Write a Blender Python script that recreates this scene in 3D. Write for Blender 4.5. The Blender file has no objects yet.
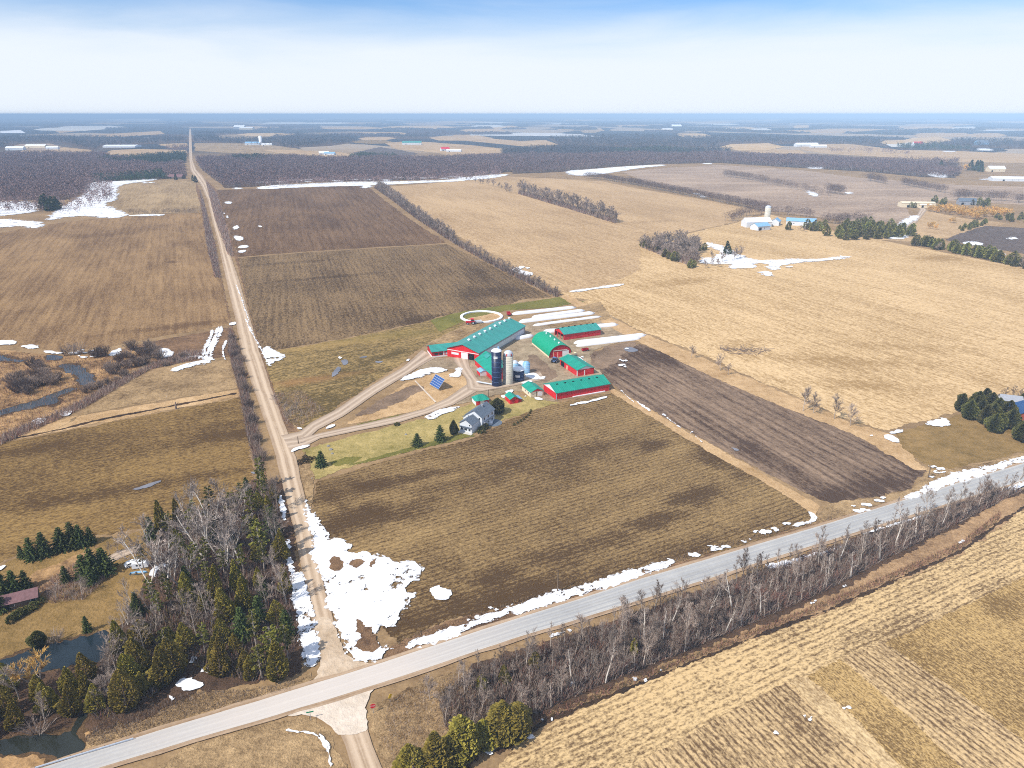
import bpy, math, random
import numpy as np
from mathutils import Vector, Matrix, noise
from mathutils.geometry import tessellate_polygon

R = random.Random(11)
scene = bpy.context.scene
COL = scene.collection
rad = math.radians

# ------------------------------------------------------------------ camera
F_PX, CAM_H, HORIZON = 700.0, 120.0, 114.0
PITCH = math.atan((384 - HORIZON) / F_PX)
CP, SP = math.cos(PITCH), math.sin(PITCH)

def G(px, py, z=0.0):
    """point of the plane at height z seen at this place of the photograph (survey helper)"""
    u, v = px - 512, py - 384
    dy, dz = F_PX * CP - v * SP, -F_PX * SP - v * CP
    t = (z - CAM_H) / dz
    return Vector((u * t, dy * t, z))

def S(py):
    """pixels per metre for things standing at image row py"""
    return (F_PX * SP + (py - 384) * CP) / CAM_H

cam_d = bpy.data.cameras.new('camera')
cam_d.sensor_width = 36.0
cam_d.lens = F_PX / 1024 * 36
cam_d.clip_start, cam_d.clip_end = 1.0, 400000.0
cam = bpy.data.objects.new('camera', cam_d)
cam.location = (0, 0, CAM_H)
cam.rotation_euler = (math.pi / 2 - PITCH, 0, 0)
COL.objects.link(cam)
scene.camera = cam

# grid directions of the survey: side road / main road
DIR_A = Vector((-322, F_PX * CP + 270 * SP, 0)).normalized()
DIR_B = Vector((1698, F_PX * CP + 270 * SP, 0)).normalized()
ANG_A = math.atan2(DIR_A.y, DIR_A.x)
ANG_B = math.atan2(DIR_B.y, DIR_B.x)

# ------------------------------------------------------------------ light
SUN_EL = rad(47)
saz = Vector((-0.78, -0.62)).normalized()
SUN = Vector((saz.x * math.cos(SUN_EL), saz.y * math.cos(SUN_EL), math.sin(SUN_EL)))
sd = bpy.data.lights.new('sun', 'SUN')
sd.energy = 4.4
sd.angle = rad(0.6)
sd.color = (1.0, 0.955, 0.88)
so = bpy.data.objects.new('sun', sd)
so.rotation_euler = (-SUN).to_track_quat('-Z', 'Y').to_euler()
so.location = (-300, -200, 400)
COL.objects.link(so)

scene.view_settings.view_transform = 'Standard'
scene.view_settings.look = 'None'
scene.view_settings.exposure = 0.25
scene.view_settings.gamma = 1.0
scene.cycles.use_denoising = False
scene.cycles.filter_width = 1.05
scene.cycles.max_bounces = 6
scene.cycles.diffuse_bounces = 3
scene.cycles.glossy_bounces = 3
scene.cycles.transmission_bounces = 2
scene.cycles.volume_bounces = 0
scene.cycles.transparent_max_bounces = 8

# ------------------------------------------------------------------ material kit
def lin(c):
    return tuple((x / 255 / 12.92) if x / 255 <= 0.04045 else ((x / 255 + 0.055) / 1.055) ** 2.4 for x in c)

def alb(c, k=1.12):
    """base colour of a ground whose sunlit look in the photo is about c"""
    return tuple(min(0.92, x / k) for x in lin(c)) + (1,)

class NT:
    def __init__(s, name, rough=0.9, spec=0.15):
        s.m = bpy.data.materials.new(name)
        s.m.use_nodes = True
        s.t = s.m.node_tree
        s.n, s.l = s.t.nodes, s.t.links
        s.b = s.n['Principled BSDF']
        s.b.inputs['Roughness'].default_value = rough
        s.b.inputs['Specular IOR Level'].default_value = spec
        s._geo = s._obj = None
    def node(s, typ, **kw):
        nd = s.n.new(typ)
        for k, v in kw.items():
            setattr(nd, k, v)
        return nd
    def put(s, sock, v):
        if hasattr(v, 'is_output'):
            s.l.new(v, sock)
        elif v is not None:
            sock.default_value = v
    def pos(s):
        if s._geo is None:
            s._geo = s.node('ShaderNodeNewGeometry').outputs['Position']
        return s._geo
    def obj(s):
        if s._obj is None:
            s._obj = s.node('ShaderNodeTexCoord').outputs['Object']
        return s._obj
    def uv(s):
        return s.node('ShaderNodeTexCoord').outputs['UV']
    def mapping(s, vec, ang=0.0, scale=(1, 1, 1), loc=(0, 0, 0)):
        # rotate into field axes, then scale
        r = s.node('ShaderNodeVectorRotate', rotation_type='Z_AXIS')
        s.put(r.inputs['Vector'], vec)
        r.inputs['Angle'].default_value = -ang
        m = s.node('ShaderNodeMapping')
        s.put(m.inputs['Vector'], r.outputs['Vector'])
        m.inputs['Scale'].default_value = scale
        m.inputs['Location'].default_value = loc
        return m.outputs['Vector']
    def noise(s, vec, scale=1.0, detail=3.0, rough=0.55, dist=0.0):
        nd = s.node('ShaderNodeTexNoise')
        s.put(nd.inputs['Vector'], vec)
        nd.inputs['Scale'].default_value = scale
        nd.inputs['Detail'].default_value = detail
        nd.inputs['Roughness'].default_value = rough
        nd.inputs['Distortion'].default_value = dist
        return nd.outputs['Fac']
    def ramp(s, fac, lo, hi, a=0.0, b=1.0):
        nd = s.node('ShaderNodeMapRange')
        nd.clamp = True
        s.put(nd.inputs['Value'], fac)
        nd.inputs['From Min'].default_value, nd.inputs['From Max'].default_value = lo, hi
        nd.inputs['To Min'].default_value, nd.inputs['To Max'].default_value = a, b
        return nd.outputs['Result']
    def math(s, op, a, b=0.0):
        nd = s.node('ShaderNodeMath', operation=op)
        s.put(nd.inputs[0], a)
        s.put(nd.inputs[1], b)
        return nd.outputs[0]
    def mix(s, fac, a, b, blend='MIX'):
        nd = s.node('ShaderNodeMix', data_type='RGBA', blend_type=blend)
        s.put(nd.inputs['Factor'], fac)
        s.put(nd.inputs['A'], a)
        s.put(nd.inputs['B'], b)
        return nd.outputs['Result']
    def blob(s, px, py, rx, ry, ang=0.0):
        """soft-edged spot of ground, radii in metres, along direction ang"""
        c = G(px, py)
        sub = s.node('ShaderNodeVectorMath', operation='SUBTRACT')
        s.put(sub.inputs[0], s.pos())
        sub.inputs[1].default_value = (c.x, c.y, 0)
        v = s.mapping(sub.outputs[0], ang, (1 / rx, 1 / ry, 0))
        ln = s.node('ShaderNodeVectorMath', operation='LENGTH')
        s.put(ln.inputs[0], v)
        w = s.math('ADD', ln.outputs['Value'], s.math('MULTIPLY', s.math('SUBTRACT', s.noise(s.pos(), 0.12, 4), 0.5), 1.6))
        return s.ramp(w, 0.25, 1.15, 1.0, 0.0)
    def bump(s, h, strength=0.5, dist=0.1):
        nd = s.node('ShaderNodeBump')
        nd.inputs['Strength'].default_value = strength
        nd.inputs['Distance'].default_value = dist
        s.put(nd.inputs['Height'], h)
        s.l.new(nd.outputs['Normal'], s.b.inputs['Normal'])
    def out(s, col):
        s.put(s.b.inputs['Base Color'], col)
        return s.m

def plain(name, c, rough=0.6, spec=0.3, var=0.10, scale=1.5, metal=0.0):
    """paint or weathered plain surface: slight mottling in object space"""
    t = NT(name, rough, spec)
    t.b.inputs['Metallic'].default_value = metal
    base = lin(c) + (1,)
    n = t.noise(t.obj(), scale, 4)
    return t.out(t.mix(t.ramp(n, 0.3, 0.7, 0, 1), tuple(x * (1 - var) for x in base[:3]) + (1,),
                       tuple(min(1, x * (1 + var)) for x in base[:3]) + (1,)))

def ribbed(name, c, pitch=0.6, axis='X', rough=0.45, spec=0.4, var=0.12):
    """ribbed sheet metal, ribs every pitch metres along object axis"""
    t = NT(name, rough, spec)
    sep = t.node('ShaderNodeSeparateXYZ')
    t.put(sep.inputs[0], t.obj())
    w = t.math('SINE', t.math('MULTIPLY', sep.outputs[axis], 2 * math.pi / pitch))
    rib = t.ramp(w, 0.6, 1.0, 0, 1)
    base = lin(c)
    n = t.noise(t.mapping(t.obj(), 0, (0.9, 0.15, 0.15) if axis == 'X' else (0.15, 0.9, 0.15)), 1.0, 4)
    col = t.mix(t.ramp(n, 0.3, 0.7), tuple(x * (1 - var) for x in base) + (1,), tuple(min(1, x * (1 + var)) for x in base) + (1,))
    col = t.mix(t.math('MULTIPLY', rib, 0.35), col, tuple(x * 0.55 for x in base) + (1,))
    t.bump(w, 0.4, 0.04)
    return t.out(col)

def field(name, dark, light, ang, row=1.5, patch=60, rowc=0.5, grain=0.9, bias=0.5, blobs=(), greens=(), spotc=None, rough=0.95, streak=0.02, k=1.12, crisp=1.35, line=None):
    """crop field: broad moisture patches, streaks along the rows, residue grain"""
    t = NT(name, rough, 0.05)
    P = t.pos()
    d, l_ = alb(dark, k), alb(light, k)
    big = t.noise(t.mapping(P, ang, (0.6 / patch, 1.3 / patch, 0)), 1.0, 5, 0.6, 0.4)
    rows = t.noise(t.mapping(P, ang, (streak, 1.0 / row, 0)), 1.0, 3, 0.7)
    rows2 = t.noise(t.mapping(P, ang, (streak * 0.35, 0.16 / row, 0)), 1.0, 3, 0.65)
    g = t.noise(t.mapping(P, ang, (grain * 0.6, grain * 1.3, 0)), 1.0, 3, 0.7)
    g2 = t.noise(P, 0.11, 5, 0.7)
    g3 = t.noise(t.mapping(P, ang, (grain * 1.5, grain * 2.2, 0)), 1.0, 2, 0.6)
    f = t.math('ADD', t.math('MULTIPLY', t.math('SUBTRACT', big, 0.5), 1.5), bias)
    f = t.math('ADD', f, t.math('MULTIPLY', t.ramp(rows, 0.34, 0.66, -0.5, 0.5), 0.85 * rowc))
    f = t.math('ADD', f, t.math('MULTIPLY', t.math('SUBTRACT', rows2, 0.5), 1.6 * rowc))
    f = t.math('ADD', f, t.math('MULTIPLY', t.ramp(g, 0.34, 0.66, -0.5, 0.5), 0.55 * crisp))
    f = t.math('ADD', f, t.math('MULTIPLY', t.ramp(g3, 0.3, 0.7, -0.5, 0.5), 0.6 * crisp))
    f = t.math('ADD', f, t.math('MULTIPLY', t.math('SUBTRACT', g2, 0.5), 0.7))
    if line:
        sp_ = t.node('ShaderNodeSeparateXYZ')
        t.put(sp_.inputs[0], t.mapping(P, ang))
        wav = t.math('ADD', t.math('DIVIDE', sp_.outputs['Y'], line[0]), t.math('MULTIPLY', t.noise(P, 0.05, 3, .6), 1.1))
        sn = t.math('SINE', t.math('MULTIPLY', wav, 2 * math.pi))
        msk = t.ramp(t.noise(t.mapping(P, ang, (0.035, 0.16, 0)), 1.0, 4, .7), 0.30, 0.60, 0.4, 1.0)
        f = t.math('SUBTRACT', f, t.math('MULTIPLY', t.math('MULTIPLY', t.ramp(sn, 0.05, 0.95), msk), line[1]))
        f = t.math('ADD', f, 0.2 * line[1])
    for bl in blobs:
        w = bl[5] if len(bl) > 5 else 0.45
        f = t.math('SUBTRACT', f, t.math('MULTIPLY', t.blob(*bl[:5]), w))
    col = t.mix(t.ramp(f, 0.0, 1.0), d, l_)
    for gb in greens:
        col = t.mix(t.math('MULTIPLY', t.blob(*gb[:5]), gb[5]), col, alb(gb[6], k))
    t.bump(t.math('ADD', rows, g), 0.35, 0.25)
    return t.out(col)

# ------------------------------------------------------------------ object kit
def tag(o, label=None, cat=None, group=None, kind=None):
    if label: o['label'] = label
    if cat: o['category'] = cat
    if group: o['group'] = group
    if kind: o['kind'] = kind
    return o

class MB:
    def __init__(s):
        s.v, s.f, s.mi, s.uvs = [], [], [], []
    def add(s, vs, fs, mi=0):
        o = len(s.v)
        s.v += [tuple(x) for x in vs]
        s.f += [tuple(i + o for i in f) for f in fs]
        s.mi += [mi] * len(fs)
        return s
    def box(s, x0, x1, y0, y1, z0, z1, mi=0):
        return s.add([(x0, y0, z0), (x1, y0, z0), (x1, y1, z0), (x0, y1, z0), (x0, y0, z1), (x1, y0, z1), (x1, y1, z1), (x0, y1, z1)],
                     [(0, 3, 2, 1), (4, 5, 6, 7), (0, 1, 5, 4), (1, 2, 6, 5), (2, 3, 7, 6), (3, 0, 4, 7)], mi)
    def slab(s, quad, th):
        """solid plate from four corners, thickened downwards"""
        q = [Vector(p) for p in quad]
        n = (q[1] - q[0]).cross(q[2] - q[0]).normalized()
        if n.z < 0: n = -n
        lo = [p - n * th for p in q]
        return s.add(q + lo, [(0, 1, 2, 3), (7, 6, 5, 4), (0, 4, 5, 1), (1, 5, 6, 2), (2, 6, 7, 3), (3, 7, 4, 0)])
    def tube(s, p0, p1, r0, r1, n=5, caps=True, mi=0):
        p0, p1 = Vector(p0), Vector(p1)
        d = (p1 - p0).normalized()
        a = d.orthogonal().normalized()
        b = d.cross(a)
        vs = []
        for p, r in ((p0, r0), (p1, r1)):
            for i in range(n):
                t = 2 * math.pi * i / n
                vs.append(p + (a * math.cos(t) + b * math.sin(t)) * r)
        fs = [(i, (i + 1) % n, n + (i + 1) % n, n + i) for i in range(n)]
        if caps:
            fs += [tuple(range(n - 1, -1, -1)), tuple(range(n, 2 * n))]
        return s.add(vs, fs, mi)
    def lathe(s, prof, n=20, mi=0, c=(0, 0)):
        vs, fs = [], []
        for r, z in prof:
            for i in range(n):
                t = 2 * math.pi * i / n
                vs.append((c[0] + r * math.cos(t), c[1] + r * math.sin(t), z))
        for j in range(len(prof) - 1):
            for i in range(n):
                fs.append((j * n + i, j * n + (i + 1) % n, (j + 1) * n + (i + 1) % n, (j + 1) * n + i))
        fs.append(tuple(range((len(prof) - 1) * n, len(prof) * n)))
        return s.add(vs, fs, mi)
    def mesh(s, name, mats):
        me = bpy.data.meshes.new(name)
        me.from_pydata(s.v, [], s.f)
        for m in (mats if isinstance(mats, (list, tuple)) else [mats]):
            me.materials.append(m)
        if any(s.mi):
            me.polygons.foreach_set('material_index', s.mi)
        me.update()
        return me
    def build(s, name, mats, parent=None, smooth=False):
        me = s.mesh(name, mats)
        if smooth:
            me.polygons.foreach_set('use_smooth', [True] * len(me.polygons))
        o = bpy.data.objects.new(name, me)
        COL.objects.link(o)
        if parent is not None: o.parent = parent
        return o

def fast_mesh(name, verts, tris, mats, mi=None):
    """large triangle mesh straight from arrays"""
    verts = np.asarray(verts, dtype=np.float32)
    tris = np.asarray(tris, dtype=np.int32)
    me = bpy.data.meshes.new(name)
    me.vertices.add(len(verts))
    me.vertices.foreach_set('co', verts.ravel())
    me.loops.add(tris.size)
    me.loops.foreach_set('vertex_index', tris.ravel())
    me.polygons.add(len(tris))
    me.polygons.foreach_set('loop_start', np.arange(0, tris.size, 3, dtype=np.int32))
    me.polygons.foreach_set('loop_total', np.full(len(tris), 3, dtype=np.int32))
    for m in mats: me.materials.append(m)
    if mi is not None:
        me.polygons.foreach_set('material_index', np.asarray(mi, dtype=np.int32))
    me.update(calc_edges=True)
    return me

def link(name, me, parent=None):
    o = bpy.data.objects.new(name, me)
    COL.objects.link(o)
    if parent is not None: o.parent = parent
    return o

def empty(name, loc=(0, 0, 0), rz=0.0):
    o = bpy.data.objects.new(name, None)
    o.location, o.rotation_euler = loc, (0, 0, rz)
    o.empty_display_size = 0.5
    COL.objects.link(o)
    return o

def thing(name, label, cat, loc=(0, 0, 0), rz=0.0, group=None):
    return tag(empty(name, loc, rz), label, cat, group)

KIDS = {}
def copy_tree(o, parent=None):
    c = o.copy()
    COL.objects.link(c)
    if parent is not None: c.parent = parent
    for ch in o.children: copy_tree(ch, c)
    return c

# ------------------------------------------------------------------ ground sheets
def outline(px, jit=0.0, step=None, freq=None, seed=0.0, grow=0.0):
    """polygon traced on the ground, its edges subdivided and roughened (metres)"""
    pts = [G(x, max(y, HORIZON + 2.0)) for x, y in px]
    if not jit:
        return [p.to_2d() for p in pts]
    out = []
    n = len(pts)
    sg = 1.0 if sum(pts[i - 1].x * pts[i].y - pts[i].x * pts[i - 1].y for i in range(n)) > 0 else -1.0
    for i in range(n):
        a, b = pts[i], pts[(i + 1) % n]
        L = (b - a).length
        dist = max(150.0, min(a.y, b.y))
        st = step or max(0.5, dist * 0.0035)
        k = max(1, min(160, int(L / st)))
        nrm = Vector((-(b - a).y, (b - a).x, 0)).normalized() if L > 1e-6 else Vector((1, 0, 0))
        for j in range(k):
            p = a.lerp(b, j / k)
            f = freq or 0.25 / max(jit, 0.3)
            q = Vector((p.x * f, p.y * f, seed))
            o = noise.noise(q * 0.45) + 0.9 * noise.noise(q) + 0.75 * noise.noise(q * 2.3) + 0.6 * noise.noise(q * 5.1) + 0.5 * noise.noise(q * 11.3)
            w = 1.0
            out.append((p + nrm * (o * jit * w - sg * grow)).to_2d())
    return out

SHEETS = {}
def sheet(name, px, z, mat, jit=0.0, step=None, freq=None, kind='structure', label=None, cat=None, soft=0, fringe=None):
    SHEETS[z] = SHEETS.get(z, 0) + 1
    zz = z + 0.0015 * SHEETS[z]
    polys = px if isinstance(px[0][0], (list, tuple)) else [px]
    if soft:
        for _ in range(soft):
            polys = [[(a[0] * k + b[0] * (1 - k), a[1] * k + b[1] * (1 - k)) for a, b in zip(pl, pl[1:] + pl[:1]) for k in (.75, .25)] for pl in polys]
    mb = MB()
    for i, pl in enumerate(polys):
        o = outline(pl, jit, step, freq, 7.3 * i + 3.1 * SHEETS[z])
        v3 = [Vector((p.x, p.y, 0)) for p in o]
        tri = tessellate_polygon([v3])
        fs = []
        for t in tri:
            a, b, c = (v3[j] for j in t)
            fs.append(t if (b - a).cross(c - a).z > 0 else t[::-1])
        mb.add([(p.x, p.y, zz + .0021 * i) for p in o], fs)
        if fringe and abs(sum(o[q - 1].x * o[q].y - o[q].x * o[q - 1].y for q in range(len(o)))) > 70:
            o = outline(pl, jit * 1.3, step, freq, 7.3 * i + 3.1 * SHEETS[z] + .4, fringe[0])
            v3 = [Vector((p.x, p.y, 0)) for p in o]
            fs = []
            for t in tessellate_polygon([v3]):
                a, b, c = (v3[j] for j in t)
                fs.append(t if (b - a).cross(c - a).z > 0 else t[::-1])
            mb.add([(p.x, p.y, zz - .06 + .0017 * i) for p in o], fs, 1)
    ob = mb.build(name, [mat, fringe[1]] if fringe else mat)
    tag(ob, label, cat, None, kind)
    return ob

def band(name, left, right, z, mat, ext0=0.0, ext1=0.0, step=4.0, wob=0.0):
    """road or track between two traced edges; UV: x across 0..1, y metres along"""
    Lp = [G(*p) for p in left]
    Rp = [G(*p) for p in right]
    if ext0:
        Lp.insert(0, Lp[0] + (Lp[0] - Lp[1]).normalized() * ext0)
        Rp.insert(0, Rp[0] + (Rp[0] - Rp[1]).normalized() * ext0)
    if ext1:
        Lp.append(Lp[-1] + (Lp[-1] - Lp[-2]).normalized() * ext1)
        Rp.append(Rp[-1] + (Rp[-1] - Rp[-2]).normalized() * ext1)
    vs, uv = [], []
    acc = 0.0
    rows = []
    for i in range(len(Lp) - 1):
        ln = (Lp[i + 1] - Lp[i]).length
        k = max(1, int(ln / step))
        for j in range(k):
            rows.append((Lp[i].lerp(Lp[i + 1], j / k), Rp[i].lerp(Rp[i + 1], j / k), acc + ln * j / k))
        acc += ln
    rows.append((Lp[-1], Rp[-1], acc))
    NC = 4
    mb = MB()
    uvs = []
    for a, b, s_ in rows:
        w0 = noise.noise(Vector((s_ * 0.13, 1.7, z))) * wob + noise.noise(Vector((s_ * 0.5, 4.7, z))) * wob * .5
        w1 = noise.noise(Vector((s_ * 0.13, 9.7, z))) * wob + noise.noise(Vector((s_ * 0.5, 6.1, z))) * wob * .5
        d = (b - a).normalized() if (b - a).length > 1e-6 else Vector((1, 0, 0))
        a2, b2 = a + d * w0, b + d * w1
        for c in range(NC + 1):
            p = a2.lerp(b2, c / NC)
            vs.append((p.x, p.y, z))
            uvs.append((c / NC, s_))
    fs = []
    for r in range(len(rows) - 1):
        for c in range(NC):
            i = r * (NC + 1) + c
            fs.append((i, i + 1, i + NC + 2, i + NC + 1))
    mb.add(vs, fs)
    ob = mb.build(name, mat)
    me = ob.data
    lay = me.uv_layers.new(name='UVMap')
    for lp in me.loops:
        lay.data[lp.index].uv = uvs[lp.vertex_index]
    # faces upward
    if me.polygons[0].normal.z < 0:
        me.flip_normals()
    tag(ob, kind='structure')
    return ob

# ------------------------------------------------------------------ sky
world = bpy.data.worlds.new('World')
scene.world = world
world.use_nodes = True
wn, wl = world.node_tree.nodes, world.node_tree.links
bg = wn['Background']
bg.inputs['Strength'].default_value = 0.1
sky = wn.new('ShaderNodeTexSky')
sky.sky_type = 'NISHITA'
sky.sun_disc = False
sky.sun_elevation = SUN_EL
sky.sun_rotation = math.atan2(SUN.x, SUN.y)
sky.altitude = 300
sky.air_density = 1.0
sky.dust_density = 0.6
sky.ozone_density = 2.0
# thin veil of cloud, denser towards the horizon as one looks through more of it
tc = wn.new('ShaderNodeTexCoord')
sep = wn.new('ShaderNodeSeparateXYZ')
wl.new(tc.outputs['Generated'], sep.inputs[0])
def wmath(op, a, b=0.0):
    nd = wn.new('ShaderNodeMath')
    nd.operation = op
    for i, v in enumerate((a, b)):
        if hasattr(v, 'is_output'): wl.new(v, nd.inputs[i])
        else: nd.inputs[i].default_value = v
    return nd.outputs[0]
wm = wn.new('ShaderNodeMapping')
wl.new(tc.outputs['Generated'], wm.inputs['Vector'])
wm.inputs['Scale'].default_value = (2.0, 2.0, 14.0)
wm.inputs['Rotation'].default_value = (0.0, 0.10, 0.3)
wnoise = wn.new('ShaderNodeTexNoise')
wl.new(wm.outputs[0], wnoise.inputs['Vector'])
wnoise.inputs['Scale'].default_value = 2.0
wnoise.inputs['Detail'].default_value = 7.0
wnoise.inputs['Roughness'].default_value = 0.55
wnoise.inputs['Distortion'].default_value = 0.4
el = sep.outputs['Z']
tilt = wmath('ADD', el, wmath('MULTIPLY', sep.outputs['X'], 0.004))
veil = wmath('SUBTRACT', 1.0, wmath('DIVIDE', tilt, 0.135))          # 1 at horizon, 0 at about 8 degrees
cl = wmath('ADD', veil, wmath('MULTIPLY', wmath('SUBTRACT', wnoise.outputs['Fac'], 0.5), 0.42))
cr = wn.new('ShaderNodeMapRange')
cr.interpolation_type = 'SMOOTHSTEP'
wl.new(cl, cr.inputs['Value'])
cr.inputs['From Min'].default_value = -0.12
cr.inputs['From Max'].default_value = 0.58
cr.inputs['To Min'].default_value = 0.0
cr.inputs['To Max'].default_value = 0.97
hi = wn.new('ShaderNodeMapRange')  # unseen high cloud added overhead to give whiter fill light
hi.interpolation_type = 'SMOOTHSTEP'
wl.new(el, hi.inputs['Value'])
hi.inputs['From Min'].default_value = 0.16
hi.inputs['From Max'].default_value = 0.45
hi.inputs['To Min'].default_value = 0.0
hi.inputs['To Max'].default_value = 0.5
cover = wmath('MAXIMUM', cr.outputs[0], hi.outputs[0])
wmix = wn.new('ShaderNodeMix')
wmix.data_type = 'RGBA'
wl.new(cover, wmix.inputs['Factor'])
tint = wn.new('ShaderNodeMix')
tint.data_type = 'RGBA'
tint.blend_type = 'MULTIPLY'
tint.inputs['Factor'].default_value = 1.0
wl.new(sky.outputs['Color'], tint.inputs['A'])
tint.inputs['B'].default_value = (0.64, 0.90, 1.25, 1)
wl.new(tint.outputs['Result'], wmix.inputs['A'])
wmix.inputs['B'].default_value = (7.5, 8.05, 8.8, 1)
wl.new(wmix.outputs['Result'], bg.inputs['Color'])

# ------------------------------------------------------------------ ground materials
def ground_mat():
    t = NT('dry_grass_ground', 0.95, 0.05)
    P = t.pos()
    n1 = t.noise(P, 0.025, 6, 0.65)
    n2 = t.noise(P, 0.35, 5, 0.75)
    n3 = t.noise(P, 1.6, 3, 0.7)
    f = t.math('ADD', t.math('MULTIPLY', n1, 0.9), t.math('ADD', t.math('MULTIPLY', n2, 0.9), t.math('MULTIPLY', n3, 0.5)))
    near = t.mix(t.ramp(f, 0.75, 1.55), alb((98, 76, 54)), alb((186, 154, 112)))
    # far country: patchwork of woods, stubble, bare and pale fields
    v = t.node('ShaderNodeTexVoronoi', voronoi_dimensions='2D')
    warp = t.node('ShaderNodeTexNoise')
    t.put(warp.inputs['Vector'], P); warp.inputs['Scale'].default_value = 0.004
    off = t.node('ShaderNodeVectorMath', operation='SCALE')
    t.put(off.inputs[0], warp.outputs['Color']); off.inputs['Scale'].default_value = 180.0
    addv = t.node('ShaderNodeVectorMath', operation='ADD')
    t.put(addv.inputs[0], P); t.put(addv.inputs[1], off.outputs[0])
    t.put(v.inputs['Vector'], t.mapping(addv.outputs[0], ANG_A, (1 / 900, 1 / 620, 1)))
    v.inputs['Scale'].default_value = 1.0
    sepc = t.node('ShaderNodeSeparateColor'); t.put(sepc.inputs[0], v.outputs['Color'])
    r = t.node('ShaderNodeValToRGB')
    r.color_ramp.interpolation = 'CONSTANT'
    els = r.color_ramp.elements
    els[0].position, els[0].color = 0.0, (0.035, 0.032, 0.034, 1)
    els[1].position, els[1].color = 0.60, (0.12, 0.085, 0.06, 1)
    for p_, c_ in ((0.70, (0.25, 0.18, 0.12, 1)), (0.80, (0.42, 0.32, 0.22, 1)), (0.945, (0.62, 0.60, 0.58, 1)), (0.975, (0.05, 0.055, 0.04, 1))):
        e = els.new(p_); e.color = c_
    t.put(r.inputs['Fac'], sepc.outputs[0])
    fn = t.noise(P, 0.02, 4, 0.7)
    far = t.mix(t.ramp(fn, 0.3, 0.7, 0, 0.4), r.outputs['Color'], (0.05, 0.044, 0.042, 1))
    ln = t.node('ShaderNodeVectorMath', operation='LENGTH'); t.put(ln.inputs[0], P)
    return t.out(t.mix(t.ramp(ln.outputs['Value'], 2300, 2900), near, far))

def verge_mat(name, a, b, scale=0.5):
    t = NT(name, 0.95, 0.05)
    P = t.pos()
    n1 = t.noise(P, 0.06, 5, 0.65)
    n2 = t.noise(P, scale, 5, 0.75)
    n3 = t.noise(P, scale * 5, 3, 0.7)
    f = t.math('ADD', t.math('MULTIPLY', n1, 0.9), t.math('ADD', t.math('MULTIPLY', n2, 0.9), t.math('MULTIPLY', n3, 0.6)))
    t.bump(t.math('ADD', n2, n3), 0.8, 0.5)
    return t.out(t.mix(t.ramp(f, 0.92, 1.48), alb(a), alb(b)))

def gravel_mat(name, base, dark, ruts=True, wet=0.5):
    t = NT(name, 0.95, 0.1)
    UV = t.uv()
    sx = t.node('ShaderNodeSeparateXYZ'); t.put(sx.inputs[0], UV)
    long_n = t.noise(t.mapping(UV, 0, (9, 0.012, 0)), 1.0, 3, 0.6)
    mott = t.noise(t.pos(), 0.12, 5, 0.65)
    fine = t.noise(t.pos(), 1.3, 4, 0.75)
    f = t.math('ADD', t.math('MULTIPLY', long_n, 0.9), t.math('ADD', t.math('MULTIPLY', mott, 0.6), t.math('MULTIPLY', fine, 0.5)))
    col = t.mix(t.ramp(f, 0.72, 1.28), alb(dark), alb(base))
    if ruts:
        # two worn wheel paths, paler, and darker loose edges
        x = sx.outputs['X']
        wv = t.math('ABSOLUTE', t.math('SUBTRACT', t.math('ABSOLUTE', t.math('SUBTRACT', x, 0.5)), 0.2))
        col = t.mix(t.ramp(t.math('ADD', wv, t.math('MULTIPLY', t.math('SUBTRACT', mott, 0.5), 0.12)), 0.03, 0.13, 0.55, 0.0), col, alb(tuple(min(255, c + 22) for c in base)))
        e = t.math('ABSOLUTE', t.math('SUBTRACT', x, 0.5))
        col = t.mix(t.ramp(t.math('ADD', e, t.math('MULTIPLY', t.math('SUBTRACT', fine, 0.5), 0.16)), 0.38, 0.5, 0.0, 0.6), col, alb(dark))
    t.bump(fine, 0.4, 0.1)
    return t.out(col)

def asphalt_mat():
    t = NT('worn_asphalt', 0.85, 0.2)
    UV = t.uv()
    sx = t.node('ShaderNodeSeparateXYZ'); t.put(sx.inputs[0], UV)
    x = sx.outputs['X']
    mott = t.noise(t.pos(), 0.1, 5, 0.6)
    fine = t.noise(t.pos(), 1.5, 4, 0.7)
    lng = t.noise(t.mapping(UV, 0, (14, 0.01, 0)), 1.0, 4, 0.65)
    f = t.math('ADD', t.math('MULTIPLY', lng, 1.0), t.math('ADD', t.math('MULTIPLY', mott, 0.5), t.math('MULTIPLY', fine, 0.4)))
    col = t.mix(t.ramp(f, 0.68, 1.25), alb((152, 150, 147)), alb((198, 195, 189)))
    # four wheel paths swept to the bare grey surface, salty dust between
    wv = t.math('ABSOLUTE', t.math('SUBTRACT', t.math('ABSOLUTE', t.math('SUBTRACT', t.math('ABSOLUTE', t.math('SUBTRACT', x, 0.5)), 0.22)), 0.11))
    col = t.mix(t.ramp(t.math('ADD', wv, t.math('MULTIPLY', t.math('SUBTRACT', mott, 0.5), 0.05)), 0.015, 0.06, 0.55, 0.0), col, alb((158, 158, 160)))
    # sanded crossing: lighter dusty stretch near the corner
    c = G(330, 700)
    d = t.node('ShaderNodeVectorMath', operation='DISTANCE'); t.put(d.inputs[0], t.pos()); d.inputs[1].default_value = c
    dust = t.ramp(t.math('ADD', d.outputs['Value'], t.math('MULTIPLY', t.math('SUBTRACT', mott, 0.5), 30)), 12, 55, 0.65, 0.0)
    col = t.mix(dust, col, alb((222, 208, 194)))
    e = t.math('ABSOLUTE', t.math('SUBTRACT', x, 0.5))
    col = t.mix(t.ramp(t.math('ADD', e, t.math('MULTIPLY', t.math('SUBTRACT', fine, 0.5), 0.06)), 0.43, 0.49, 0.0, 0.55), col, alb((208, 198, 186)))
    return t.out(col)

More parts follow.
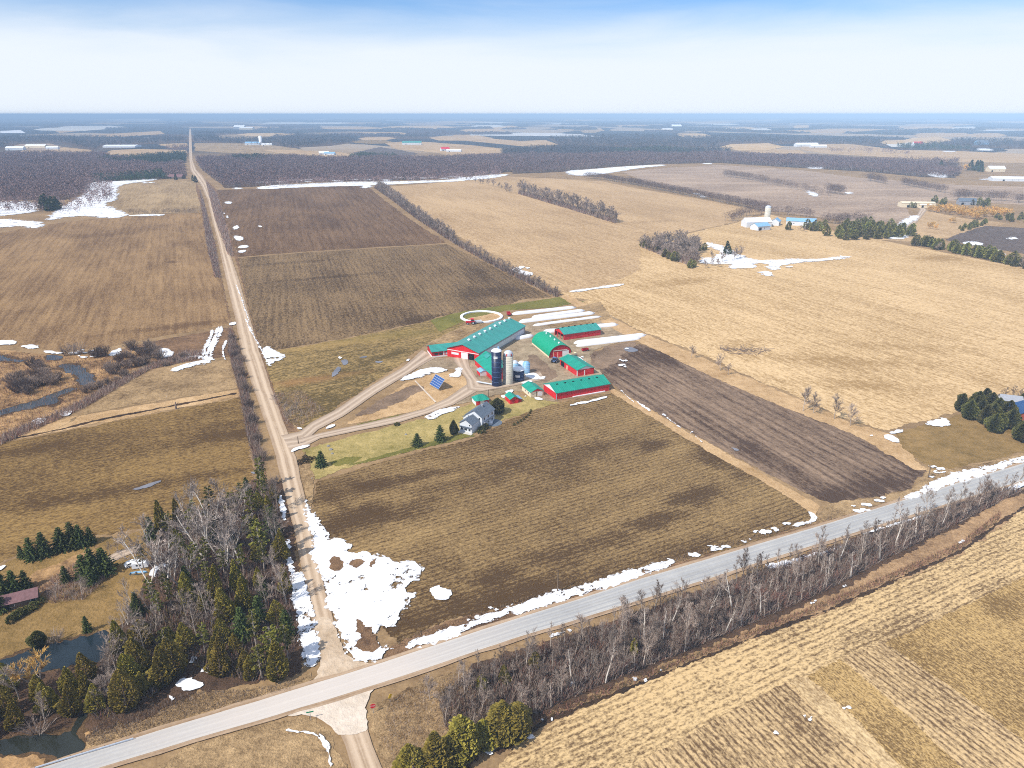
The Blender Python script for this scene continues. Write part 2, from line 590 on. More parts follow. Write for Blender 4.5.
def snow_mat(name='old_snow', lo=0.345):
    t = NT(name, 0.7, 0.2)
    n = t.noise(t.pos(), 0.5, 5, 0.7)
    n2 = t.noise(t.pos(), 0.12, 4, 0.6)
    col = t.mix(t.ramp(n, 0.25, 0.6), (0.56, 0.56, 0.58, 1), (0.86, 0.86, 0.87, 1))
    t.bump(t.math('ADD', n, n2), 0.5, 0.5)
    m = t.out(col)
    melt(t, lo)
    return m

def melt(t, lo):
    """melted through where the drift was thinnest: bare ground shows"""
    n = t.noise(t.pos(), 0.42, 6, 0.72)
    n3 = t.noise(t.pos(), 0.09, 3, 0.6)
    f = t.math('ADD', n, t.math('MULTIPLY', t.math('SUBTRACT', n3, 0.5), 0.7))
    tr = t.node('ShaderNodeBsdfTransparent')
    mx = t.node('ShaderNodeMixShader')
    t.put(mx.inputs[0], t.ramp(f, lo, lo + 0.04))
    t.l.new(tr.outputs[0], mx.inputs[1])
    t.l.new(t.b.outputs[0], mx.inputs[2])
    t.l.new(mx.outputs[0], t.n['Material Output'].inputs['Surface'])

def slush_mat():
    t = NT('dirty_snow', 0.75, 0.2)
    n = t.noise(t.pos(), 0.4, 5, 0.75)
    col = t.mix(t.ramp(n, 0.35, 0.65), alb((176, 160, 140)), (0.88, 0.88, 0.9, 1))
    t.bump(n, 0.6, 0.4)
    return t.out(col)

def water_mat(name, c, rough=0.06):
    t = NT(name, rough, 0.5)
    t.b.inputs['IOR'].default_value = 1.33
    n = t.noise(t.pos(), 0.06, 4, 0.6)
    nb = t.noise(t.pos(), 1.2, 3, 0.6)
    t.bump(nb, 0.06, 0.1)
    b = lin(c)
    return t.out(t.mix(t.ramp(n, 0.3, 0.7), tuple(x * 0.55 for x in b) + (1,), tuple(x * 1.35 for x in b) + (1,)))

M = {}
M['ground'] = ground_mat()
M['verge'] = verge_mat('dry_verge', (96, 74, 50), (206, 172, 126))
M['verge_brown'] = verge_mat('brown_weeds', (78, 58, 44), (166, 130, 96))
M['verge_red'] = verge_mat('reddish_margin_grass', (116, 88, 64), (208, 170, 126))
M['marsh'] = verge_mat('marsh_grass', (92, 68, 48), (196, 156, 108), 0.12)
M['leaf_litter'] = verge_mat('leaf_litter', (66, 52, 42), (116, 90, 70))
M['ditch'] = verge_mat('wet_ditch', (48, 38, 30), (92, 70, 52))
M['lawn'] = verge_mat('spring_lawn', (130, 118, 64), (198, 174, 114), 0.25)
M['lawn_dull'] = verge_mat('dull_lawn', (112, 90, 50), (164, 132, 84), 0.25)
M['green'] = verge_mat('greening_grass', (92, 92, 40), (142, 132, 68), 0.4)
M['straw'] = verge_mat('straw_strip', (160, 126, 84), (220, 184, 138), 0.3)
M['yard'] = verge_mat('farmyard_dirt', (120, 102, 80), (188, 166, 136), 0.2)
M['mud'] = verge_mat('wet_mud', (98, 80, 64), (158, 132, 108), 0.15)
M['gravel'] = gravel_mat('gravel_road', (204, 180, 152), (156, 130, 104))
M['gravel_lane'] = gravel_mat('gravel_lane', (196, 174, 150), (148, 126, 106))
M['shoulder'] = gravel_mat('gravel_shoulder', (196, 170, 142), (140, 112, 84), False)
M['apron'] = verge_mat('dusty_apron', (196, 178, 156), (226, 210, 192), 0.1)
M['sandy'] = verge_mat('sandy_apron', (176, 152, 124), (214, 192, 166), 0.12)
M['asphalt'] = asphalt_mat()
M['snow'] = snow_mat()
M['snow_lace'] = snow_mat('melting_snow_edge', 0.50)
M['mudbank'] = verge_mat('muddy_bank', (62, 48, 36), (120, 94, 66), 0.4)
M['slush'] = slush_mat()
M['pond'] = water_mat('pond_water', (30, 40, 46), 0.1)
M['creek'] = water_mat('creek_water', (40, 42, 36))
M['river'] = water_mat('river_water', (64, 66, 66), 0.22)
M['puddle'] = water_mat('puddle_water', (122, 120, 124), 0.25)

A_, B_ = ANG_A, ANG_B
M['f_west'] = field('stubble_west', (106, 80, 54), (170, 137, 96), A_ + 0.02, 2.6, 70, 0.42, 0.6, 0.45, [(172, 262, 9, 5, A_, .5), (100, 235, 40, 20, B_, .25), (190, 325, 60, 8, B_, .4)], line=(6.5, .16), crisp=.9)
M['f_west_far'] = field('stubble_west_far', (128, 104, 74), (184, 156, 116), A_, 3.0, 60, 0.6, 0.5, 0.5)
M['f_southwest'] = field('stubble_southwest', (86, 65, 40), (156, 125, 76), B_ + 0.1, 1.6, 45, 0.12, 0.7, 0.47,
                         [(225, 430, 16, 22, A_, .5), (40, 500, 40, 8, B_, .3), (130, 490, 45, 5, B_, .45), (30, 450, 50, 6, B_, .3), (215, 440, 8, 30, A_, .4)], line=(2.6, .12), streak=.15)
M['f_northbrown'] = field('plough_north', (86, 63, 43), (137, 108, 79), A_ - 0.10, 3.2, 110, 0.5, 0.5, 0.42, [(330, 205, 120, 40, B_, .12)], line=(9.0, .2))
M['f_midbrown'] = field('plough_mid', (80, 62, 43), (148, 121, 86), A_ - 0.10, 2.4, 70, 0.4, 0.5, 0.46,
                        [(285, 263, 45, 7, B_, .3), (330, 277, 60, 6, B_, .35), (490, 292, 20, 45, A_, .4), (440, 318, 40, 10, B_, .45), (470, 270, 50, 10, A_, .25), (300, 345, 40, 8, B_, .2)], line=(4.2, .18))
M['f_tan'] = field('hay_stubble', (160, 128, 84), (220, 187, 140), A_ + math.pi + .03, 2.6, 95, 0.38, 0.4, 0.58,
                   [(575, 250, 40, 14, A_, .3), (682, 282, 40, 12, B_, .45), (820, 360, 60, 12, B_ - .6, .4), (740, 345, 25, 9, B_, .35), (850, 385, 40, 9, B_ - .6, .4), (640, 320, 45, 10, A_, .25), (895, 347, 50, 8, B_ - .6, .3), (940, 258, 30, 14, B_, .6)],
                   [(562, 254, 26, 14, A_, .55, (130, 112, 62)), (574, 264, 14, 6, A_, .5, (130, 112, 62))], line=(7.0, .16))
M['f_tan_far'] = field('hay_stubble_far', (156, 126, 90), (202, 170, 128), A_ + math.pi, 5.0, 130, 0.4, 0.3, 0.55, [(560, 212, 60, 20, B_, .15), (650, 222, 50, 14, B_, .3)])
M['f_east_brown'] = field('plough_east', (134, 112, 94), (194, 168, 142), B_ - 0.3, 5.0, 120, 0.4, 0.3, 0.45, [(800, 205, 160, 60, B_, .2)])
M['f_plough'] = field('plough_by_farm', (80, 62, 50), (158, 132, 108), A_ + math.pi - 0.02, 2.2, 50, 0.5, 0.5, 0.5, crisp=.7,
                      line=(4.6, .3), blobs=[(650, 355, 40, 14, B_, .35), (860, 490, 34, 9, B_, .5), (770, 460, 55, 7, A_, .4), (672, 362, 12, 4, A_, .45), (620, 372, 20, 14, B_, .35)])
M['f_centre'] = field('corn_stubble_centre', (82, 62, 40), (168, 138, 92), B_ + 0.08, 1.5, 40, 0.16, 0.95, 0.44,
                      [(700, 495, 13, 6, B_, .6), (655, 520, 20, 5, B_, .6), (655, 445, 12, 5, B_, .55), (720, 460, 26, 8, A_, .4), (360, 520, 25, 10, B_, .6), (345, 490, 10, 22, A_, .35), (600, 575, 60, 7, B_, .35), (470, 605, 40, 8, B_, .5), (400, 480, 30, 5, B_, .35), (590, 450, 40, 9, B_, .3), (560, 555, 40, 5, B_, .25), (770, 440, 18, 9, A_, .3)], line=(1.9, .3), crisp=1.1)
M['f_south'] = field('corn_stubble_south', (112, 88, 60), (214, 182, 132), B_ + .06, 1.15, 40, 0.22, 0.8, 0.66, [(870, 635, 18, 5, B_, .5), (770, 640, 20, 4, B_, .3), (985, 590, 14, 4, B_, .4)], k=1.1, line=(1.7, .42), crisp=1.6)
M['f_south_cross'] = field('corn_stubble_cross', (106, 82, 56), (210, 178, 130), A_ + .06, 1.3, 30, 0.22, 0.8, 0.6, [(800, 720, 12, 6, A_, .4)], k=1.1, line=(1.5, .6), crisp=1.4)
M['f_south_uncut'] = field('corn_standing', (116, 90, 54), (196, 162, 106), A_ + .06, 0.9, 30, 0.25, 1.1, 0.5, [(1005, 605, 8, 5, B_, .5), (900, 745, 12, 7, A_, .4)], k=1.1, crisp=1.9)
M['f_south_pale'] = field('corn_pale_track', (146, 118, 82), (220, 190, 142), A_, 2.0, 30, 0.5, 0.8, 0.6, [(960, 735, 10, 6, A_, .5)], k=1.1)
M['f_yard_grass'] = field('rough_pasture', (94, 78, 46), (176, 146, 94), B_ + .2, 3.0, 45, 0.35, 0.5, 0.45,
                          [(345, 375, 35, 10, B_, .5), (330, 405, 40, 12, B_ + .4, .3), (300, 400, 20, 20, A_, .35), (375, 360, 30, 5, B_ + .5, .5), (365, 382, 18, 8, B_, .4)],
                          [(395, 335, 45, 10, B_, .45, (118, 104, 52)), (330, 345, 40, 9, B_, .3, (196, 160, 98)), (310, 380, 26, 6, B_, .5, (164, 120, 76))])
M['f_dark_far'] = field('plough_dark_far', (82, 70, 64), (118, 102, 92), B_, 5, 90, 0.3, 0.3, 0.45)

# ------------------------------------------------------------------ ground, fields
def ground():
    rings = [0, 300, 900, 2500, 7000, 20000, 45000, 90000]
    mb = MB()
    N = 16
    def sq(r):
        pts = []
        for i in range(4):
            for j in range(N):
                t = -1 + 2 * j / N
                pts.append([(t, -1), (1, t), (-t, 1), (-1, -t)][i])
        return [(x * r, y * r + 250, 0) for x, y in pts]
    ring = sq(rings[1])
    n = len(ring)
    mb.add([(0, 250, 0)] + ring, [(0, i + 1, (i + 1) % n + 1) for i in range(n)])
    for a, b in zip(rings[1:], rings[2:]):
        mb.add(sq(a) + sq(b), [(i, n + i, n + (i + 1) % n, (i + 1) % n) for i in range(n)])
    o = mb.build('ground', M['ground'])
    tag(o, kind='structure')
ground()

L1, L2, L3, L4, L5, L6, L7 = 0.05, 0.11, 0.17, 0.23, 0.29, 0.35, 0.41
# fields
sheet('field', [(-160, 262), (0, 233), (50, 224), (120, 216), (203, 213), (213, 238), (222, 282), (229, 325), (195, 331), (150, 338), (110, 347), (60, 351), (0, 344), (-160, 352)], L1, M['f_west'], 1.2)
sheet('field', [(112, 184), (160, 180), (196, 181), (201, 196), (204, 211), (150, 214), (128, 215), (106, 208)], L1, M['f_west_far'], 2.0)
sheet('field', [(-200, 492), (0, 444), (70, 430), (160, 413), (243, 397), (250, 440), (254, 478), (215, 500), (150, 527), (95, 535), (40, 546), (0, 562), (-200, 620)], L1, M['f_southwest'], 1.0)
sheet('field', [(217, 190), (300, 188), (366, 185), (384, 200), (414, 222), (447, 243), (380, 247), (300, 252), (238, 257), (228, 225)], L1, M['f_northbrown'], 1.4)
sheet('field', [(238, 258), (300, 253), (380, 248), (447, 244), (500, 270), (556, 299), (520, 304), (487, 309), (455, 313), (420, 322), (350, 337), (300, 346), (262, 352), (250, 312)], L1, M['f_midbrown'], 1.4)
sheet('field', [(262, 353), (300, 347), (350, 338), (420, 323), (455, 314), (470, 318), (455, 332), (425, 345), (410, 356), (398, 366), (350, 398), (318, 422), (300, 430), (285, 415), (270, 380)], L1, M['f_yard_grass'], 1.0)
sheet('field', [(400, 186), (500, 177), (600, 182), (650, 195), (660, 262), (620, 292), (560, 292), (500, 235)], L1 - .02, M['f_tan_far'], 0)
sheet('field', [(378, 187), (420, 185), (500, 176), (600, 181), (640, 189), (700, 199), (765, 212), (735, 222), (690, 232), (640, 240), (600, 224), (560, 204), (510, 186), (470, 186), (520, 210), (600, 245), (640, 268), (600, 288), (562, 292), (520, 270), (462, 238), (420, 212)], L1, M['f_tan_far'], 2.5)
sheet('field', [(562, 293), (600, 289), (640, 270), (640, 240), (690, 233), (735, 223), (768, 214), (840, 232), (905, 245), (1024, 268), (1240, 310), (1240, 430), (1024, 403), (985, 400), (950, 414), (915, 423), (885, 430), (850, 420), (800, 398), (740, 372), (690, 350), (640, 330)], L1, M['f_tan'], 1.6)
sheet('field', [(622, 172), (662, 168), (720, 165), (800, 170), (860, 178), (960, 185), (1300, 195), (1300, 262), (1024, 205), (940, 200), (905, 205), (915, 222), (860, 222), (800, 215), (765, 209), (700, 192), (650, 183)], L1, M['f_east_brown'], 3.0)
sheet('field', [(588, 352), (640, 344), (662, 352), (720, 380), (780, 405), (850, 432), (924, 470), (912, 488), (870, 498), (832, 503), (805, 493), (760, 470), (700, 438), (640, 403), (612, 385), (596, 366)], L1, M['f_plough'], 0.9)
sheet('field', [(318, 482), (360, 468), (420, 452), (470, 440), (500, 424), (545, 405), (612, 393), (640, 410), (700, 446), (760, 478), (818, 514), (790, 530), (735, 548), (660, 566), (590, 588), (520, 604), (455, 618), (400, 640), (372, 620), (342, 575), (322, 540), (312, 505)], L1, M['f_centre'], 0.9)
sheet('field', [(480, 790), (520, 742), (560, 720), (620, 692), (690, 664), (760, 637), (830, 612), (900, 580), (960, 555), (1024, 508), (1240, 420), (1240, 900), (480, 900)], L1, M['f_south'], 0.6)
sheet('field', [(560, 900), (640, 762), (700, 728), (760, 697), (788, 682), (880, 768), (980, 860), (960, 900)], L2, M['f_south_cross'], 0.4)
sheet('field', [(788, 682), (803, 675), (850, 714), (900, 768), (980, 850), (975, 858), (880, 768)], L2, M['f_south_pale'], 0.4)
sheet('field', [(806, 676), (840, 659), (905, 714), (960, 768), (1060, 850), (985, 850), (900, 766), (850, 712)], L2, M['f_south_uncut'], 0.4)
sheet('field', [(842, 658), (882, 644), (950, 688), (1024, 742), (1150, 840), (1062, 848), (962, 768), (905, 713)], L2, M['f_south_cross'], 0.4)
sheet('field', [(885, 643), (940, 618), (1024, 577), (1240, 470), (1240, 880), (1150, 838), (1024, 740), (950, 686)], L2, M['f_south_uncut'], 0.4)
sheet('field', [(895, 433), (940, 420), (960, 415), (1000, 425), (1024, 428), (1150, 438), (1150, 445), (1024, 453), (960, 467), (935, 470), (895, 447)], L1, M['lawn_dull'], 1.0)
sheet('field', [(880, 240), (905, 222), (925, 210), (960, 218), (1010, 224), (985, 228), (950, 238), (915, 242)], L1, M['f_tan_far'], 3.0)
sheet('field', [(985, 226), (1024, 228), (1300, 250), (1300, 300), (1024, 254), (990, 248), (945, 240), (958, 234)], L2, M['f_dark_far'], 1.6)
# strips, pasture, verges
sheet('grass', [(-200, 480), (0, 433), (80, 416), (160, 402), (240, 389), (243, 396), (160, 412), (70, 429), (0, 443), (-200, 491)], L1, M['straw'], 1.0)
sheet('ditch', [(-120, 466), (0, 440.5), (60, 429), (100, 419), (160, 407.5), (200, 400), (236, 393), (236, 394), (200, 401.5), (160, 409), (100, 421), (60, 430.5), (0, 442.5), (-120, 469)], L2, M['ditch'], .7)
sheet('grass', [(52, 432), (75, 420), (100, 398), (135, 378), (180, 364), (226, 358), (238, 374), (240, 388), (160, 401), (80, 415)], L1, M['verge'], 1.2)
sheet('marsh', [(-160, 360), (0, 350), (60, 356), (110, 352), (150, 345), (175, 345), (150, 362), (110, 382), (85, 400), (60, 420), (0, 440), (-160, 470)], L1, M['marsh'], 1.2)
sheet('grass', [(110, 352), (160, 340), (228, 328), (236, 340), (238, 360), (226, 357), (185, 362), (150, 362), (165, 348)], L1, M['verge_brown'], 1.0)
sheet('grass', [(-160, 640), (0, 566), (40, 550), (95, 540), (150, 530), (160, 560), (150, 600), (112, 628), (90, 636), (60, 645), (25, 652), (0, 660), (-160, 700)], L1, M['lawn_dull'], 1.0)
sheet('grass', [(0, 590), (40, 572), (84, 552), (100, 545), (88, 575), (60, 590), (20, 604)], L2, M['marsh'], 1.2)
sheet('lawn', [(303, 450), (345, 438), (400, 424), (440, 415), (468, 405), (500, 398), (528, 396), (560, 403), (540, 408), (505, 420), (470, 436), (420, 449), (360, 464), (316, 479), (306, 465)], L1, M['lawn'], 0.8)
sheet('lawn', [(330, 462), (345, 458), (362, 457), (352, 463), (336, 466)], L2, M['green'], 0.8)
sheet('lawn', [(345, 466), (420, 445), (470, 432), (475, 436), (420, 449), (360, 464)], L2, M['green'], 0.5)
sheet('grass', [(345, 425), (372, 408), (405, 383), (440, 372), (462, 374), (468, 384), (460, 396), (440, 405), (400, 414), (360, 423)], L1, M['straw'], 0.8)
sheet('grass', [(318, 438), (360, 424), (400, 415), (440, 405), (456, 398), (460, 401), (438, 409), (396, 419), (350, 431)], L2, M['green'], 0.6)
sheet('grass', [(350, 418), (372, 404), (405, 388), (425, 386), (410, 398), (380, 412)], L2, M['mud'], 1.4, soft=2)
sheet('grass', [(424, 345), (452, 331), (468, 324), (520, 300), (560, 296), (590, 300), (560, 306), (500, 312), (475, 330), (440, 350)], L1, M['verge'], 0.8)
sheet('grass', [(430, 320), (460, 312), (520, 303), (562, 297), (585, 302), (556, 307), (505, 311), (470, 318), (440, 332)], L2, M['green'], 0.8)
sheet('farmyard', [(413, 363), (425, 358), (470, 358), (480, 362), (500, 340), (535, 316), (585, 304), (612, 315), (640, 336), (610, 345), (588, 352), (596, 368), (612, 386), (560, 402), (534, 399), (520, 390), (490, 396), (462, 404), (446, 405), (466, 392), (470, 380), (462, 370), (440, 368), (418, 370)], L2, M['yard'], 0.8, soft=1)
sheet('farmyard', [(530, 352), (545, 362), (560, 375), (548, 383), (535, 378), (528, 366)], L3, M['mud'], 1.4, soft=2)
sheet('farmyard', [(596, 348), (640, 340), (628, 352), (610, 368), (590, 372)], L3, M['mud'], 1.4, soft=2)
sheet('grass', [(530, 318), (600, 302), (612, 318), (560, 332)], L3, M['verge'], 0.8)
# strips beside the plough field
sheet('grass', [(560, 297), (566, 294), (640, 332), (690, 352), (740, 374), (800, 400), (850, 422), (890, 434), (926, 470), (915, 470), (850, 433), (780, 406), (720, 381), (662, 353), (620, 333)], L2, M['straw'], 0.8)
sheet('grass', [(612, 388), (640, 404), (700, 439), (760, 472), (820, 506), (816, 516), (760, 480), (700, 447), (640, 411), (610, 392)], L2, M['straw'], 0.6)
sheet('grass', [(830, 503), (880, 497), (915, 488), (926, 470), (945, 470), (960, 468), (1024, 454), (1150, 430), (1150, 425), (1024, 462), (905, 499), (820, 524), (790, 532), (818, 514)], L2, M['verge'], 0.8)
# verge along the main road, north side and south side
sheet('verge', [(395, 645), (455, 619), (520, 605), (590, 589), (660, 567), (735, 549), (790, 531), (832, 520), (905, 498), (905, 501), (830, 526), (700, 566), (512, 623), (420, 650), (380, 662)], L2, M['verge_brown'], 0.7)
sheet('verge', [(60, 745), (100, 738), (145, 720), (200, 695), (240, 690), (300, 680), (312, 672), (318, 678), (300, 690), (256, 704), (128, 742), (64, 764)], L2, M['verge'], 0.7)
sheet('forest_floor', [(395, 700), (420, 685), (470, 665), (540, 645), (640, 610), (760, 570), (880, 530), (1000, 488), (1030, 490), (960, 545), (900, 572), (830, 602), (760, 628), (690, 655), (600, 690), (540, 718), (500, 738), (470, 768), (440, 800), (400, 800), (385, 740)], L1, M['leaf_litter'], 1.2)
sheet('verge', [(385, 700), (420, 682), (470, 668), (500, 690), (490, 720), (450, 740), (420, 768), (400, 800), (380, 760), (366, 715)], L2, M['verge'], 0.8)
sheet('grass', [(700, 652), (760, 626), (830, 595), (880, 568), (930, 541), (977, 516), (1012, 496), (1040, 492), (1030, 506), (1000, 525), (962, 553), (900, 580), (830, 610), (760, 636), (705, 658)], L2, M['verge_red'], 1.0)
sheet('ditch', [(495, 752), (540, 722), (620, 690), (690, 662), (760, 634), (830, 608), (900, 577), (960, 550), (1000, 520), (1030, 503), (1030, 506), (1000, 524.5), (962, 553), (900, 580), (830, 610.5), (760, 636.5), (690, 664.5), (622, 692.5), (545, 725), (500, 755)], L2, M['ditch'], 0.5)
sheet('forest_floor', [(285, 482), (292, 520), (300, 590), (306, 640), (302, 672), (250, 684), (200, 690), (150, 715), (100, 735), (80, 730), (0, 738), (-150, 770), (-150, 690), (0, 684), (60, 668), (108, 650), (115, 630), (135, 600), (150, 570), (165, 535), (220, 500), (255, 480)], L2, M['leaf_litter'], 1.2)
sheet('verge', [(0, 742), (70, 735), (110, 715), (60, 765), (20, 800), (-150, 800), (-150, 760)], L1, M['marsh'], 0.8)
sheet('verge', [(100, 800), (190, 748), (256, 726), (310, 716), (330, 730), (345, 768), (350, 800)], L1, M['verge'], 0.8)
# small lanes of brush ground beside the side road
sheet('verge', [(196, 182), (203, 198), (212, 235), (222, 282), (232, 326), (240, 360), (250, 400), (258, 440), (270, 490), (288, 520), (262, 478), (250, 440), (243, 396), (238, 360), (230, 326), (222, 284), (212, 240), (203, 214), (196, 190)], L2, M['verge_brown'], 0.6)
sheet('verge', [(206, 180), (217, 190), (228, 226), (238, 258), (250, 312), (262, 352), (270, 380), (284, 415), (298, 432), (288, 432), (272, 395), (256, 335), (240, 275), (225, 225), (212, 195)], L2, M['verge_brown'], 0.6)
sheet('verge', [(305, 452), (315, 478), (312, 505), (322, 540), (342, 575), (330, 570), (312, 520), (300, 470)], L2, M['verge'], 0.5)

# ------------------------------------------------------------------ roads
gl = [(355, 800), (352, 768), (337, 726), (330, 700)]
band('road', [(356, 790), (352, 768), (345, 746), (336, 726)], [(392, 790), (381, 768), (373, 746), (366, 725)], L4, M['gravel'], 300, 0, 3, 0.25)
NLE = [(322, 668), (317, 645), (307, 592), (296, 540), (285.5, 496), (276, 458), (266, 425), (253.5, 390), (241, 350), (235.5, 320), (226, 280), (217.5, 240), (212.5, 222), (207.5, 200), (201, 185), (193, 175), (190.4, 170), (189.2, 160), (188.8, 145), (189, 132), (189.4, 128.5)]
NRE = [(346, 664), (340, 645), (325.5, 592), (315, 540), (304.5, 496), (296, 458), (285, 425), (272, 390), (259, 350), (250.5, 320), (239, 280), (225.5, 240), (219.8, 222), (214.3, 200), (208, 185), (202, 175), (196.5, 170), (192.6, 160), (191.9, 145), (191.2, 132), (190.8, 128.5)]
band('road', NLE, NRE, L4, M['gravel'], 0, 0, 4, 0.3)
# dusty flares at the crossing
sheet('road', [(312, 618), (318, 640), (321, 656), (320, 668), (314, 680), (300, 692), (270, 703), (256, 709), (290, 702), (330, 689), (384, 672), (400, 664), (372, 665), (362, 663.5), (352, 660), (345, 652), (339, 640), (332, 618)], L5, M['sandy'], 0.35, soft=2)
sheet('road', [(246, 722), (300, 706), (350, 690), (400, 672), (388, 681), (376, 688), (368, 698), (366, 710), (367.5, 724), (368, 734), (338, 737), (331, 728), (322, 720), (308, 716), (290, 715.5), (268, 720)], L5, M['apron'], 0.3, soft=2)
PT = [(64, 762), (128, 741.5), (192, 721.7), (256, 703), (320, 683), (384, 663.2), (448, 642), (512, 621), (576, 601), (640, 580), (704, 561), (768, 542), (832, 523), (896, 503.3), (960, 483), (1024, 463.7)]
PB = [(67, 779), (128, 760.5), (192, 741), (256, 722.5), (320, 703), (384, 683), (448, 662), (512, 640), (576, 621), (640, 601), (704, 581), (768, 560), (832, 540.5), (896, 520.5), (960, 500.5), (1024, 481)]
def off(pts, k):
    return [(x, y + k * S(y) / 4) for x, y in pts]
band('road', off(PB, 3.6), off(PT, -3.4), L5 + .02, M['shoulder'], 200, 900, 4, 0.5)
band('road', PB, PT, L6, M['asphalt'], 200, 900, 4, 0.12)
# farm lanes
band('path', [(281, 436), (300, 432), (311, 423), (336, 410), (371, 386), (402, 368), (414, 358), (422, 350)], [(292, 448), (306, 441), (318, 430), (343, 417), (377, 393), (409, 374), (424, 364), (436, 358)], L4 + .012, M['gravel_lane'], 0, 0, 3, 0.3)
band('path', [(284, 440), (300, 439), (318, 434), (396, 417), (424, 409), (446, 399), (468, 384)], [(290, 451), (306, 446.5), (320, 439), (398, 423), (428, 414), (454, 405), (480, 390)], L4 + .02, M['gravel_lane'], 0, 0, 3, 0.3)
band('path', [(452, 358), (458, 368), (466, 380), (468, 390), (480, 392), (505, 388), (545, 380)], [(468, 358), (470, 368), (478, 380), (482, 385), (494, 385), (505, 382), (540, 372)], L4 + .04, M['gravel_lane'], 0, 0, 3, 0.5)
band('path', [(414.4, 381.5), (435, 403)], [(415.6, 381), (436.6, 402.5)], L5, M['apron'], 0, 0, 2, 0.05)
band('path', [(912, 205), (920, 209), (916, 217), (905, 225), (894, 233), (885, 238)], [(922, 206), (927, 210), (920, 219), (912, 227), (900, 235), (890, 240)], L4, M['gravel_lane'], 0, 0, 6, 0.5)
band('path', [(103, 560), (115, 553), (138, 545)], [(106, 567), (120, 559), (140, 551)], L4, M['gravel_lane'], 0, 0, 3, 0.4)

# ------------------------------------------------------------------ water
sheet('water', [(-60, 672), (5, 660), (27, 651), (62, 643), (92, 635), (107, 630), (113, 640), (107, 651), (97, 663), (62, 668), (30, 674), (5, 684), (-60, 700)], L4, M['pond'], 0.9, soft=1, fringe=(1.0, M['mudbank']))
sheet('water', [(-80, 748), (0, 741), (20, 737), (35.5, 734), (70, 734), (74, 726), (80, 716), (87, 713), (85, 720), (78, 735), (80, 740), (84, 742), (83, 752), (71, 761), (57, 765), (54, 758), (41, 753), (20, 755), (0, 755), (-80, 762)], L4, M['creek'], 0.7, soft=1, fringe=(.8, M['mudbank']))
sheet('water', [[(-60, 432), (2.6, 410), (17, 406), (41.7, 400), (52, 394), (69, 388.5), (80.8, 388.4), (72, 392), (58.6, 396.8), (56, 399), (61, 401), (57, 405), (45.6, 406), (2.6, 414), (-60, 440)],
                [(58.6, 365.6), (73, 363), (83, 368), (93, 376), (93, 384), (80.8, 388.4), (77, 376), (67.7, 372), (59, 369)],
                [(44, 359), (48, 354.5), (64, 356.5), (62.5, 359.7), (52, 361)],
                [(-60, 352), (0, 355), (8, 357), (17, 360.4), (27, 360.4), (18, 363), (8, 361), (-60, 358)]], L4, M['river'], 1.3, soft=1, fringe=(1.0, M['mudbank']))
sheet('water', [[(132, 490), (145, 485), (162, 480), (160, 483), (148, 488), (138, 490)], [(250, 473), (255, 472), (255, 475)]], L4, M['puddle'], 0.5, soft=1)
sheet('water', [[(622, 350), (628, 347), (634, 348), (640, 351), (630, 353)], [(340, 362), (346, 359), (349, 363), (344, 366)], [(330, 376), (338, 366), (341, 369), (334, 378)], [(358, 358), (368, 356), (366, 358)], [(730, 447), (740, 450), (736, 452)], [(373, 362), (384, 361), (380, 364)]], L4, M['puddle'], 0.6, soft=1)

# ------------------------------------------------------------------ snow left in ditches and lee corners
def snow(label, polys, jit=0.6, mat='snow', z=None, freq=None):
    return sheet('snow', polys, z or L7, M[mat], jit * 1.2, None, freq or 0.2 / max(jit, .3) + .1, 'stuff', label, 'snow', 1, (max(.5, jit * .9), M['snow_lace']))

def specks(cx, cy, n, wx, wy, sx, sy):
    """scatter of small ragged patches around a pixel"""
    out = []
    for _ in range(n):
        x, y = cx + R.uniform(-wx, wx), cy + R.uniform(-wy, wy)
        k = R.randint(5, 7)
        out.append([(x + math.cos(2 * math.pi * i / k) * sx * R.uniform(.5, 1.2), y - math.sin(2 * math.pi * i / k) * sy * R.uniform(.5, 1.2)) for i in range(k)])
    return out

def trail(pts, w, h):
    """thin ribbon of snow along a traced line (half width in pixels)"""
    up = [(x - w * 0.3, y - h * R.uniform(.5, 1.2)) for x, y in pts]
    lo = [(x + w * 0.3, y + h * R.uniform(.5, 1.2)) for x, y in pts]
    return up + lo[::-1]

snow('broad white snow drift in the field corner beside the crossing',
     [(305, 498), (308, 508), (313, 518), (322, 528), (328, 534), (330, 542), (338, 540), (348, 545), (352, 549), (345, 552), (356, 556), (366, 552), (374, 557), (385, 558), (400, 562), (418, 564), (423, 570), (422, 577), (410, 583),
      (403, 591), (416, 595), (410, 604), (402, 612), (397, 623), (388, 630), (380, 628), (378, 634), (374, 642), (382, 646), (392, 647), (386, 655), (380, 660), (362, 662), (352, 657), (345, 645), (338, 628), (329, 603), (322, 580), (315, 550), (310, 525)], 0.7)
sheet('verge', [(354, 618), (362, 622), (372, 634), (380, 643), (376, 652), (364, 652), (357, 645), (360, 635)], L7 + .03, M['verge_brown'], 1.2, soft=1)
sheet('verge', [[(331, 560), (340, 556), (344, 566), (338, 572), (333, 568)], [(350, 563), (360, 560), (366, 563), (354, 570)], [(366, 566), (376, 558), (378, 562), (370, 570)]], L7 + .03, M['verge_brown'], 0.9, soft=1)
snow('small ragged snow patch lying alone in the corn stubble', [(427, 592), (434, 588), (441, 585), (443, 590), (451, 592), (447, 598), (436, 602), (433, 596)], 0.6)
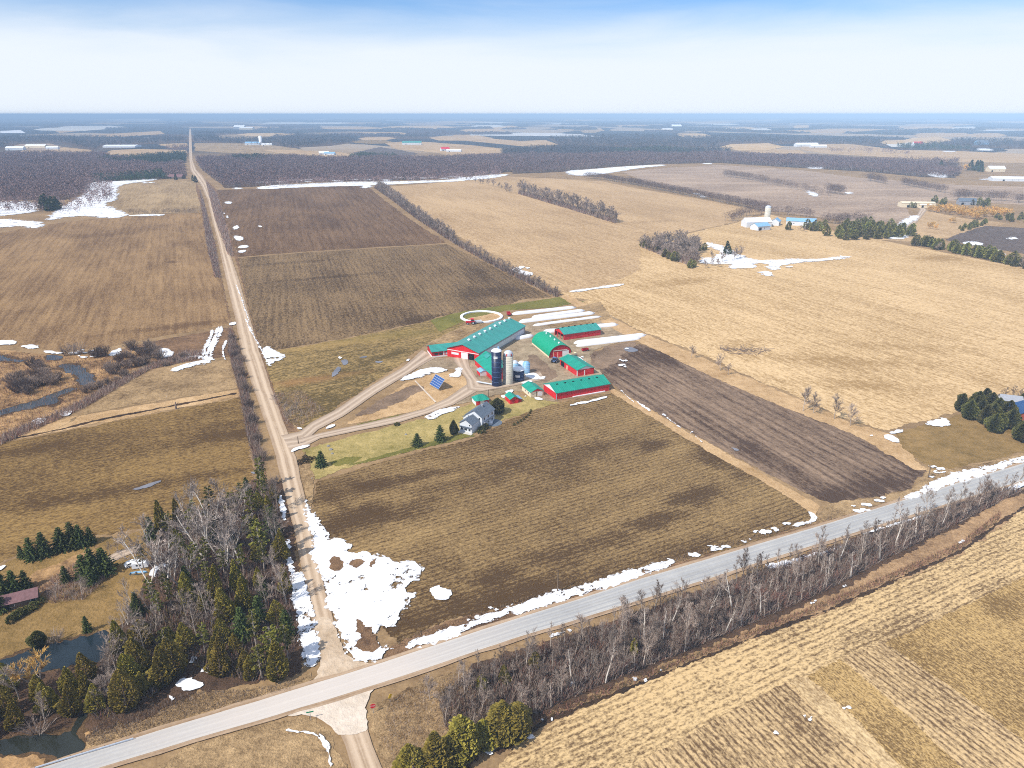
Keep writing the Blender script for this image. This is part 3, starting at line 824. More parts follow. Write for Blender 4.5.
snow('long snow strip along the north ditch of the main road',
     [[(405, 648), (421, 639), (441, 633), (451, 627), (471, 624), (491, 615), (511, 607), (512, 613), (481, 625), (466, 631), (441, 641), (423, 646)],
      [(512, 607), (545, 597), (585, 586), (612, 578), (640, 569), (668, 560), (676, 564), (640, 577), (590, 592), (540, 608), (514, 616)]] +
     specks(496, 611, 5, 8, 3, 3, 1.4) + specks(475, 619, 4, 8, 2, 3, 1.2) + specks(690, 557, 4, 6, 2, 4, 1.4) + specks(716, 549, 6, 12, 3, 4, 1.5) + specks(745, 541, 3, 8, 2, 3, 1.2) + specks(762, 534, 4, 8, 2, 4, 1.6), 0.5)
snow('broken snow along the ditch below the plough field corner',
     [[(790, 527), (801, 522), (806, 524), (800, 527)], [(807, 512), (812, 513), (818, 520), (813, 525), (802, 525), (804, 523), (812, 520)]] + specks(772, 531, 3, 5, 2, 4, 1.8) + specks(788, 526, 3, 5, 2, 3, 1.3) + specks(858, 508, 7, 11, 4, 4, 1.5) + specks(880, 500, 3, 5, 2, 3.5, 1.2) + specks(938, 471, 5, 6, 4, 4, 1.6) + specks(931, 478, 2, 3, 1, 3, 1.1), 0.4)
snow('wide white snow bank along the main road at the right', [(900, 500), (918, 492), (943, 477), (968, 471), (1000, 464), (1024, 457), (1100, 438), (1100, 446), (1024, 462), (993, 471), (943, 488), (908, 500)], 0.6)
snow('thin snow line under the trees south of the main road', [[(768, 566), (793, 560), (830, 551), (843, 545), (846, 548), (832, 553), (790, 565), (768, 570)], trail([(863, 535), (885, 528), (910, 521), (928, 515)], 2, 1.0), [(996, 493), (1024, 483), (1060, 471), (1060, 476), (1024, 487), (1000, 496)],
     [(548, 637), (560, 633), (572, 630), (568, 634), (552, 639)]] + specks(780, 564, 4, 10, 3, 4, 1.2) + specks(700, 590, 5, 40, 10, 3, 1), 0.4)
snow('shaded grey snow strip between the side road and the dark wood',
     [[(290, 575), (301, 572), (309, 594), (316, 626), (316.5, 655), (312, 670), (306, 658), (300, 643), (296, 613)], [(286, 560), (291, 558), (297, 572), (290, 576)], [(279, 497), (282, 496), (284, 508), (287, 520), (284, 522), (280, 508)]] + specks(287, 545, 10, 3, 12, 2, 1.6), 0.5)
snow('snow patches in the weeds by the wood edge', [[(176, 684), (182, 680), (190, 679), (192, 682), (202, 683), (204, 687), (190, 691), (180, 690)]] + specks(192, 662, 2, 3, 5, 2.5, 1.5) + specks(205, 671, 3, 5, 2, 3, 1.4) + specks(172, 698, 2, 2, 2, 2, 1.8), 0.4)
snow('thin curved snow trail in the ditch by the crossing', [trail([(286, 732), (300, 733), (316, 735), (322, 742), (329, 752), (331, 768)], 3, 1.8), [(318, 733), (326, 740), (331, 750), (328, 752), (320, 745)]], 0.3)
snow('tiny snow patches along the ploughed edge of the south field', specks(571, 685, 4, 3, 2, 1.5, 1.6) + specks(641, 680, 5, 8, 3, 1.8, 1.6) + specks(660, 672, 1, 1, 1, 1.3, 1) + specks(535, 738, 3, 6, 2, 4, 1.5) + specks(492, 752, 3, 4, 4, 4, 3) + specks(550, 722, 3, 8, 4, 1.5, 1.3) + specks(805, 719, 4, 6, 3, 2, 1.4) + specks(846, 710, 2, 3, 2, 2, 1.2) + specks(776, 734, 1, 1, 1, 2, 1.6) + specks(814, 603, 3, 4, 2, 2, 1.3) + specks(845, 588, 1, 1, 1, 2, 1.3) + specks(961, 543, 2, 3, 2, 2.5, 1.5), 0.25)
snow('white snow patch on the lawn below the evergreen grove', [[(924, 424), (934, 421), (945, 418), (950, 424), (946, 427), (935, 427)]] + [[(882, 437), (890, 434), (900, 441), (899, 444), (890, 442)], [(888, 433), (898, 431), (903, 430), (902, 433), (892, 435)]] + specks(872, 437, 1, 1, 1, 2.5, 1.2), 0.4)
snow('snow patches beside the side road next to the brown field',
     [[(262, 349), (268, 346), (274, 352), (287, 356), (281, 361), (273, 362), (268, 366), (265, 358)]] + [trail([(246, 320), (251, 332), (257, 342), (263, 353), (267, 362)], 1, 1.6)] + [trail([(236, 285), (241, 297), (245, 310), (249, 322)], .6, 1.4)] +
     [[(233, 236), (238, 236), (245, 239), (238, 242)], [(237, 247), (245, 245), (250, 247), (240, 249)], [(238, 251), (247, 250), (244, 253), (239, 253)], [(233, 227), (238, 225), (239, 229), (234, 230)], [(224, 202), (231, 201.5), (232, 204), (226, 204)], [(257, 226), (262, 226), (261, 228)]] + specks(226, 215, 3, 2, 4, 1.2, .8) + specks(270, 365, 2, 1, 1, 2, 1), 0.6)
snow('parallel white snow lines in the ditches by the river', [trail([(213, 331), (210, 340), (206, 348), (203, 356)], 3, 1.6), trail([(219, 327.5), (215, 338), (209, 350), (206, 358)], 3, 1.6), trail([(222, 327), (218, 338), (212, 348), (210, 354), (213, 360)], 3, 1.6), trail([(227, 341), (223, 348), (223, 354), (225, 360)], 3, 1.4),
     [(170, 371), (180, 366), (200, 361), (211, 360), (210, 364), (190, 367), (175, 372)], [(195, 356), (206, 357), (214, 358), (212, 361), (200, 360)]] + [[(229, 324), (236, 322), (237, 325), (230, 326)]], 0.4)
snow('snow scraps along the river bank shrubs', [[(-20, 341), (0, 341), (14, 341), (17, 344), (8, 345.5), (-20, 345)], [(20, 346), (35, 345.5), (41, 347.5), (32, 349), (22, 348.5)], [(44, 351), (60, 352.5), (66, 353.5), (55, 354.5), (44, 353)], [(155, 350), (165, 348), (175, 354), (168, 358), (158, 356)], [(110, 354), (122, 347), (120, 353), (112, 357)], [(31, 422), (40, 418.5), (48, 420), (40, 425), (33, 425)], [(60, 414.5), (68, 411.5), (73, 412), (71, 416), (61, 417)], [(-10, 569), (0, 567), (6, 566), (4, 570), (-4, 573)]] + specks(100, 354, 12, 22, 4, 3.5, 1) + specks(75, 353, 5, 10, 2, 4, .7) + specks(190, 357, 6, 10, 3, 3.5, 1), 0.7)
# far snow
snow('broad snow edge of the far left wood', [[(-90, 219), (0, 219), (25, 221), (46, 223), (34, 230), (22, 225.5), (0, 228), (-90, 230)],
     [(86, 187), (90, 182), (125, 181), (160, 178.5), (150, 181), (125, 184), (115, 187), (117, 200), (104, 204), (112, 209), (128, 214), (118, 219), (90, 216), (60, 217), (48, 221), (54, 213), (62, 206), (85, 196)],
     [(-60, 203), (0, 202), (35, 201), (37, 212), (20, 214), (0, 216), (-60, 218)]] + [trail([(130, 216), (145, 215.5), (164, 215)], 2, .8)] + specks(147, 183, 2, 4, 1, 3, .6), 3.0)
snow('white snow seam along the front of the far wood', [[(257, 187), (280, 185), (313, 183.6), (356, 181.6), (373, 182), (420, 181), (466, 179.6), (466, 181), (431, 182.6), (363, 186), (306, 187), (258, 190)],
     [(440, 181), (468, 177), (490, 175), (506, 174), (508, 175.5), (490, 178.6), (466, 180.5)], [(363, 184), (372, 186), (366, 189), (362, 187)]] + specks(330, 181, 14, 70, 1.6, 6, .6) + specks(430, 178, 10, 40, 1.5, 6, .6) + specks(245, 189, 3, 10, 1, 4, .5), 2.5)
snow('pale snow tongue between two far brown fields', [[(565, 171), (590, 169.5), (619, 167), (660, 164.6), (667, 165.6), (640, 168), (622, 171), (600, 174.5), (584, 176), (570, 175)], [(700, 163.5), (712, 163), (710, 164.5)]], 3.0)
snow('white snow reach below the far white barns', [[(698, 262), (704, 258), (716, 258), (722, 252), (712, 247), (704, 243), (708, 242), (722, 247), (735, 253), (748, 260), (770, 261), (790, 259), (812, 260), (846, 256.5), (848, 258), (826, 261), (795, 263), (782, 265), (776, 270), (769, 270), (768, 263.5), (752, 263), (755, 268), (740, 269), (727, 268), (735, 264), (712, 265)],
     [(757, 272), (766, 271.5), (776, 275), (768, 277), (764, 274)]] + specks(690, 250, 12, 25, 7, 3, 1) + specks(788, 268, 2, 4, 1, 3, .8), 1.8)
snow('scattered snow patches in the far right fields', [[(925, 173), (935, 171.5), (948, 174), (946, 178), (932, 177)], [(806, 167.5), (822, 166.5), (824, 169), (810, 169)], [(806, 190), (815, 193), (820, 196), (812, 197)], [(886, 235), (903, 238), (904, 240), (890, 239)], [(896, 237), (908, 234), (910, 236), (900, 240)], [(897, 225), (905, 219), (918, 215), (919, 218), (905, 225), (903, 229)], [(965, 243), (975, 241.5), (984, 244), (978, 246), (966, 245)], [(1008, 238), (1016, 237), (1018, 239), (1010, 240)], [(977, 179.5), (990, 178.5), (988, 180)], [(843, 192.5), (852, 192), (851, 194.5)]] + specks(1000, 252, 4, 20, 3, 2.5, .8) + specks(700, 195, 5, 5, 2, 3, .7) + specks(525, 270, 6, 8, 3, 2.5, 1) + specks(955, 151, 3, 40, 3, 10, .7), 2.0)
snow('thin pale snow line across the tan field', [trail([(570, 292), (582, 290.5), (595, 288.6), (610, 286.5), (624, 284.5)], 1, .9), [(510, 269), (520, 270), (534, 274), (530, 277), (518, 274)]] + specks(525, 272, 4, 8, 3, 3, 1), 0.6)
snow('broken snow line beside the dark ploughed field', [trail([(621, 391), (627, 397), (634, 403)], 2, 1.2), trail([(637, 402), (645, 408), (650, 411)], 2, 1.4), trail([(663, 415), (672, 422), (680, 428)], 2, 1.2), trail([(695, 437), (702, 443)], 2, 1)] + specks(623, 364, 7, 5, 5, 2, .9) + specks(626, 350, 1, 1, 1, 2.5, 1) + specks(690, 433, 2, 2, 2, 1.5, .8), 0.5)
snow('snow patches on the grass around the solar panel', [[(399, 382), (404, 378), (415, 372), (428, 368.5), (440, 368), (447, 369.5), (446, 372), (430, 375), (415, 379)], [(448, 377), (455, 373), (458, 368), (461, 369), (461, 375), (456, 378)]] + specks(430, 372, 5, 10, 2, 2, 1), 0.5)
snow('snow pile along the house driveway', [[(424, 417), (434, 413), (445, 409), (455, 407.5), (461, 407), (456, 410), (445, 414), (432, 420), (428, 420)]], 0.5)
snow('snow banks at the lane mouth', [[(290, 452), (296, 448), (305, 446), (311, 445.5), (306, 448.5), (297, 451), (291, 453.5)], [(325, 429), (331, 426), (336, 424.5), (334, 427), (327, 430)], [(297, 428), (303, 428.5), (302, 430), (298, 430)], [(338, 357), (342, 358), (340, 360)], [(405, 361), (410, 359), (409, 362)]], 0.3)
snow('ploughed snow heaps in the farmyard', [[(524, 376), (531, 373.5), (538, 375), (541, 378.5), (536, 380), (529, 378.5)], [(537, 378), (545, 376.5), (546, 379), (539, 380.5)], [(520, 384), (528, 381), (534, 382), (526, 384.5)], [(570, 405.0), (590, 401.2), (607, 396.5), (607, 398.5), (590, 403.0), (571, 407.0)], [(573, 342.5), (583, 341), (586, 340.5), (584, 342.5)], [(533, 398), (540, 398), (543, 400.5), (537, 401)], [(505, 392), (512, 390), (514, 392), (508, 395)], [(500, 397), (507, 394), (508, 397), (502, 399)]] + specks(540, 345, 5, 8, 3, 2.5, 1) + specks(580, 360, 4, 4, 3, 2.5, 1) + specks(512, 400, 4, 20, 3, 1.5, .8), 0.4)

# ------------------------------------------------------------------ building materials
M['teal'] = ribbed('teal_sheet_roof', (48, 142, 132), 0.9, 'X', 0.36, 0.6, 0.2)
M['green_roof'] = ribbed('green_sheet_roof', (16, 140, 118), 0.9, 'X', 0.5, 0.4, 0.2)
M['green_arch'] = ribbed('bright_green_arch', (0, 150, 112), 0.7, 'X', 0.5, 0.4, 0.07)
M['grey_roof'] = plain('slate_grey_shingles', (98, 108, 120), 0.85, 0.2, 0.25, 2.0)
M['red'] = ribbed('barn_red_steel', (202, 36, 42), 0.9, 'X', 0.55, 0.3, 0.2)
M['red_end'] = ribbed('barn_red_steel_end', (208, 34, 40), 0.7, 'Y', 0.55, 0.3, 0.12)
M['dark_red'] = plain('deep_red_paint', (170, 18, 34), 0.6, 0.3, 0.15)
M['white'] = plain('white_trim', (226, 226, 224), 0.6, 0.3, 0.08)
M['cream'] = plain('cream_siding', (222, 206, 176), 0.75, 0.2, 0.14)
M['siding'] = plain('pale_house_siding', (212, 215, 218), 0.7, 0.25, 0.08)
M['grey'] = plain('grey_steel', (150, 152, 158), 0.5, 0.4, 0.12)
M['dark'] = plain('dark_parts_and_painted_shade', (26, 26, 30), 0.8, 0.1, 0.2)  # dark fittings, plus interior shade painted on flat panels at barn openings
M['glass'] = plain('window_glass', (40, 48, 58), 0.12, 0.6, 0.2)
M['navy'] = plain('navy_silo_enamel', (14, 28, 62), 0.42, 0.4, 0.25, 0.4)
M['navy_band'] = plain('silo_seam', (84, 108, 152), 0.35, 0.5, 0.1)
M['stave'] = plain('concrete_staves', (194, 188, 172), 0.9, 0.1, 0.22, 0.7)
M['lightblue'] = plain('light_blue_bin', (128, 172, 204), 0.45, 0.4, 0.15)
M['snowcap'] = plain('snowy_white_cap', (236, 238, 242), 0.6, 0.3, 0.06)
M['concrete'] = plain('pale_concrete', (196, 190, 180), 0.9, 0.1, 0.15)
M['wood'] = plain('weathered_wood', (110, 94, 78), 0.85, 0.1, 0.2)
M['tyre'] = plain('tyre_rubber', (24, 24, 25), 0.8, 0.2)
M['bag'] = plain('white_silage_plastic', (222, 222, 224), 0.42, 0.4, 0.06, 0.4)
M['panel'] = plain('blue_solar_glass', (44, 80, 138), 0.4, 0.4, 0.15, 0.8)
M['silver'] = plain('silver_frame', (190, 196, 204), 0.4, 0.5, 0.05)
M['brown_roof'] = plain('mauve_brown_shingles', (122, 92, 92), 0.85, 0.15, 0.2)
M['blue_roof'] = plain('blue_shingles', (44, 78, 122), 0.7, 0.25, 0.15)
M['brick'] = plain('red_brick_wall', (150, 74, 58), 0.9, 0.1, 0.15, 3)
M['sign_red'] = plain('stop_red', (206, 30, 48), 0.5, 0.4, 0.05)
M['sign_yellow'] = plain('sign_yellow', (242, 200, 20), 0.5, 0.4, 0.05)
M['sign_green'] = plain('sign_green', (20, 130, 96), 0.5, 0.4, 0.05)
M['rock'] = plain('grey_fieldstone', (140, 136, 132), 0.9, 0.1, 0.25, 2)
M['checker_red'] = plain('silo_dome_red', (176, 70, 70), 0.5, 0.4)

def zat(p, py):
    """height at which something above ground point p is seen in image row py"""
    v = py - 384
    return CAM_H - p.y * (v * CP + F_PX * SP) / (F_PX * CP - v * SP)

class Bld:
    """a gabled volume in local axes: x along the ridge, origin at the footprint centre"""
    def __init__(s, root, mat=None):
        s.root, s.X = root, mat or Matrix.Identity(4)
    def put(s, mb, name, m, parent=None):
        mb.v = [tuple(s.X @ Vector(v)) for v in mb.v]
        return mb.build(name, m, parent or s.root)
    def walls(s, L, W, He, Hr, m, name='wall', open_end=None, m_end=None):
        a, b = L / 2, W / 2
        mb = MB()
        mb.add([(-a, -b, 0), (a, -b, 0), (a, -b, He), (-a, -b, He)], [(0, 1, 2, 3)])
        mb.add([(a, b, 0), (-a, b, 0), (-a, b, He), (a, b, He)], [(0, 1, 2, 3)])
        for e, x in (('x-', -a), ('x+', a)):
            if e == open_end:
                mb.add([(x, -b, He * .86), (x, b, He * .86), (x, b, He), (x, 0, Hr), (x, -b, He)], [(0, 1, 2, 3, 4)], 1)
                for yy in (-b + .25, -b / 3, b / 3, b - .25):
                    mb.box(x - .12, x + .12, yy - .2, yy + .2, 0, He * .86, 1)
            else:
                mb.add([(x, -b, 0), (x, b, 0), (x, b, He), (x, 0, Hr), (x, -b, He)], [(0, 1, 2, 3, 4)], 1)
        return s.put(mb, name, [m, m_end or m])
    def roof(s, L, W, He, Hr, m, oh=.5, th=.18, name='roof', ends=(.4, .4)):
        a0, a1, b = -L / 2 - ends[0], L / 2 + ends[1], W / 2
        sl = (Hr - He) / b
        lo = He - sl * oh
        mb = MB()
        u = .12
        mb.slab([(a0, -b - oh, lo + u), (a1, -b - oh, lo + u), (a1, 0, Hr + u), (a0, 0, Hr + u)], th)
        mb.slab([(a0, 0, Hr + u), (a1, 0, Hr + u), (a1, b + oh, lo + u), (a0, b + oh, lo + u)], th)
        return s.put(mb, name, m)
    def gable_face(s, x, W, He, Hr, m, sgn, name='gable_panel'):
        b = W / 2
        d = .05 * sgn
        mb = MB()
        mb.add([(x + d, -b, He), (x + d, b, He), (x + d, 0, Hr), (x, -b, He), (x, b, He), (x, 0, Hr)],
               [(0, 1, 2), (3, 4, 1, 0), (4, 5, 2, 1), (5, 3, 0, 2)])
        return s.put(mb, name, m)
    def panel(s, side, pos, z0, w, h, m, name, L, W, proud=.05, parent=None):
        a, b = L / 2, W / 2
        mb = MB()
        if side[0] == 'x':
            x = a if side[1] == '+' else -a
            d = proud if side[1] == '+' else -proud
            mb.box(min(x, x + d), max(x, x + d), pos - w / 2, pos + w / 2, z0, z0 + h)
        else:
            y = b if side[1] == '+' else -b
            d = proud if side[1] == '+' else -proud
            mb.box(pos - w / 2, pos + w / 2, min(y, y + d), max(y, y + d), z0, z0 + h)
        return s.put(mb, name, m, parent)
    def window(s, side, pos, z0, w, h, L, W, frame=None):
        f = s.panel(side, pos, z0 - .08, w + .2, h + .2, frame or M['white'], 'window', L, W, .05)
        s.panel(side, pos, z0, w, h, M['glass'], 'pane', L, W, .08, f)
        return f

def vec(a): return Vector((math.cos(a), math.sin(a), 0))

# ------------------------------------------------------------------ main barn with wings
ang = rad(63.2)
ax, ay = vec(ang), vec(ang + math.pi / 2)
front = Vector((-25.9, 347.4, 0))
Lm, Wm = 55.0, 19.2
c = front + ax * (Lm / 2 + .4)
barn = thing('barn', 'large red barn with long teal ridge-vented roof and side wings', 'barn', c, ang)
b = Bld(barn)
b.walls(Lm, Wm, 4.9, 8.1, M['grey'], 'wall', None, M['red_end'])
b.roof(Lm, Wm, 4.9, 8.1, M['teal'], .5, .2, 'roof', (.7, .4))
b.panel('y-', 0, 1.0, Lm - 3, 2.6, M['siding'], 'side_curtain', Lm, Wm)
b.panel('y+', 8, 1.0, Lm - 20, 2.6, M['siding'], 'side_curtain', Lm, Wm)
b.panel('x-', -1.0, 0, 3.9, 3.5, M['white'], 'sliding_door', Lm, Wm, .12)
b.panel('x-', -5.0, 0, 3.6, 3.5, M['dark'], 'doorway_shade_panel', Lm, Wm, .04)  # solid panel, the opening's interior shade put into its colour
b.panel('x-', 4.8, 1.7, 4.4, 1.2, M['siding'], 'window', Lm, Wm, .06)
b.panel('x-', 0, 3.75, Wm - .3, .35, M['white'], 'trim_board', Lm, Wm, .05)
for k in range(9):
    mb = MB()
    x = -Lm / 2 + 6.5 + k * (Lm - 8.0) / 8
    mb.lathe([(.55, 8.0), (.55, 8.75), (.8, 8.8), (.75, 9.0), (.3, 9.3)], 10, 0, (x, 0))
    b.put(mb, 'ridge_vent', M['snowcap'])
inv = barn.matrix_basis.inverted() if False else (Matrix.Translation(c) @ Matrix.Rotation(ang, 4, 'Z')).inverted()
def sub(c2, a2): return inv @ Matrix.Translation(c2) @ Matrix.Rotation(a2, 4, 'Z')
a2 = rad(19.5)
e0 = Vector((-42.3, 349.3, 0))
La, Wa = 19.0, 10.6
w1 = Bld(barn, sub(e0 + vec(a2) * (La / 2 + .3) + vec(a2 + math.pi / 2) * (Wa / 2 + .4), a2))
w1.walls(La, Wa, 3.3, 5.3, M['red'], 'wing_wall', None, M['dark_red'])
w1.roof(La, Wa, 3.3, 5.3, M['teal'], .5, .18, 'wing_roof', (.5, 0))
w1.panel('y-', -1, 0, 17, .7, M['white'], 'wing_base', La, Wa, .12)
for q in (-7.2, -4.7, -1.2, 1.6, 4.6):
    w1.panel('y-', q, 1.1, 1.9, 1.2, M['siding'] if q in (-1.2, 4.6) else M['glass'], 'window', La, Wa, .07)
w1.panel('y-', -3.1, .8, .6, 2.3, M['white'], 'trim_board', La, Wa, .1)
w1.panel('x-', 0, 0, Wa, .8, M['white'], 'wing_base', La, Wa, .1)
a3 = rad(-68)
Lw, Ww = 25.0, 12.0
s0 = G(476.3, 360.9, 3.2); s0.z = 0
w2 = Bld(barn, sub(s0 + vec(a3) * (Lw / 2 - 3) + vec(a3 + math.pi / 2) * (Ww / 2 + .3), a3))
w2.walls(Lw, Ww, 3.2, 6.8, M['red'], 'wing_wall', None, M['red_end'])
w2.roof(Lw, Ww, 3.2, 6.8, M['green_roof'], .45, .18, 'wing_roof', (0, .5))
w2.gable_face(Lw / 2, Ww, 3.2, 6.8, M['red_end'], 1)
mb = MB(); mb.slab([(-9, -2.6, 5.65), (-4.5, -2.6, 5.65), (-4.5, -.4, 6.95), (-9, -.4, 6.95)], .12)
w2.put(mb, 'roof_patch', M['teal'])
w3 = Bld(barn, sub(G(482.0, 374.6), a3))
w3.walls(4.6, 3.6, 2.2, 2.9, M['red'], 'lean_to_wall', None, M['white'])
w3.roof(4.6, 3.6, 2.2, 2.9, M['lightblue'], .25, .12, 'lean_to_roof', (.2, .2))

# ------------------------------------------------------------------ silos and bins
def silo(name, label, cat, p, r, top, body_mat, cap_prof, cap_mat, bands, band_mat, grp=None, ladder=True, badge=False):
    t = thing(name, label, cat, p, 0, grp)
    MB().lathe([(r, 0), (r, top)], 28).build('body', body_mat, t, True).data.polygons[-1].use_smooth = False
    MB().lathe([(r * k + .06, top + dz) for k, dz in cap_prof], 24).build('cap', cap_mat, t)
    for i in range(bands):
        z = top * (i + 1) / (bands + 1)
        MB().lathe([(r + .002, z - .07), (r + .05, z - .06), (r + .05, z + .06), (r + .002, z + .07)], 28).build('seam_band', band_mat, t)
    if ladder:
        mb = MB()
        for sx in (-.3, .3):
            mb.box(r * .93 + .12, r * .93 + .2, sx - .05 - r * .3, sx + .05 - r * .3, 0, top + .6)
        for k in range(int(top / .6)):
            mb.box(r * .93 + .13, r * .93 + .19, -.3 - r * .3, .3 - r * .3, .4 + k * .6, .5 + k * .6)
        mb.build('ladder', M['navy_band'], t)
    if badge:
        mb = MB()
        for k in range(5):
            a = rad(-118 + k * 8)
            mb.box(0, 0, 0, 0, 0, 0)
        mb = MB()
        vs, fs = [], []
        for k in range(6):
            a = rad(-122 + k * 9)
            for z in (top - 3.1, top - 2.0):
                vs.append(((r + .04) * math.cos(a), (r + .04) * math.sin(a), z))
        for k in range(5):
            fs.append((2 * k, 2 * k + 2, 2 * k + 3, 2 * k + 1))
        mb.add(vs, fs).build('badge', M['white'], t)
    return t
flat_cap = [(1.0, 0), (1.04, .12), (.8, .75), (.25, 1.1)]
dome = [(1.0, 0), (.98, .5), (.87, 1.2), (.66, 1.8), (.35, 2.2), (.1, 2.3)]
p = G(496.6, 387.3) + Vector((0, 2.3, 0))
hb = zat(p, 351.0)
bs = silo('silo', 'tall navy blue enamelled silo with pale cap beside the green wing', 'silo', p, 2.35, hb, M['navy'], flat_cap, M['snowcap'], 6, M['navy_band'], 'farm silos', True, True)
mb = MB(); mb.tube((.9, .8, hb), (.9, .8, hb + 1.9), .5, .35, 8); mb.box(-.6, 1.5, .6, 1.0, hb + .6, hb + .75)
mb.build('filler_head', M['lightblue'], bs)
mb = MB(); mb.tube((-2.2, -.6, .9), (-9.5, 2.2, 1.2), .35, .35, 8)
mb.build('unloader_chute', M['silver'], bs)
p2 = G(508.3, 385.2) + Vector((0, 2.1, 0))
h2 = zat(p2, 355.0)
cs = silo('silo', 'pale concrete stave silo with patchwork metal dome', 'silo', p2, 2.3, h2, M['stave'], dome, M['silver'], 12, M['concrete'], 'farm silos', False)
for k in range(6):
    a0 = 2 * math.pi * k / 6
    mb = MB()
    vs = []
    for kk, dz in ((1.0, 0), (.98, .5), (.87, 1.2)):
        for dd in (0, .32):
            vs.append(((2.3 * kk + .1) * math.cos(a0 + dd), (2.3 * kk + .1) * math.sin(a0 + dd), h2 + dz))
    mb.add(vs, [(0, 1, 3, 2), (2, 3, 5, 4)])
    mb.build('dome_stripe', M['checker_red'], cs)
mb = MB(); mb.tube((-2.3, -.2, 0), (-2.3, -.2, h2), .4, .4, 8)
mb.build('chute', M['stave'], cs)
p3_ = G(518.5, 382.3) + Vector((0, 2.6, 0))
silo('silo', 'short navy blue silo with snowy white top', 'silo', p3_, 2.85, zat(p3_, 369.5), M['navy'], [(1.0, 0), (1.03, .1), (.9, .7), (.5, 1.15), (.15, 1.3)], M['snowcap'], 3, M['navy_band'], 'farm silos', False, True)
p4_ = G(526.3, 373.8) + Vector((0, 1.6, 0))
silo('grain_bin', 'light blue grain bin right of the short navy silo', 'grain bin', p4_, 1.85, zat(p4_, 363.5), M['lightblue'], [(1.0, 0), (.6, .9), (.12, 1.3)], M['lightblue'], 4, M['silver'], 'light grain bins', False)
p5_ = G(515.0, 372.8) + Vector((0, 1.6, 0))
silo('grain_bin', 'light blue grain bin between the concrete silo and the white-domed bin', 'grain bin', p5_, 1.7, zat(p5_, 362.5), M['lightblue'], [(1.0, 0), (.6, .8), (.12, 1.2)], M['silver'], 4, M['silver'], 'light grain bins', False)
p6_ = G(521.6, 370.5) + Vector((0, 1.6, 0))
silo('grain_bin', 'white-domed grain bin behind the two light blue ones', 'grain bin', p6_, 2.0, zat(p6_, 364.0), M['siding'], [(1.0, 0), (.85, .8), (.5, 1.4), (.15, 1.6)], M['snowcap'], 3, M['silver'], 'light grain bins', False)

# ------------------------------------------------------------------ arched quonset barn
aq = rad(109)
q0 = (Vector((19.4, 349.2, 0)) + Vector((31.9, 353.2, 0))) / 2
Lq, Rq = 25.5, 6.5
qc = q0 + vec(aq) * Lq / 2
qt = thing('arched_barn', 'round-roofed barn with bright green arched roof and red front', 'barn', qc, aq)
def arch(r, x0, x1, z0=1.2, n=18, hz=5.6):
    pts = [(r * math.cos(math.pi * i / n), z0 + hz * (r / Rq) * math.sin(math.pi * i / n)) for i in range(n + 1)]
    return pts
o_ = arch(Rq + .15, 0, 0, 1.0); i_ = arch(Rq, 0, 0, 1.0)
mb = MB()
n = len(o_)
x0, x1 = -Lq / 2 - .35, Lq / 2 + .2
vs = [(x0, y, z) for y, z in o_] + [(x1, y, z) for y, z in o_] + [(x0, y, z) for y, z in i_] + [(x1, y, z) for y, z in i_]
fs = []
for k in range(n - 1):
    fs += [(k, k + 1, n + k + 1, n + k), (2 * n + k + 1, 2 * n + k, 3 * n + k, 3 * n + k + 1), (k, 2 * n + k, 2 * n + k + 1, k + 1), (n + k, n + k + 1, 3 * n + k + 1, 3 * n + k)]
mb.add(vs, fs); ro = mb.build('roof', M['green_arch'], qt)
qb = Bld(qt)
for x in (-Lq / 2, Lq / 2):
    mb = MB()
    k0 = [(x, y, z) for y, z in arch(Rq - .03, 0, 0, 1.0)] + [(x, -Rq, 0), (x, Rq, 0)]
    mb.add(k0, [tuple(range(len(k0)))])
    mb.build('end_wall', M['dark_red'], qt)
mb = MB(); mb.box(-Lq / 2, Lq / 2, Rq - .02, Rq + .12, 0, 1.15); mb.box(-Lq / 2, Lq / 2, -Rq - .12, -Rq + .02, 0, 1.15)
mb.build('stub_wall', M['cream'], qt)
qb.panel('x-', -2.9, 0, 3.6, 3.2, M['white'], 'sliding_door', Lq, Rq * 2, .15)
qb.panel('x-', 1.6, 0, 4.4, 2.9, M['red_end'], 'sliding_door', Lq, Rq * 2, .1)
qb.panel('x-', 1.6, 0, .3, 2.9, M['cream'], 'trim_board', Lq, Rq * 2, .16)
qb.panel('x-', 3.9, 0, .25, 2.9, M['cream'], 'trim_board', Lq, Rq * 2, .12)
qb.panel('x-', .2, 3.5, 8.0, .35, M['concrete'], 'door_rail', Lq, Rq * 2, .2)
for k in range(4):
    mb = MB(); x = -Lq / 2 + 2.5 + k * 6
    mb.lathe([(.4, 6.4), (.4, 7.2), (.55, 7.25), (.2, 7.5)], 8, 0, (x, 0)); mb.build('roof_vent', M['snowcap'], qt)

# ------------------------------------------------------------------ red barns
fA = Vector((29.53, 379.88, 0))
ao = rad(24.5)
Lo, Wo = 24.0, 11.5
t = thing('barn', 'open-ended red shed with teal roof among the white silage bags', 'barn', fA + vec(ao) * Lo / 2 + vec(ao + math.pi / 2) * Wo / 2, ao)
b = Bld(t)
b.walls(Lo, Wo, 3.7, 5.8, M['red'], 'wall', 'x-', M['red_end'])
b.roof(Lo, Wo, 3.7, 5.8, M['teal'], .45, .16, 'roof', (.5, .3))
b.panel('y-', 0, 3.25, Lo, .3, M['grey'], 'gutter', Lo, Wo, .14)
for k in range(6):
    mb = MB(); mb.box(-Lo / 2 + 2 + k * 4 - .5, -Lo / 2 + 2 + k * 4 + .5, -.3, .3, 5.85, 6.12); b.put(mb, 'ridge_vent', M['dark'])
A2 = Vector((31.89, 321.23, 0)); a4 = rad(113)
L4_, W4_ = 18.6, 9.3
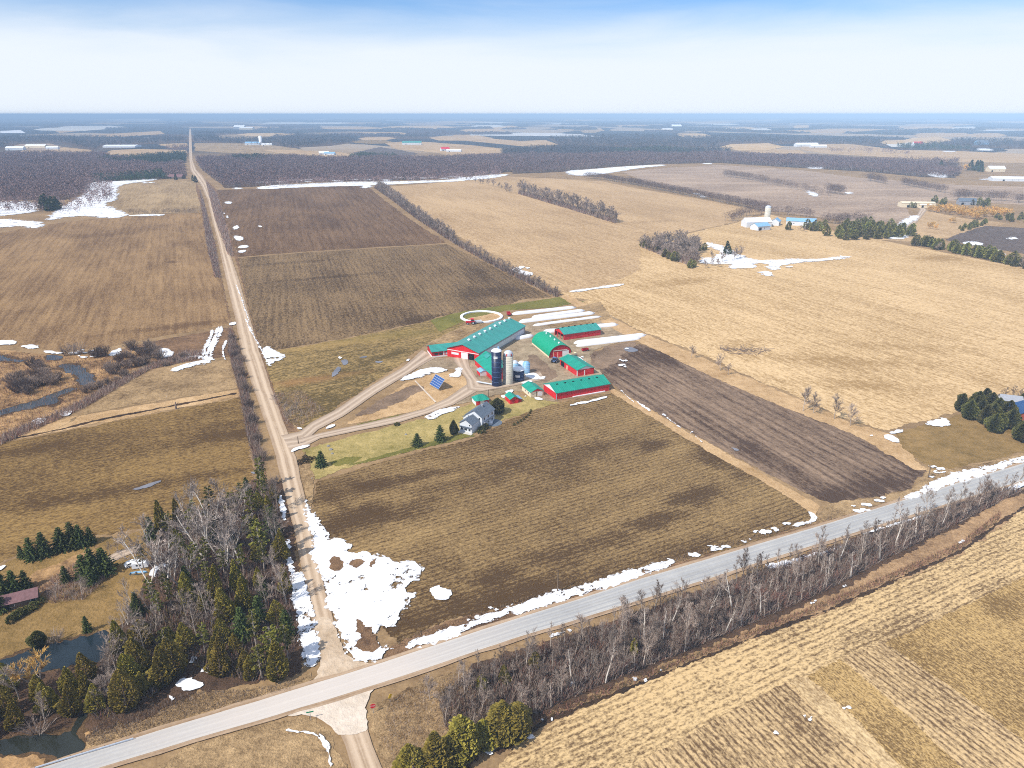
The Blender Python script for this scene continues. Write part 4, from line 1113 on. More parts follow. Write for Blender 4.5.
t = thing('barn', 'red shed with open corner bay between the arched barn and long red barn', 'barn', A2 + vec(a4) * L4_ / 2 + vec(a4 - math.pi / 2) * W4_ / 2, a4)
b = Bld(t)
b.walls(L4_, W4_, 3.4, 5.0, M['red'], 'wall', None, M['red_end'])
b.roof(L4_, W4_, 3.4, 5.0, M['green_roof'], .4, .15, 'roof', (.4, .4))
b.gable_face(-L4_ / 2, W4_, 3.4, 5.0, M['white'], -1)
b.panel('y+', 6.4, 0, 3.6, 2.7, M['dark'], 'doorway_shade_panel', L4_, W4_, .03)  # flat dark panel, shade of the open bay painted on the wall
b.panel('y+', 1.5, .1, 1.0, 2.1, M['cream'], 'door', L4_, W4_, .06)
b.panel('y+', -L4_ / 2 + .2, 0, .3, 3.3, M['white'], 'corner_board', L4_, W4_, .05)
b.panel('x-', .6, 0, .5, 2.9, M['white'], 'trim_board', L4_, W4_, .08)
b.panel('x-', -2.2, 0, 4.2, 2.8, M['red_end'], 'sliding_door', L4_, W4_, .07)
b.panel('x-', W4_ / 2 - .15, 0, .3, 3.3, M['white'], 'corner_board', L4_, W4_, .05)
A1 = Vector((19.79, 291.1, 0)); a5 = rad(24.6)
L5_, W5_ = 28.0, 12.4
t = thing('barn', 'long red barn with green roof at the edge of the stubble field', 'barn', A1 + vec(a5) * L5_ / 2 + vec(a5 + math.pi / 2) * W5_ / 2, a5)
b = Bld(t)
b.walls(L5_, W5_, 3.5, 5.7, M['red'], 'wall', None, M['red_end'])
b.roof(L5_, W5_, 3.5, 5.7, M['green_roof'], .45, .16, 'roof', (.35, .35))
b.gable_face(-L5_ / 2, W5_, 3.3, 5.6, M['white'], -1)
b.panel('y-', 0, 3.0, L5_, .32, M['grey'], 'gutter', L5_, W5_, .16)
b.panel('y-', -L5_ / 2 + .2, 0, .35, 3.0, M['silver'], 'corner_board', L5_, W5_, .06)
b.panel('y-', 3, 0, 17, .35, M['snowcap'], 'snow_skirt', L5_, W5_, .5)
for k in range(6):
    mb = MB(); mb.box(-L5_ / 2 + 3 + k * 4.2 - .45, -L5_ / 2 + 3 + k * 4.2 + .45, -1.5, -1.0, 5.3, 5.62); b.put(mb, 'roof_vent', M['dark'])
a6 = rad(113)
t = thing('shed', 'cream shed with green roof beside the long red barn', 'shed', Vector((9.5, 299.6, 0)), a6)
b = Bld(t)
b.walls(9.5, 6.4, 2.6, 4.0, M['cream'], 'wall', None, M['cream'])
b.roof(9.5, 6.4, 2.6, 4.0, M['green_roof'], .35, .14, 'roof')
b.gable_face(-4.75, 6.2, 2.6, 3.9, M['red_end'], -1)
for q in (-2.4, 1.0): b.window('y+', q, 1.1, .8, .8, 9.5, 6.4)
b.panel('x-', .2, 0, .35, 2.5, M['wood'], 'trim_board', 9.5, 6.4, .06)
b.panel('x-', -1.6, .05, 2.2, 2.1, M['white'], 'door', 9.5, 6.4, .05)
p = G(511.8, 403.2)
t = thing('shed', 'tiny red shed with green roof and lean-to right of the round cedar', 'shed', p + Vector((0, 2, 0)), rad(113))
b = Bld(t)
b.walls(5.6, 4.0, 2.4, 3.6, M['red'], 'wall', None, M['red_end'])
b.roof(5.6, 4.0, 2.4, 3.6, M['green_roof'], .3, .12, 'roof')
b.panel('x-', .3, 0, 1.0, 2.0, M['dark_red'], 'door', 5.6, 4.0, .05)
mb = MB(); mb.box(-2.2, 1.8, -3.8, -2.05, 0, 1.5); b.put(mb, 'lean_to_wall', M['dark_red'])
mb = MB(); mb.slab([(-2.5, -4.1, 1.6), (2.0, -4.1, 1.6), (2.0, -1.95, 2.3), (-2.5, -1.95, 2.3)], .1); b.put(mb, 'lean_to_roof', M['lightblue'])
# hip roofed garage behind the house
p = G(480.2, 405.4) + Vector((0, 3.2, 0))
t = thing('garage', 'red and white garage with green hipped roof behind the grey house', 'garage', p, rad(20))
t.scale = (.86, .86, .92)
mb = MB(); mb.box(-3.6, 3.6, -3.2, 3.2, 0, 2.5); mb.build('wall', M['white'], t)
mb = MB()
vs = [(-4.1, -3.0, 2.4), (-2.6, -3.7, 2.4), (2.6, -3.7, 2.4), (4.1, -3.0, 2.4), (4.1, 3.0, 2.4), (2.6, 3.7, 2.4), (-2.6, 3.7, 2.4), (-4.1, 3.0, 2.4), (-1.2, 0, 4.5), (1.2, 0, 4.5)]
mb.add(vs, [(0, 1, 8), (1, 2, 9, 8), (2, 3, 9), (3, 4, 9), (4, 5, 9), (5, 6, 8, 9), (6, 7, 8), (7, 0, 8), (7, 6, 5, 4, 3, 2, 1, 0)])
mb.build('roof', M['green_roof'], t)
b = Bld(t)
b.panel('y-', -2.2, 0, 2.2, 2.2, M['red'], 'door', 7.2, 6.4, .06)
b.panel('y-', 2.3, 0, 2.4, 2.2, M['dark_red'], 'door', 7.2, 6.4, .06)

# ------------------------------------------------------------------ farmhouse
ah = rad(62)
hx, hy = vec(ah), vec(ah + math.pi / 2)
cr = Vector((-12.2, 259.8, 0))
Lh, Wh = 10.2, 7.6
t = thing('farmhouse', 'pale grey farmhouse with dark shingled roof and front gabled wing', 'farmhouse', cr + hx * Lh / 2 + hy * Wh / 2, ah)
b = Bld(t)
b.walls(Lh, Wh, 5.2, 7.7, M['siding'])
b.roof(Lh, Wh, 5.2, 7.7, M['grey_roof'], .4, .18, 'roof', (.4, .4))
b.window('x-', 2.4, 4.0, .7, .9, Lh, Wh); b.window('x-', -2.6, 4.0, .7, .9, Lh, Wh)
for q in (-3.2, 0, 3.2):
    b.window('y-', q, 3.3, .9, 1.1, Lh, Wh); b.window('y-', q, .9, .9, 1.2, Lh, Wh)
b.panel('y-', 0, 2.5, 9.0, .25, M['grey'], 'porch_eave', Lh, Wh, .9)
mb = MB(); mb.box(.4, 1.0, -.9, -.3, 6.6, 8.2); b.put(mb, 'chimney', M['grey'])
Xw = Matrix.Translation((-Lh / 2 - 2.9, -.4 + .8, 0))
w = Bld(t, Xw)
w.walls(5.9, 5.6, 4.0, 5.8, M['siding'], 'wing_wall')
w.roof(5.9, 5.6, 4.0, 5.8, M['grey_roof'], .35, .16, 'wing_roof', (.35, 0))
w.window('x-', -1.9, 3.2, .5, .7, 5.9, 5.6)
for q in (-1.8, 0, 1.8): w.window('x-', q, 1.0, .9 if q else 1.3, .9, 5.9, 5.6)
w.panel('x-', 0, 2.3, 5.6, .4, M['grey_roof'], 'pent_roof', 5.9, 5.6, .45)
Xv = Matrix.Translation((0.8, Wh / 2 + 1.3, 0)) @ Matrix.Rotation(0, 4, 'Z')
v = Bld(t, Xv)
v.walls(6.4, 3.4, 2.6, 3.9, M['siding'], 'side_wall')
v.roof(6.4, 3.4, 2.6, 3.9, M['grey_roof'], .3, .14, 'side_roof')
mb = MB(); mb.box(-Lh / 2 - 7.4, -Lh / 2 - 5.9, -3.0, 3.6, 0, .3); b.put(mb, 'front_step', M['concrete'])
mb = MB(); mb.box(-4.4, -2.6, Wh / 2 + .05, Wh / 2 + 1.6, 0, 2.2); b.put(mb, 'porch', M['siding'])
# patio and tub
pp = G(493.5, 423)
t = thing('patio', 'round dark paved patio behind the grey house', 'patio', pp)
MB().lathe([(3.6, 0), (3.6, .22)], 26).build('paving', M['grey_roof'], t)
t = thing('hot_tub', 'small white hot tub on the dark patio', 'hot tub', G(490.2, 424.2) + Vector((0, 0, .22)))
MB().lathe([(1.0, 0), (1.05, .8)], 16).build('shell', M['white'], t)
MB().lathe([(1.1, .8), (1.1, .92), (.3, 1.0)], 16).build('cover', M['snowcap'], t)

# ------------------------------------------------------------------ solar tracker
p = G(437.6, 387.6)
t = thing('solar_panel', 'blue solar panel tilted on a post in the lane island', 'solar panel', p, 0)
MB().tube((0, 0, 0), (0, 0, 2.6), .18, .15, 8).build('post', M['grey'], t)
az = Vector((-.82, -.57, 0)).normalized()
hz_ = Vector((-az.y, az.x, 0))
tl = rad(50)
dn = az * math.cos(tl) - Vector((0, 0, 1)) * math.sin(tl)
nn = hz_.cross(dn).normalized()
if nn.z < 0: nn = -nn
ctr = Vector((0, 0, 2.9)) + nn * .2
def quad(u0, u1, v0, v1, k=0.0):
    return [ctr + nn * k + hz_ * u + dn * v_ for u, v_ in ((u0, v0), (u1, v0), (u1, v1), (u0, v1))]
PW, PH = 4.3, 2.8
MB().slab(quad(-PW, PW, -PH, PH), .12).build('frame', M['silver'], t)
for k in range(5):
    v0 = -PH + .1 + k * (2 * PH - .1) / 5
    for j in range(4):
        u0 = -PW + .08 + j * (2 * PW - .08) / 4
        MB().slab(quad(u0, u0 + (2 * PW) / 4 - .12, v0, v0 + (2 * PH) / 5 - .14, .04), .03).build('solar_module', M['panel'], t)

# ------------------------------------------------------------------ round concrete tank
p = G(481.5, 317.2)
t = thing('slurry_tank', 'low round concrete slurry tank ring with snowy rim', 'slurry tank', p)
MB().lathe([(13.5, 0), (13.5, .8), (13.3, .9), (12.0, .9), (11.9, .8), (11.9, .1)], 48).build('wall', M['snowcap'], t)
MB().lathe([(12.0, 0), (11.95, .12)], 40).build('crust', M['straw'], t)

# ------------------------------------------------------------------ silage bags
def bag(px0, px1, r, label):
    a, c_ = G(*px0), G(*px1)
    d = c_ - a
    L = d.length
    t = thing('silage_bag', label, 'silage bag', a, math.atan2(d.y, d.x), 'white silage bags')
    vs, fs = [], []
    n, m_ = max(8, int(L / 1.6)), 9
    for i in range(n + 1):
        e = min(1, .35 + min(i, n - i) * .5)
        k = r * e * (1 + .07 * noise.noise(Vector((i * .6, L, 2))))
        yo = .25 * noise.noise(Vector((i * .18, L, 5)))
        for j in range(m_):
            an = math.pi * j / (m_ - 1)
            vs.append((L * i / n, k * 1.08 * math.cos(an) + yo, k * .84 * math.sin(an)))
    for i in range(n):
        for j in range(m_ - 1):
            q = i * m_ + j
            fs.append((q, q + m_, q + m_ + 1, q + 1))
    fs += [tuple(range(m_)), tuple(range(n * m_ + m_ - 1, n * m_ - 1, -1))]
    MB().add(vs, fs).build('plastic_sleeve', M['bag'], t, True)
    MB().tube((L - .3, 0, .5), (L + .9, 0, .35), .35, .15, 6).build('tied_end', M['bag'], t)
bag((512, 314.6), (575, 308), 1.9, 'long white silage bag farthest from the arched barn, next to the plough field')
bag((532, 318), (584, 311), 1.9, 'white silage bag second from the plough field, shortest of the far row')
bag((519, 322.6), (594, 313.6), 2.1, 'longest white silage bag, running behind the teal-roofed open shed')
bag((533, 326), (600, 317), 1.4, 'thin white silage bag, nearest the open shed of the far row')
bag((543, 332.5), (617, 325), 2.1, 'white silage bag passing close behind the open-ended red shed')
bag((574, 343.8), (645, 335.5), 2.0, 'fat white silage bag in front of the open red shed, far one of the pair')
bag((576, 346.4), (640, 338.6), 1.7, 'white silage bag in front of the open red shed, near one of the pair')
bag((515, 339.5), (533, 336), 1.9, 'short white silage bag between the main barn and the arched barn')

# ------------------------------------------------------------------ machinery
def wheel(t, x, y, r, w):
    wh = MB().tube((x, y - w / 2, r), (x, y + w / 2, r), r, r, 14).build('wheel', M['tyre'], t)
    MB().tube((x, y - w / 2 - .03, r), (x, y + w / 2 + .03, r), r * .5, r * .5, 10).build('rim', M['silver'], wh)
def tractor(label, p, rz, paint, sc=1.0):
    t = thing('tractor', label, 'tractor', p, rz, 'farm tractors')
    t.scale = (sc, sc, sc)
    mb = MB(); mb.box(.2, 2.6, -.45, .45, .8, 1.7); mb.box(2.6, 2.75, -.35, .35, .85, 1.55); mb.box(-1.2, .2, -.55, .55, .7, 1.3); mb.build('body', paint, t)
    mb = MB(); mb.box(-1.0, .3, -.75, .75, 1.3, 2.6); mb.build('cab', M['glass'], t)
    mb = MB(); mb.box(-1.15, .45, -.85, .85, 2.6, 2.75); mb.build('roof', paint, t)
    mb = MB(); mb.box(-1.5, .2, -1.25, -.75, 1.55, 1.7); mb.box(-1.5, .2, .75, 1.25, 1.55, 1.7); mb.build('fender', paint, t)
    mb = MB(); mb.tube((1.6, .25, 1.7), (1.6, .25, 2.7), .06, .06, 6); mb.build('exhaust', M['dark'], t)
    for y in (-1.0, 1.0): wheel(t, -.7, y, .85, .5); wheel(t, 2.0, y * .85, .55, .35)
    return t
def wagon(label, p, rz, paint, grp='farm wagons'):
    t = thing('wagon', label, 'wagon', p, rz, grp)
    t.scale = (.85, .85, .85)
    mb = MB()
    mb.box(-2.6, 2.6, -1.2, 1.2, 1.0, 1.1)
    for a_ in ((-2.6, 2.6, -1.2, -1.1), (-2.6, 2.6, 1.1, 1.2), (-2.6, -2.5, -1.1, 1.1), (2.5, 2.6, -1.1, 1.1)): mb.box(*a_, 1.1, 2.3)
    mb.build('box', paint, t)
    mb = MB(); mb.tube((2.6, 0, .7), (4.0, 0, .6), .07, .07, 6); mb.box(-2.4, 2.6, -.2, .2, .7, 1.0); mb.build('drawbar', M['dark'], t)
    for x in (-1.6, 1.6):
        for y in (-1.1, 1.1): wheel(t, x, y, .5, .3)
    return t
    return t
tractor('red tractor by the round slurry tank', G(471.5, 324.2), rad(190), M['sign_red'], 1.25)
wagon('pale wagon hitched behind the red tractor at the slurry tank', G(478, 323.4), rad(12), M['siding'])
wagon('red wagon parked at the near ends of the far silage bags', G(508.7, 315.2), rad(100), M['dark_red'])
tractor('blue tractor parked at the corner of the arched barn', G(554.8, 362.6), rad(60), M['navy_band'], 1.1)
wagon('dark red wagon by the pair of silage bags', G(585, 351.2), rad(30), M['dark_red']).scale = (.7, .7, .7)
wagon('cream wagon in front of the arched barn', G(572.5, 356.5), rad(45), M['cream'])

def car(name, label, cat, p, rz, paint, sc=1.0):
    t = thing(name, label, cat, p, rz)
    t.scale = (sc, sc, sc)
    prof = [(-2.2, .35), (-2.25, .8), (-2.0, .95), (-1.5, 1.45), (.2, 1.5), (.9, 1.0), (2.1, .85), (2.25, .5), (2.2, .35)]
    def ext(pf, y): 
        n = len(pf)
        return MB().add([(x, -y, z) for x, z in pf] + [(x, y, z) for x, z in pf],
                        [tuple(range(n)), tuple(range(2 * n - 1, n - 1, -1))] + [((i + 1) % n, i, n + i, n + (i + 1) % n) for i in range(n)])
    ext(prof, .85).build('body', paint, t)
    ext([(-1.85, 1.0), (-1.45, 1.4), (.15, 1.44), (.75, 1.0)], .87).build('window', M['glass'], t)
    for x in (-1.4, 1.4):
        for y in (-.8, .8): wheel(t, x, y, .34, .24)
    for y in (-.6, .6):
        MB().box(2.2, 2.28, y - .15, y + .15, .6, .75).build('headlight', M['silver'], t)
    return t
car('parked_car', 'white car parked at the end of the gravel lane by the wood', 'car', G(133.5, 565), rad(40), M['white'], 1.0)
t = thing('trailer', 'white camping trailer under the trees beside the parked car', 'trailer', G(141, 567.5), rad(15))
t.scale = (.8, .8, .8)
mb = MB(); mb.add([(-2.6, -1.1, .5), (2.6, -1.1, .5), (2.9, -1.1, 1.4), (2.2, -1.1, 2.5), (-2.5, -1.1, 2.5), (-2.6, 1.1, .5), (2.6, 1.1, .5), (2.9, 1.1, 1.4), (2.2, 1.1, 2.5), (-2.5, 1.1, 2.5)],
    [(0, 1, 2, 3, 4), (9, 8, 7, 6, 5), (0, 5, 6, 1), (1, 6, 7, 2), (2, 7, 8, 3), (3, 8, 9, 4), (4, 9, 5, 0)])
mb.build('shell', M['snowcap'], t)
MB().box(-1.2, .4, -1.14, -1.08, 1.4, 2.0).build('window', M['glass'], t)
MB().tube((2.7, 0, .6), (4.0, 0, .5), .06, .06, 6).build('hitch', M['dark'], t)
for y in (-1.0, 1.0): wheel(t, -.3, y, .36, .22)
t = thing('rowing_boat', 'small teal boat lying on the grass by the white trailer', 'boat', G(138.5, 574), rad(10))
mb = MB()
st = [(-2.2, .55, .5), (-1, .75, .5), (.6, .7, .52), (1.7, .4, .6), (2.3, .05, .7)]
vs, fs = [], []
for x, w_, z in st: vs += [(x, -w_, z), (x, -w_ * .55, .05), (x, w_ * .55, .05), (x, w_, z)]
for i in range(4):
    for j in range(3):
        q = i * 4 + j; fs.append((q, q + 1, q + 5, q + 4))
fs.append((0, 3, 2, 1))
mb.add(vs, fs).build('hull', M['lightblue'], t)
MB().box(-.9, -.6, -.66, .66, .38, .44).build('bench', M['wood'], t)
t = thing('parked_car', 'white car half hidden among pale trunks at the wood edge', 'car', G(160, 571), rad(70)); 
bpy.data.objects.remove(t)
car('parked_car', 'white car half hidden among the pale trunks at the wood edge', 'car', G(159.5, 572), rad(75), M['snowcap'], 1.2)

# ------------------------------------------------------------------ distant and side buildings
def simple(name, label, cat, px, ang_, L, W, He, Hr, wall, roof, grp=None, wins=0, door=True):
    p_ = G(*px)
    t = thing(name, label, cat, p_, ang_, grp)
    b_ = Bld(t)
    b_.walls(L, W, He, Hr, wall)
    b_.roof(L, W, He, Hr, roof, .4, .2)
    if door:
        b_.panel('y-', -L * .3, 0, min(3.5, L * .2), min(3.2, He * .8), M['dark'], 'door', L, W, .06)
    for k in range(wins):
        b_.window('y-', -L * .15 + k * L * .55 / max(1, wins - 1) if wins > 1 else 0, He * .4, 1.0, 1.1, L, W)
    return t
simple('shed', 'low mauve-roofed shed among the spruces at the left edge', 'shed', (20, 603.5), rad(27), 8.6, 4.2, 2.2, 3.6, M['wood'], M['brown_roof'], None, 2)
simple('farmhouse', 'blue-roofed brick house at the right edge behind evergreens', 'house', (1022, 419), rad(63), 13, 9, 3.2, 6.0, M['brick'], M['blue_roof'], None, 3)
simple('garage', 'grey garage beyond the evergreen grove at the right edge', 'garage', (1009, 404), rad(-20), 8, 6, 2.6, 4.2, M['siding'], M['grey'], None, 1)
car('parked_car', 'small white car between the evergreen grove and the grey garage', 'car', G(1000.5, 401.5), rad(60), M['white'], 1.2)
simple('shed', 'little red shed with pale roof above the blue-roofed house', 'shed', (1023, 404.5), rad(10), 5, 4, 2.4, 3.5, M['dark_red'], M['snowcap'])
# white farm beyond the tan field
simple('barn', 'large white barn with snowy roof on the distant farm', 'barn', (756, 226.5), rad(8), 30, 14, 6, 10, M['siding'], M['snowcap'], None, 4)
simple('barn', 'smaller pale blue barn in front of the distant white barn', 'barn', (760, 229.5), rad(25), 18, 12, 4.5, 7.5, M['siding'], M['lightblue'], None, 1)
simple('shed', 'tiny white shed with pale blue roof right of the distant white barn', 'shed', (775.5, 225), rad(60), 12, 9, 5, 8, M['siding'], M['lightblue'], None, 1)
simple('barn', 'long pale blue roofed barn behind cedars on the distant farm', 'barn', (797, 225), rad(-22), 24, 12, 5, 8, M['siding'], M['lightblue'], None, 2)
simple('shed', 'pale blue roofed shed behind dark cedars, right of the distant green-walled barn', 'shed', (808, 224.5), rad(-10), 16, 10, 4, 7, M['siding'], M['lightblue'])
pz = G(766.5, 222)
silo('silo', 'pale concrete silo behind the distant white barn', 'silo', pz, 3.4, 17, M['stave'], dome, M['silver'], 3, M['concrete'], None, False)
simple('barn', 'long cream building with flat pale roof by the winding lane', 'barn', (916, 207), rad(-6), 44, 14, 6, 7.4, M['cream'], M['cream'], None, 4)
simple('shed', 'short cream annex right of the long cream building', 'shed', (924, 207.5), rad(-6), 14, 10, 4, 5, M['cream'], M['white'])
simple('barn', 'very long low white barn at the right edge of the far fields', 'barn', (1018, 181), rad(-9), 100, 20, 5, 8, M['siding'], M['snowcap'], None, 6)
simple('farmhouse', 'pale house beside the orange tree in the far right fields', 'house', (995, 171.5), rad(-5), 34, 16, 7, 12, M['cream'], M['snowcap'], None, 3)
simple('farmhouse', 'dark-roofed house behind the row of orange willows', 'house', (966, 204.5), rad(-12), 22, 12, 5, 9, M['grey'], M['grey_roof'], None, 3)
simple('barn', 'white greenhouse block standing in the far left fields', 'barn', (122.5, 147.2), rad(4), 120, 60, 6, 9, M['snowcap'], M['snowcap'], None, 0, False)
simple('barn', 'white barn on the left end of the far tan strip', 'barn', (16, 150.2), rad(5), 60, 20, 8, 13, M['siding'], M['snowcap'], None, 2)
simple('barn', 'white barn with cream walls right of its twin on the far tan strip', 'barn', (37, 148), rad(-5), 80, 22, 8, 13, M['cream'], M['snowcap'], None, 2)
simple('shed', 'small white shed beside the dark trees of the far tan strip', 'shed', (53, 149.4), rad(10), 40, 18, 7, 11, M['siding'], M['snowcap'])
simple('barn', 'white barn with silo near the far straight road', 'barn', (253, 145), rad(4), 60, 22, 8, 13, M['siding'], M['lightblue'], None, 2)
simple('shed', 'grey shed near the white silo on the far left', 'shed', (267, 146), rad(8), 40, 18, 6, 10, M['cream'], M['snowcap'])
silo('silo', 'tall white silo standing by the far straight road', 'silo', G(261, 145), 6.5, 34, M['snowcap'], dome, M['snowcap'], 2, M['concrete'], None, False)
simple('barn', 'light teal barn beyond the far bare wood', 'barn', (330, 155), rad(-8), 34, 16, 5, 9, M['siding'], M['lightblue'], None, 2)
simple('shed', 'white shed left of the light teal barn beyond the wood', 'shed', (324, 154.5), rad(15), 30, 16, 6, 10, M['siding'], M['snowcap'])
simple('barn', 'teal-roofed barn on the far central farm', 'barn', (412, 144.6), rad(3), 80, 26, 8, 14, M['siding'], M['teal'], None, 2)
simple('barn', 'small barn with pink-red roof on the far central fields', 'barn', (445, 150.8), rad(20), 30, 18, 6, 13, M['siding'], M['sign_red'], None, 1)
simple('shed', 'low white shed right of the red-roofed far barn', 'shed', (454, 151.8), rad(-4), 50, 18, 5, 8, M['siding'], M['snowcap'])
simple('farmhouse', 'red-roofed house among dark trees in the far right country', 'house', (917, 146), rad(10), 40, 24, 8, 17, M['siding'], M['sign_red'], None, 2)
simple('barn', 'white barn cluster on the ridge of the far right field', 'barn', (806, 146.5), rad(6), 90, 26, 8, 14, M['siding'], M['snowcap'], None, 3)
simple('shed', 'long white shed right of the far white barn cluster', 'shed', (818, 147.5), rad(-2), 60, 20, 6, 10, M['siding'], M['snowcap'])
simple('farmhouse', 'grey-blue house by bare trees at the far right', 'house', (981, 144.8), rad(0), 50, 26, 9, 18, M['lightblue'], M['grey_roof'], None, 2)
simple('barn', 'pale tower-like far mill building near the horizon left of centre', 'barn', (240, 129), rad(0), 90, 60, 18, 30, M['grey'], M['snowcap'], None, 0, False)
simple('barn', 'pale far building with flat front right of the mill-like one', 'barn', (247, 129.6), rad(0), 110, 50, 14, 20, M['cream'], M['snowcap'], None, 0, False)
simple('barn', 'pale far barn near the centre of the horizon country', 'barn', (676, 128), rad(5), 90, 50, 16, 30, M['grey'], M['snowcap'], None, 0, False)
simple('barn', 'cream far barn left of the central horizon barn', 'barn', (667, 131), rad(0), 80, 40, 12, 18, M['cream'], M['snowcap'], None, 0, False)
simple('shed', 'brown house beside the far side road at the wood corner', 'shed', (177, 178.5), rad(-10), 30, 14, 4, 8, M['wood'], M['brown_roof'], None, 2)

# ------------------------------------------------------------------ signs, poles, rail, garden things
def sign(name, label, p, h, r, n, m, rz, text=None, twist=0.0):
    t = thing(name, label, 'sign', p, rz)
    MB().tube((0, .06, 0), (0, .06, h + r * .6), .05, .05, 6).build('post', M['grey'], t)
    pts = [(r * math.cos(2 * math.pi * (k + .5) / n + twist), r * math.sin(2 * math.pi * (k + .5) / n + twist)) for k in range(n)]
    MB().add([(x, -.03, h + z) for x, z in pts] + [(x, 0.0, h + z) for x, z in pts],
             [tuple(range(n)), tuple(range(2 * n - 1, n - 1, -1))] + [((i + 1) % n, i, n + i, n + (i + 1) % n) for i in range(n)]).build('sign_face', m, t)
    if text:
        cu = bpy.data.curves.new('lettering', 'FONT')
        cu.body, cu.size, cu.align_x, cu.align_y = text, r * .72, 'CENTER', 'CENTER'
        cu.materials.append(M['white'])
        tmp = bpy.data.objects.new('lettering_curve', cu)
        me = bpy.data.meshes.new_from_object(tmp)
        bpy.data.objects.remove(tmp)
        o = bpy.data.objects.new('lettering', me)
        o.location, o.rotation_euler = (0, -.036, h), (math.pi / 2, 0, 0)
        COL.objects.link(o); o.parent = t
    return t
sign('stop_sign', 'red octagonal stop sign at the near right corner of the crossing', G(373.5, 713.5), 2.1, .62, 8, M['sign_red'], rad(20), 'STOP')
sign('warning_sign', 'yellow diamond warning sign in the weeds right of the stop sign', G(390.5, 703), 1.9, .68, 4, M['sign_yellow'], rad(60), None, math.pi / 4)
t = thing('street_sign', 'green road name sign on a post left of the gravel side road', 'sign', G(311, 720.5), rad(15))
MB().tube((0, 0, 0), (0, 0, 2.3), .05, .05, 6).build('post', M['grey'], t)
MB().box(-.75, .75, -.03, .03, 2.2, 2.5).build('sign_face', M['sign_green'], t)

def pole(label, px, top, arm, grp='utility poles'):
    p_ = G(*px)
    h = zat(p_, top)
    t = thing('utility_pole', label, 'utility pole', p_, ANG_B, grp)
    MB().tube((0, 0, 0), (0, 0, h), .2, .13, 8).build('post', M['wood'], t)
    if arm:
        MB().box(-.08, .08, -1.1, 1.1, h - .9, h - .72).build('crossarm', M['wood'], t)
        for y in (-.9, .9): MB().tube((0, y, h - .72), (0, y, h - .5), .07, .05, 6).build('insulator', M['white'], t)
pole('slim wooden pole at the road edge of the corn stubble', (557.5, 592), 570, False)
pole('wooden pole in the grassy corner by the right-hand snow bank', (928, 478), 465, True)
pole('short wooden pole at the farm lane mouth', (298.5, 444), 436.5, False)
pole('wooden yard pole beside the green hip-roofed garage', (488.5, 397.5), 389.5, True)

# guard rail along the creek culvert
pa, pb = G(36, 770), G(134, 740.5)
d = pb - pa
t = thing('guard_rail', 'pale steel guard rail beside the road at the creek', 'guard rail', pa, math.atan2(d.y, d.x))
mb = MB()
for z0, z1, y in ((.50, .58, -.05), (.58, .66, .0), (.66, .74, -.05), (.74, .82, 0)): mb.box(0, d.length, y - .05, y + .03, z0, z1)
mb.build('rail', M['silver'], t)
for k in range(int(d.length / 2) + 1): MB().box(k * 2 - .09, k * 2 + .09, .04, .22, 0, .84).build('post', M['wood'], t)

def stone(label, px, r, grp='garden stones'):
    vs, fs = [], []
    for j in range(5):
        ph = math.pi / 2 * j / 4
        for i in range(8):
            a = 2 * math.pi * i / 8
            k = r * (1 + .25 * noise.noise(Vector((px[0] + i * 1.3, j * 1.1, px[1]))))
            vs.append((k * math.cos(a) * math.cos(ph * .92), k * .8 * math.sin(a) * math.cos(ph * .92), k * .9 * math.sin(ph)))
    for j in range(4):
        for i in range(8): fs.append((j * 8 + i, j * 8 + (i + 1) % 8, (j + 1) * 8 + (i + 1) % 8, (j + 1) * 8 + i))
    fs.append(tuple(range(32, 40)))
    o = MB().add(vs, fs).build('boulder', M['rock'])
    o.location = G(*px)
    tag(o, label, 'boulder', grp)
stone('grey boulder on the lawn, farthest of three from the small spruce', (328.5, 446.5), .75)
stone('grey boulder on the lawn, middle one of three near the small spruce', (331, 450), .8)
stone('pale boulder on the lawn, closest of three to the small spruce', (332.3, 454), .6)
stone('lone dark boulder on the lawn left of the two spruces', (406, 434.8), .6)
stone('small boulder at the field corner below the shrub bed', (312, 478.5), .4)

# ------------------------------------------------------------------ plant materials
def bark(name, a, b):
    t = NT(name, 0.9, 0.1)
    n = t.noise(t.obj(), 1.2, 4)
    oi = t.node('ShaderNodeObjectInfo')
    col = t.mix(t.ramp(n, .3, .7), lin(a) + (1,), lin(b) + (1,))
    v = t.ramp(oi.outputs['Random'], 0, 1, .7, 1.2)
    hs = t.node('ShaderNodeHueSaturation')
    t.put(hs.inputs['Color'], col); t.put(hs.inputs['Value'], v)
    return t.out(hs.outputs['Color'])

def leafy(name, a, b, c_, scale=.9, rnd=.25, hue=0.02):
    """needles: light and dark clumps, each tree a little different"""
    t = NT(name, 0.75, 0.2)
    n = t.noise(t.obj(), scale, 3, .6)
    n2 = t.noise(t.obj(), scale * 4, 2, .6)
    f = t.math('ADD', t.math('MULTIPLY', n, .7), t.math('MULTIPLY', n2, .4))
    col = t.mix(t.ramp(f, .38, .55), lin(a) + (1,), lin(b) + (1,))
    col = t.mix(t.ramp(f, .56, .72), col, lin(c_) + (1,))
    oi = t.node('ShaderNodeObjectInfo')
    hs = t.node('ShaderNodeHueSaturation')
    t.put(hs.inputs['Color'], col)
    t.put(hs.inputs['Value'], t.ramp(oi.outputs['Random'], 0, 1, 1 - rnd, 1 + rnd))
    t.put(hs.inputs['Hue'], t.ramp(oi.outputs['Random'], 0, 1, .5 - hue, .5 + hue))
    m = t.out(hs.outputs['Color'])
    return m

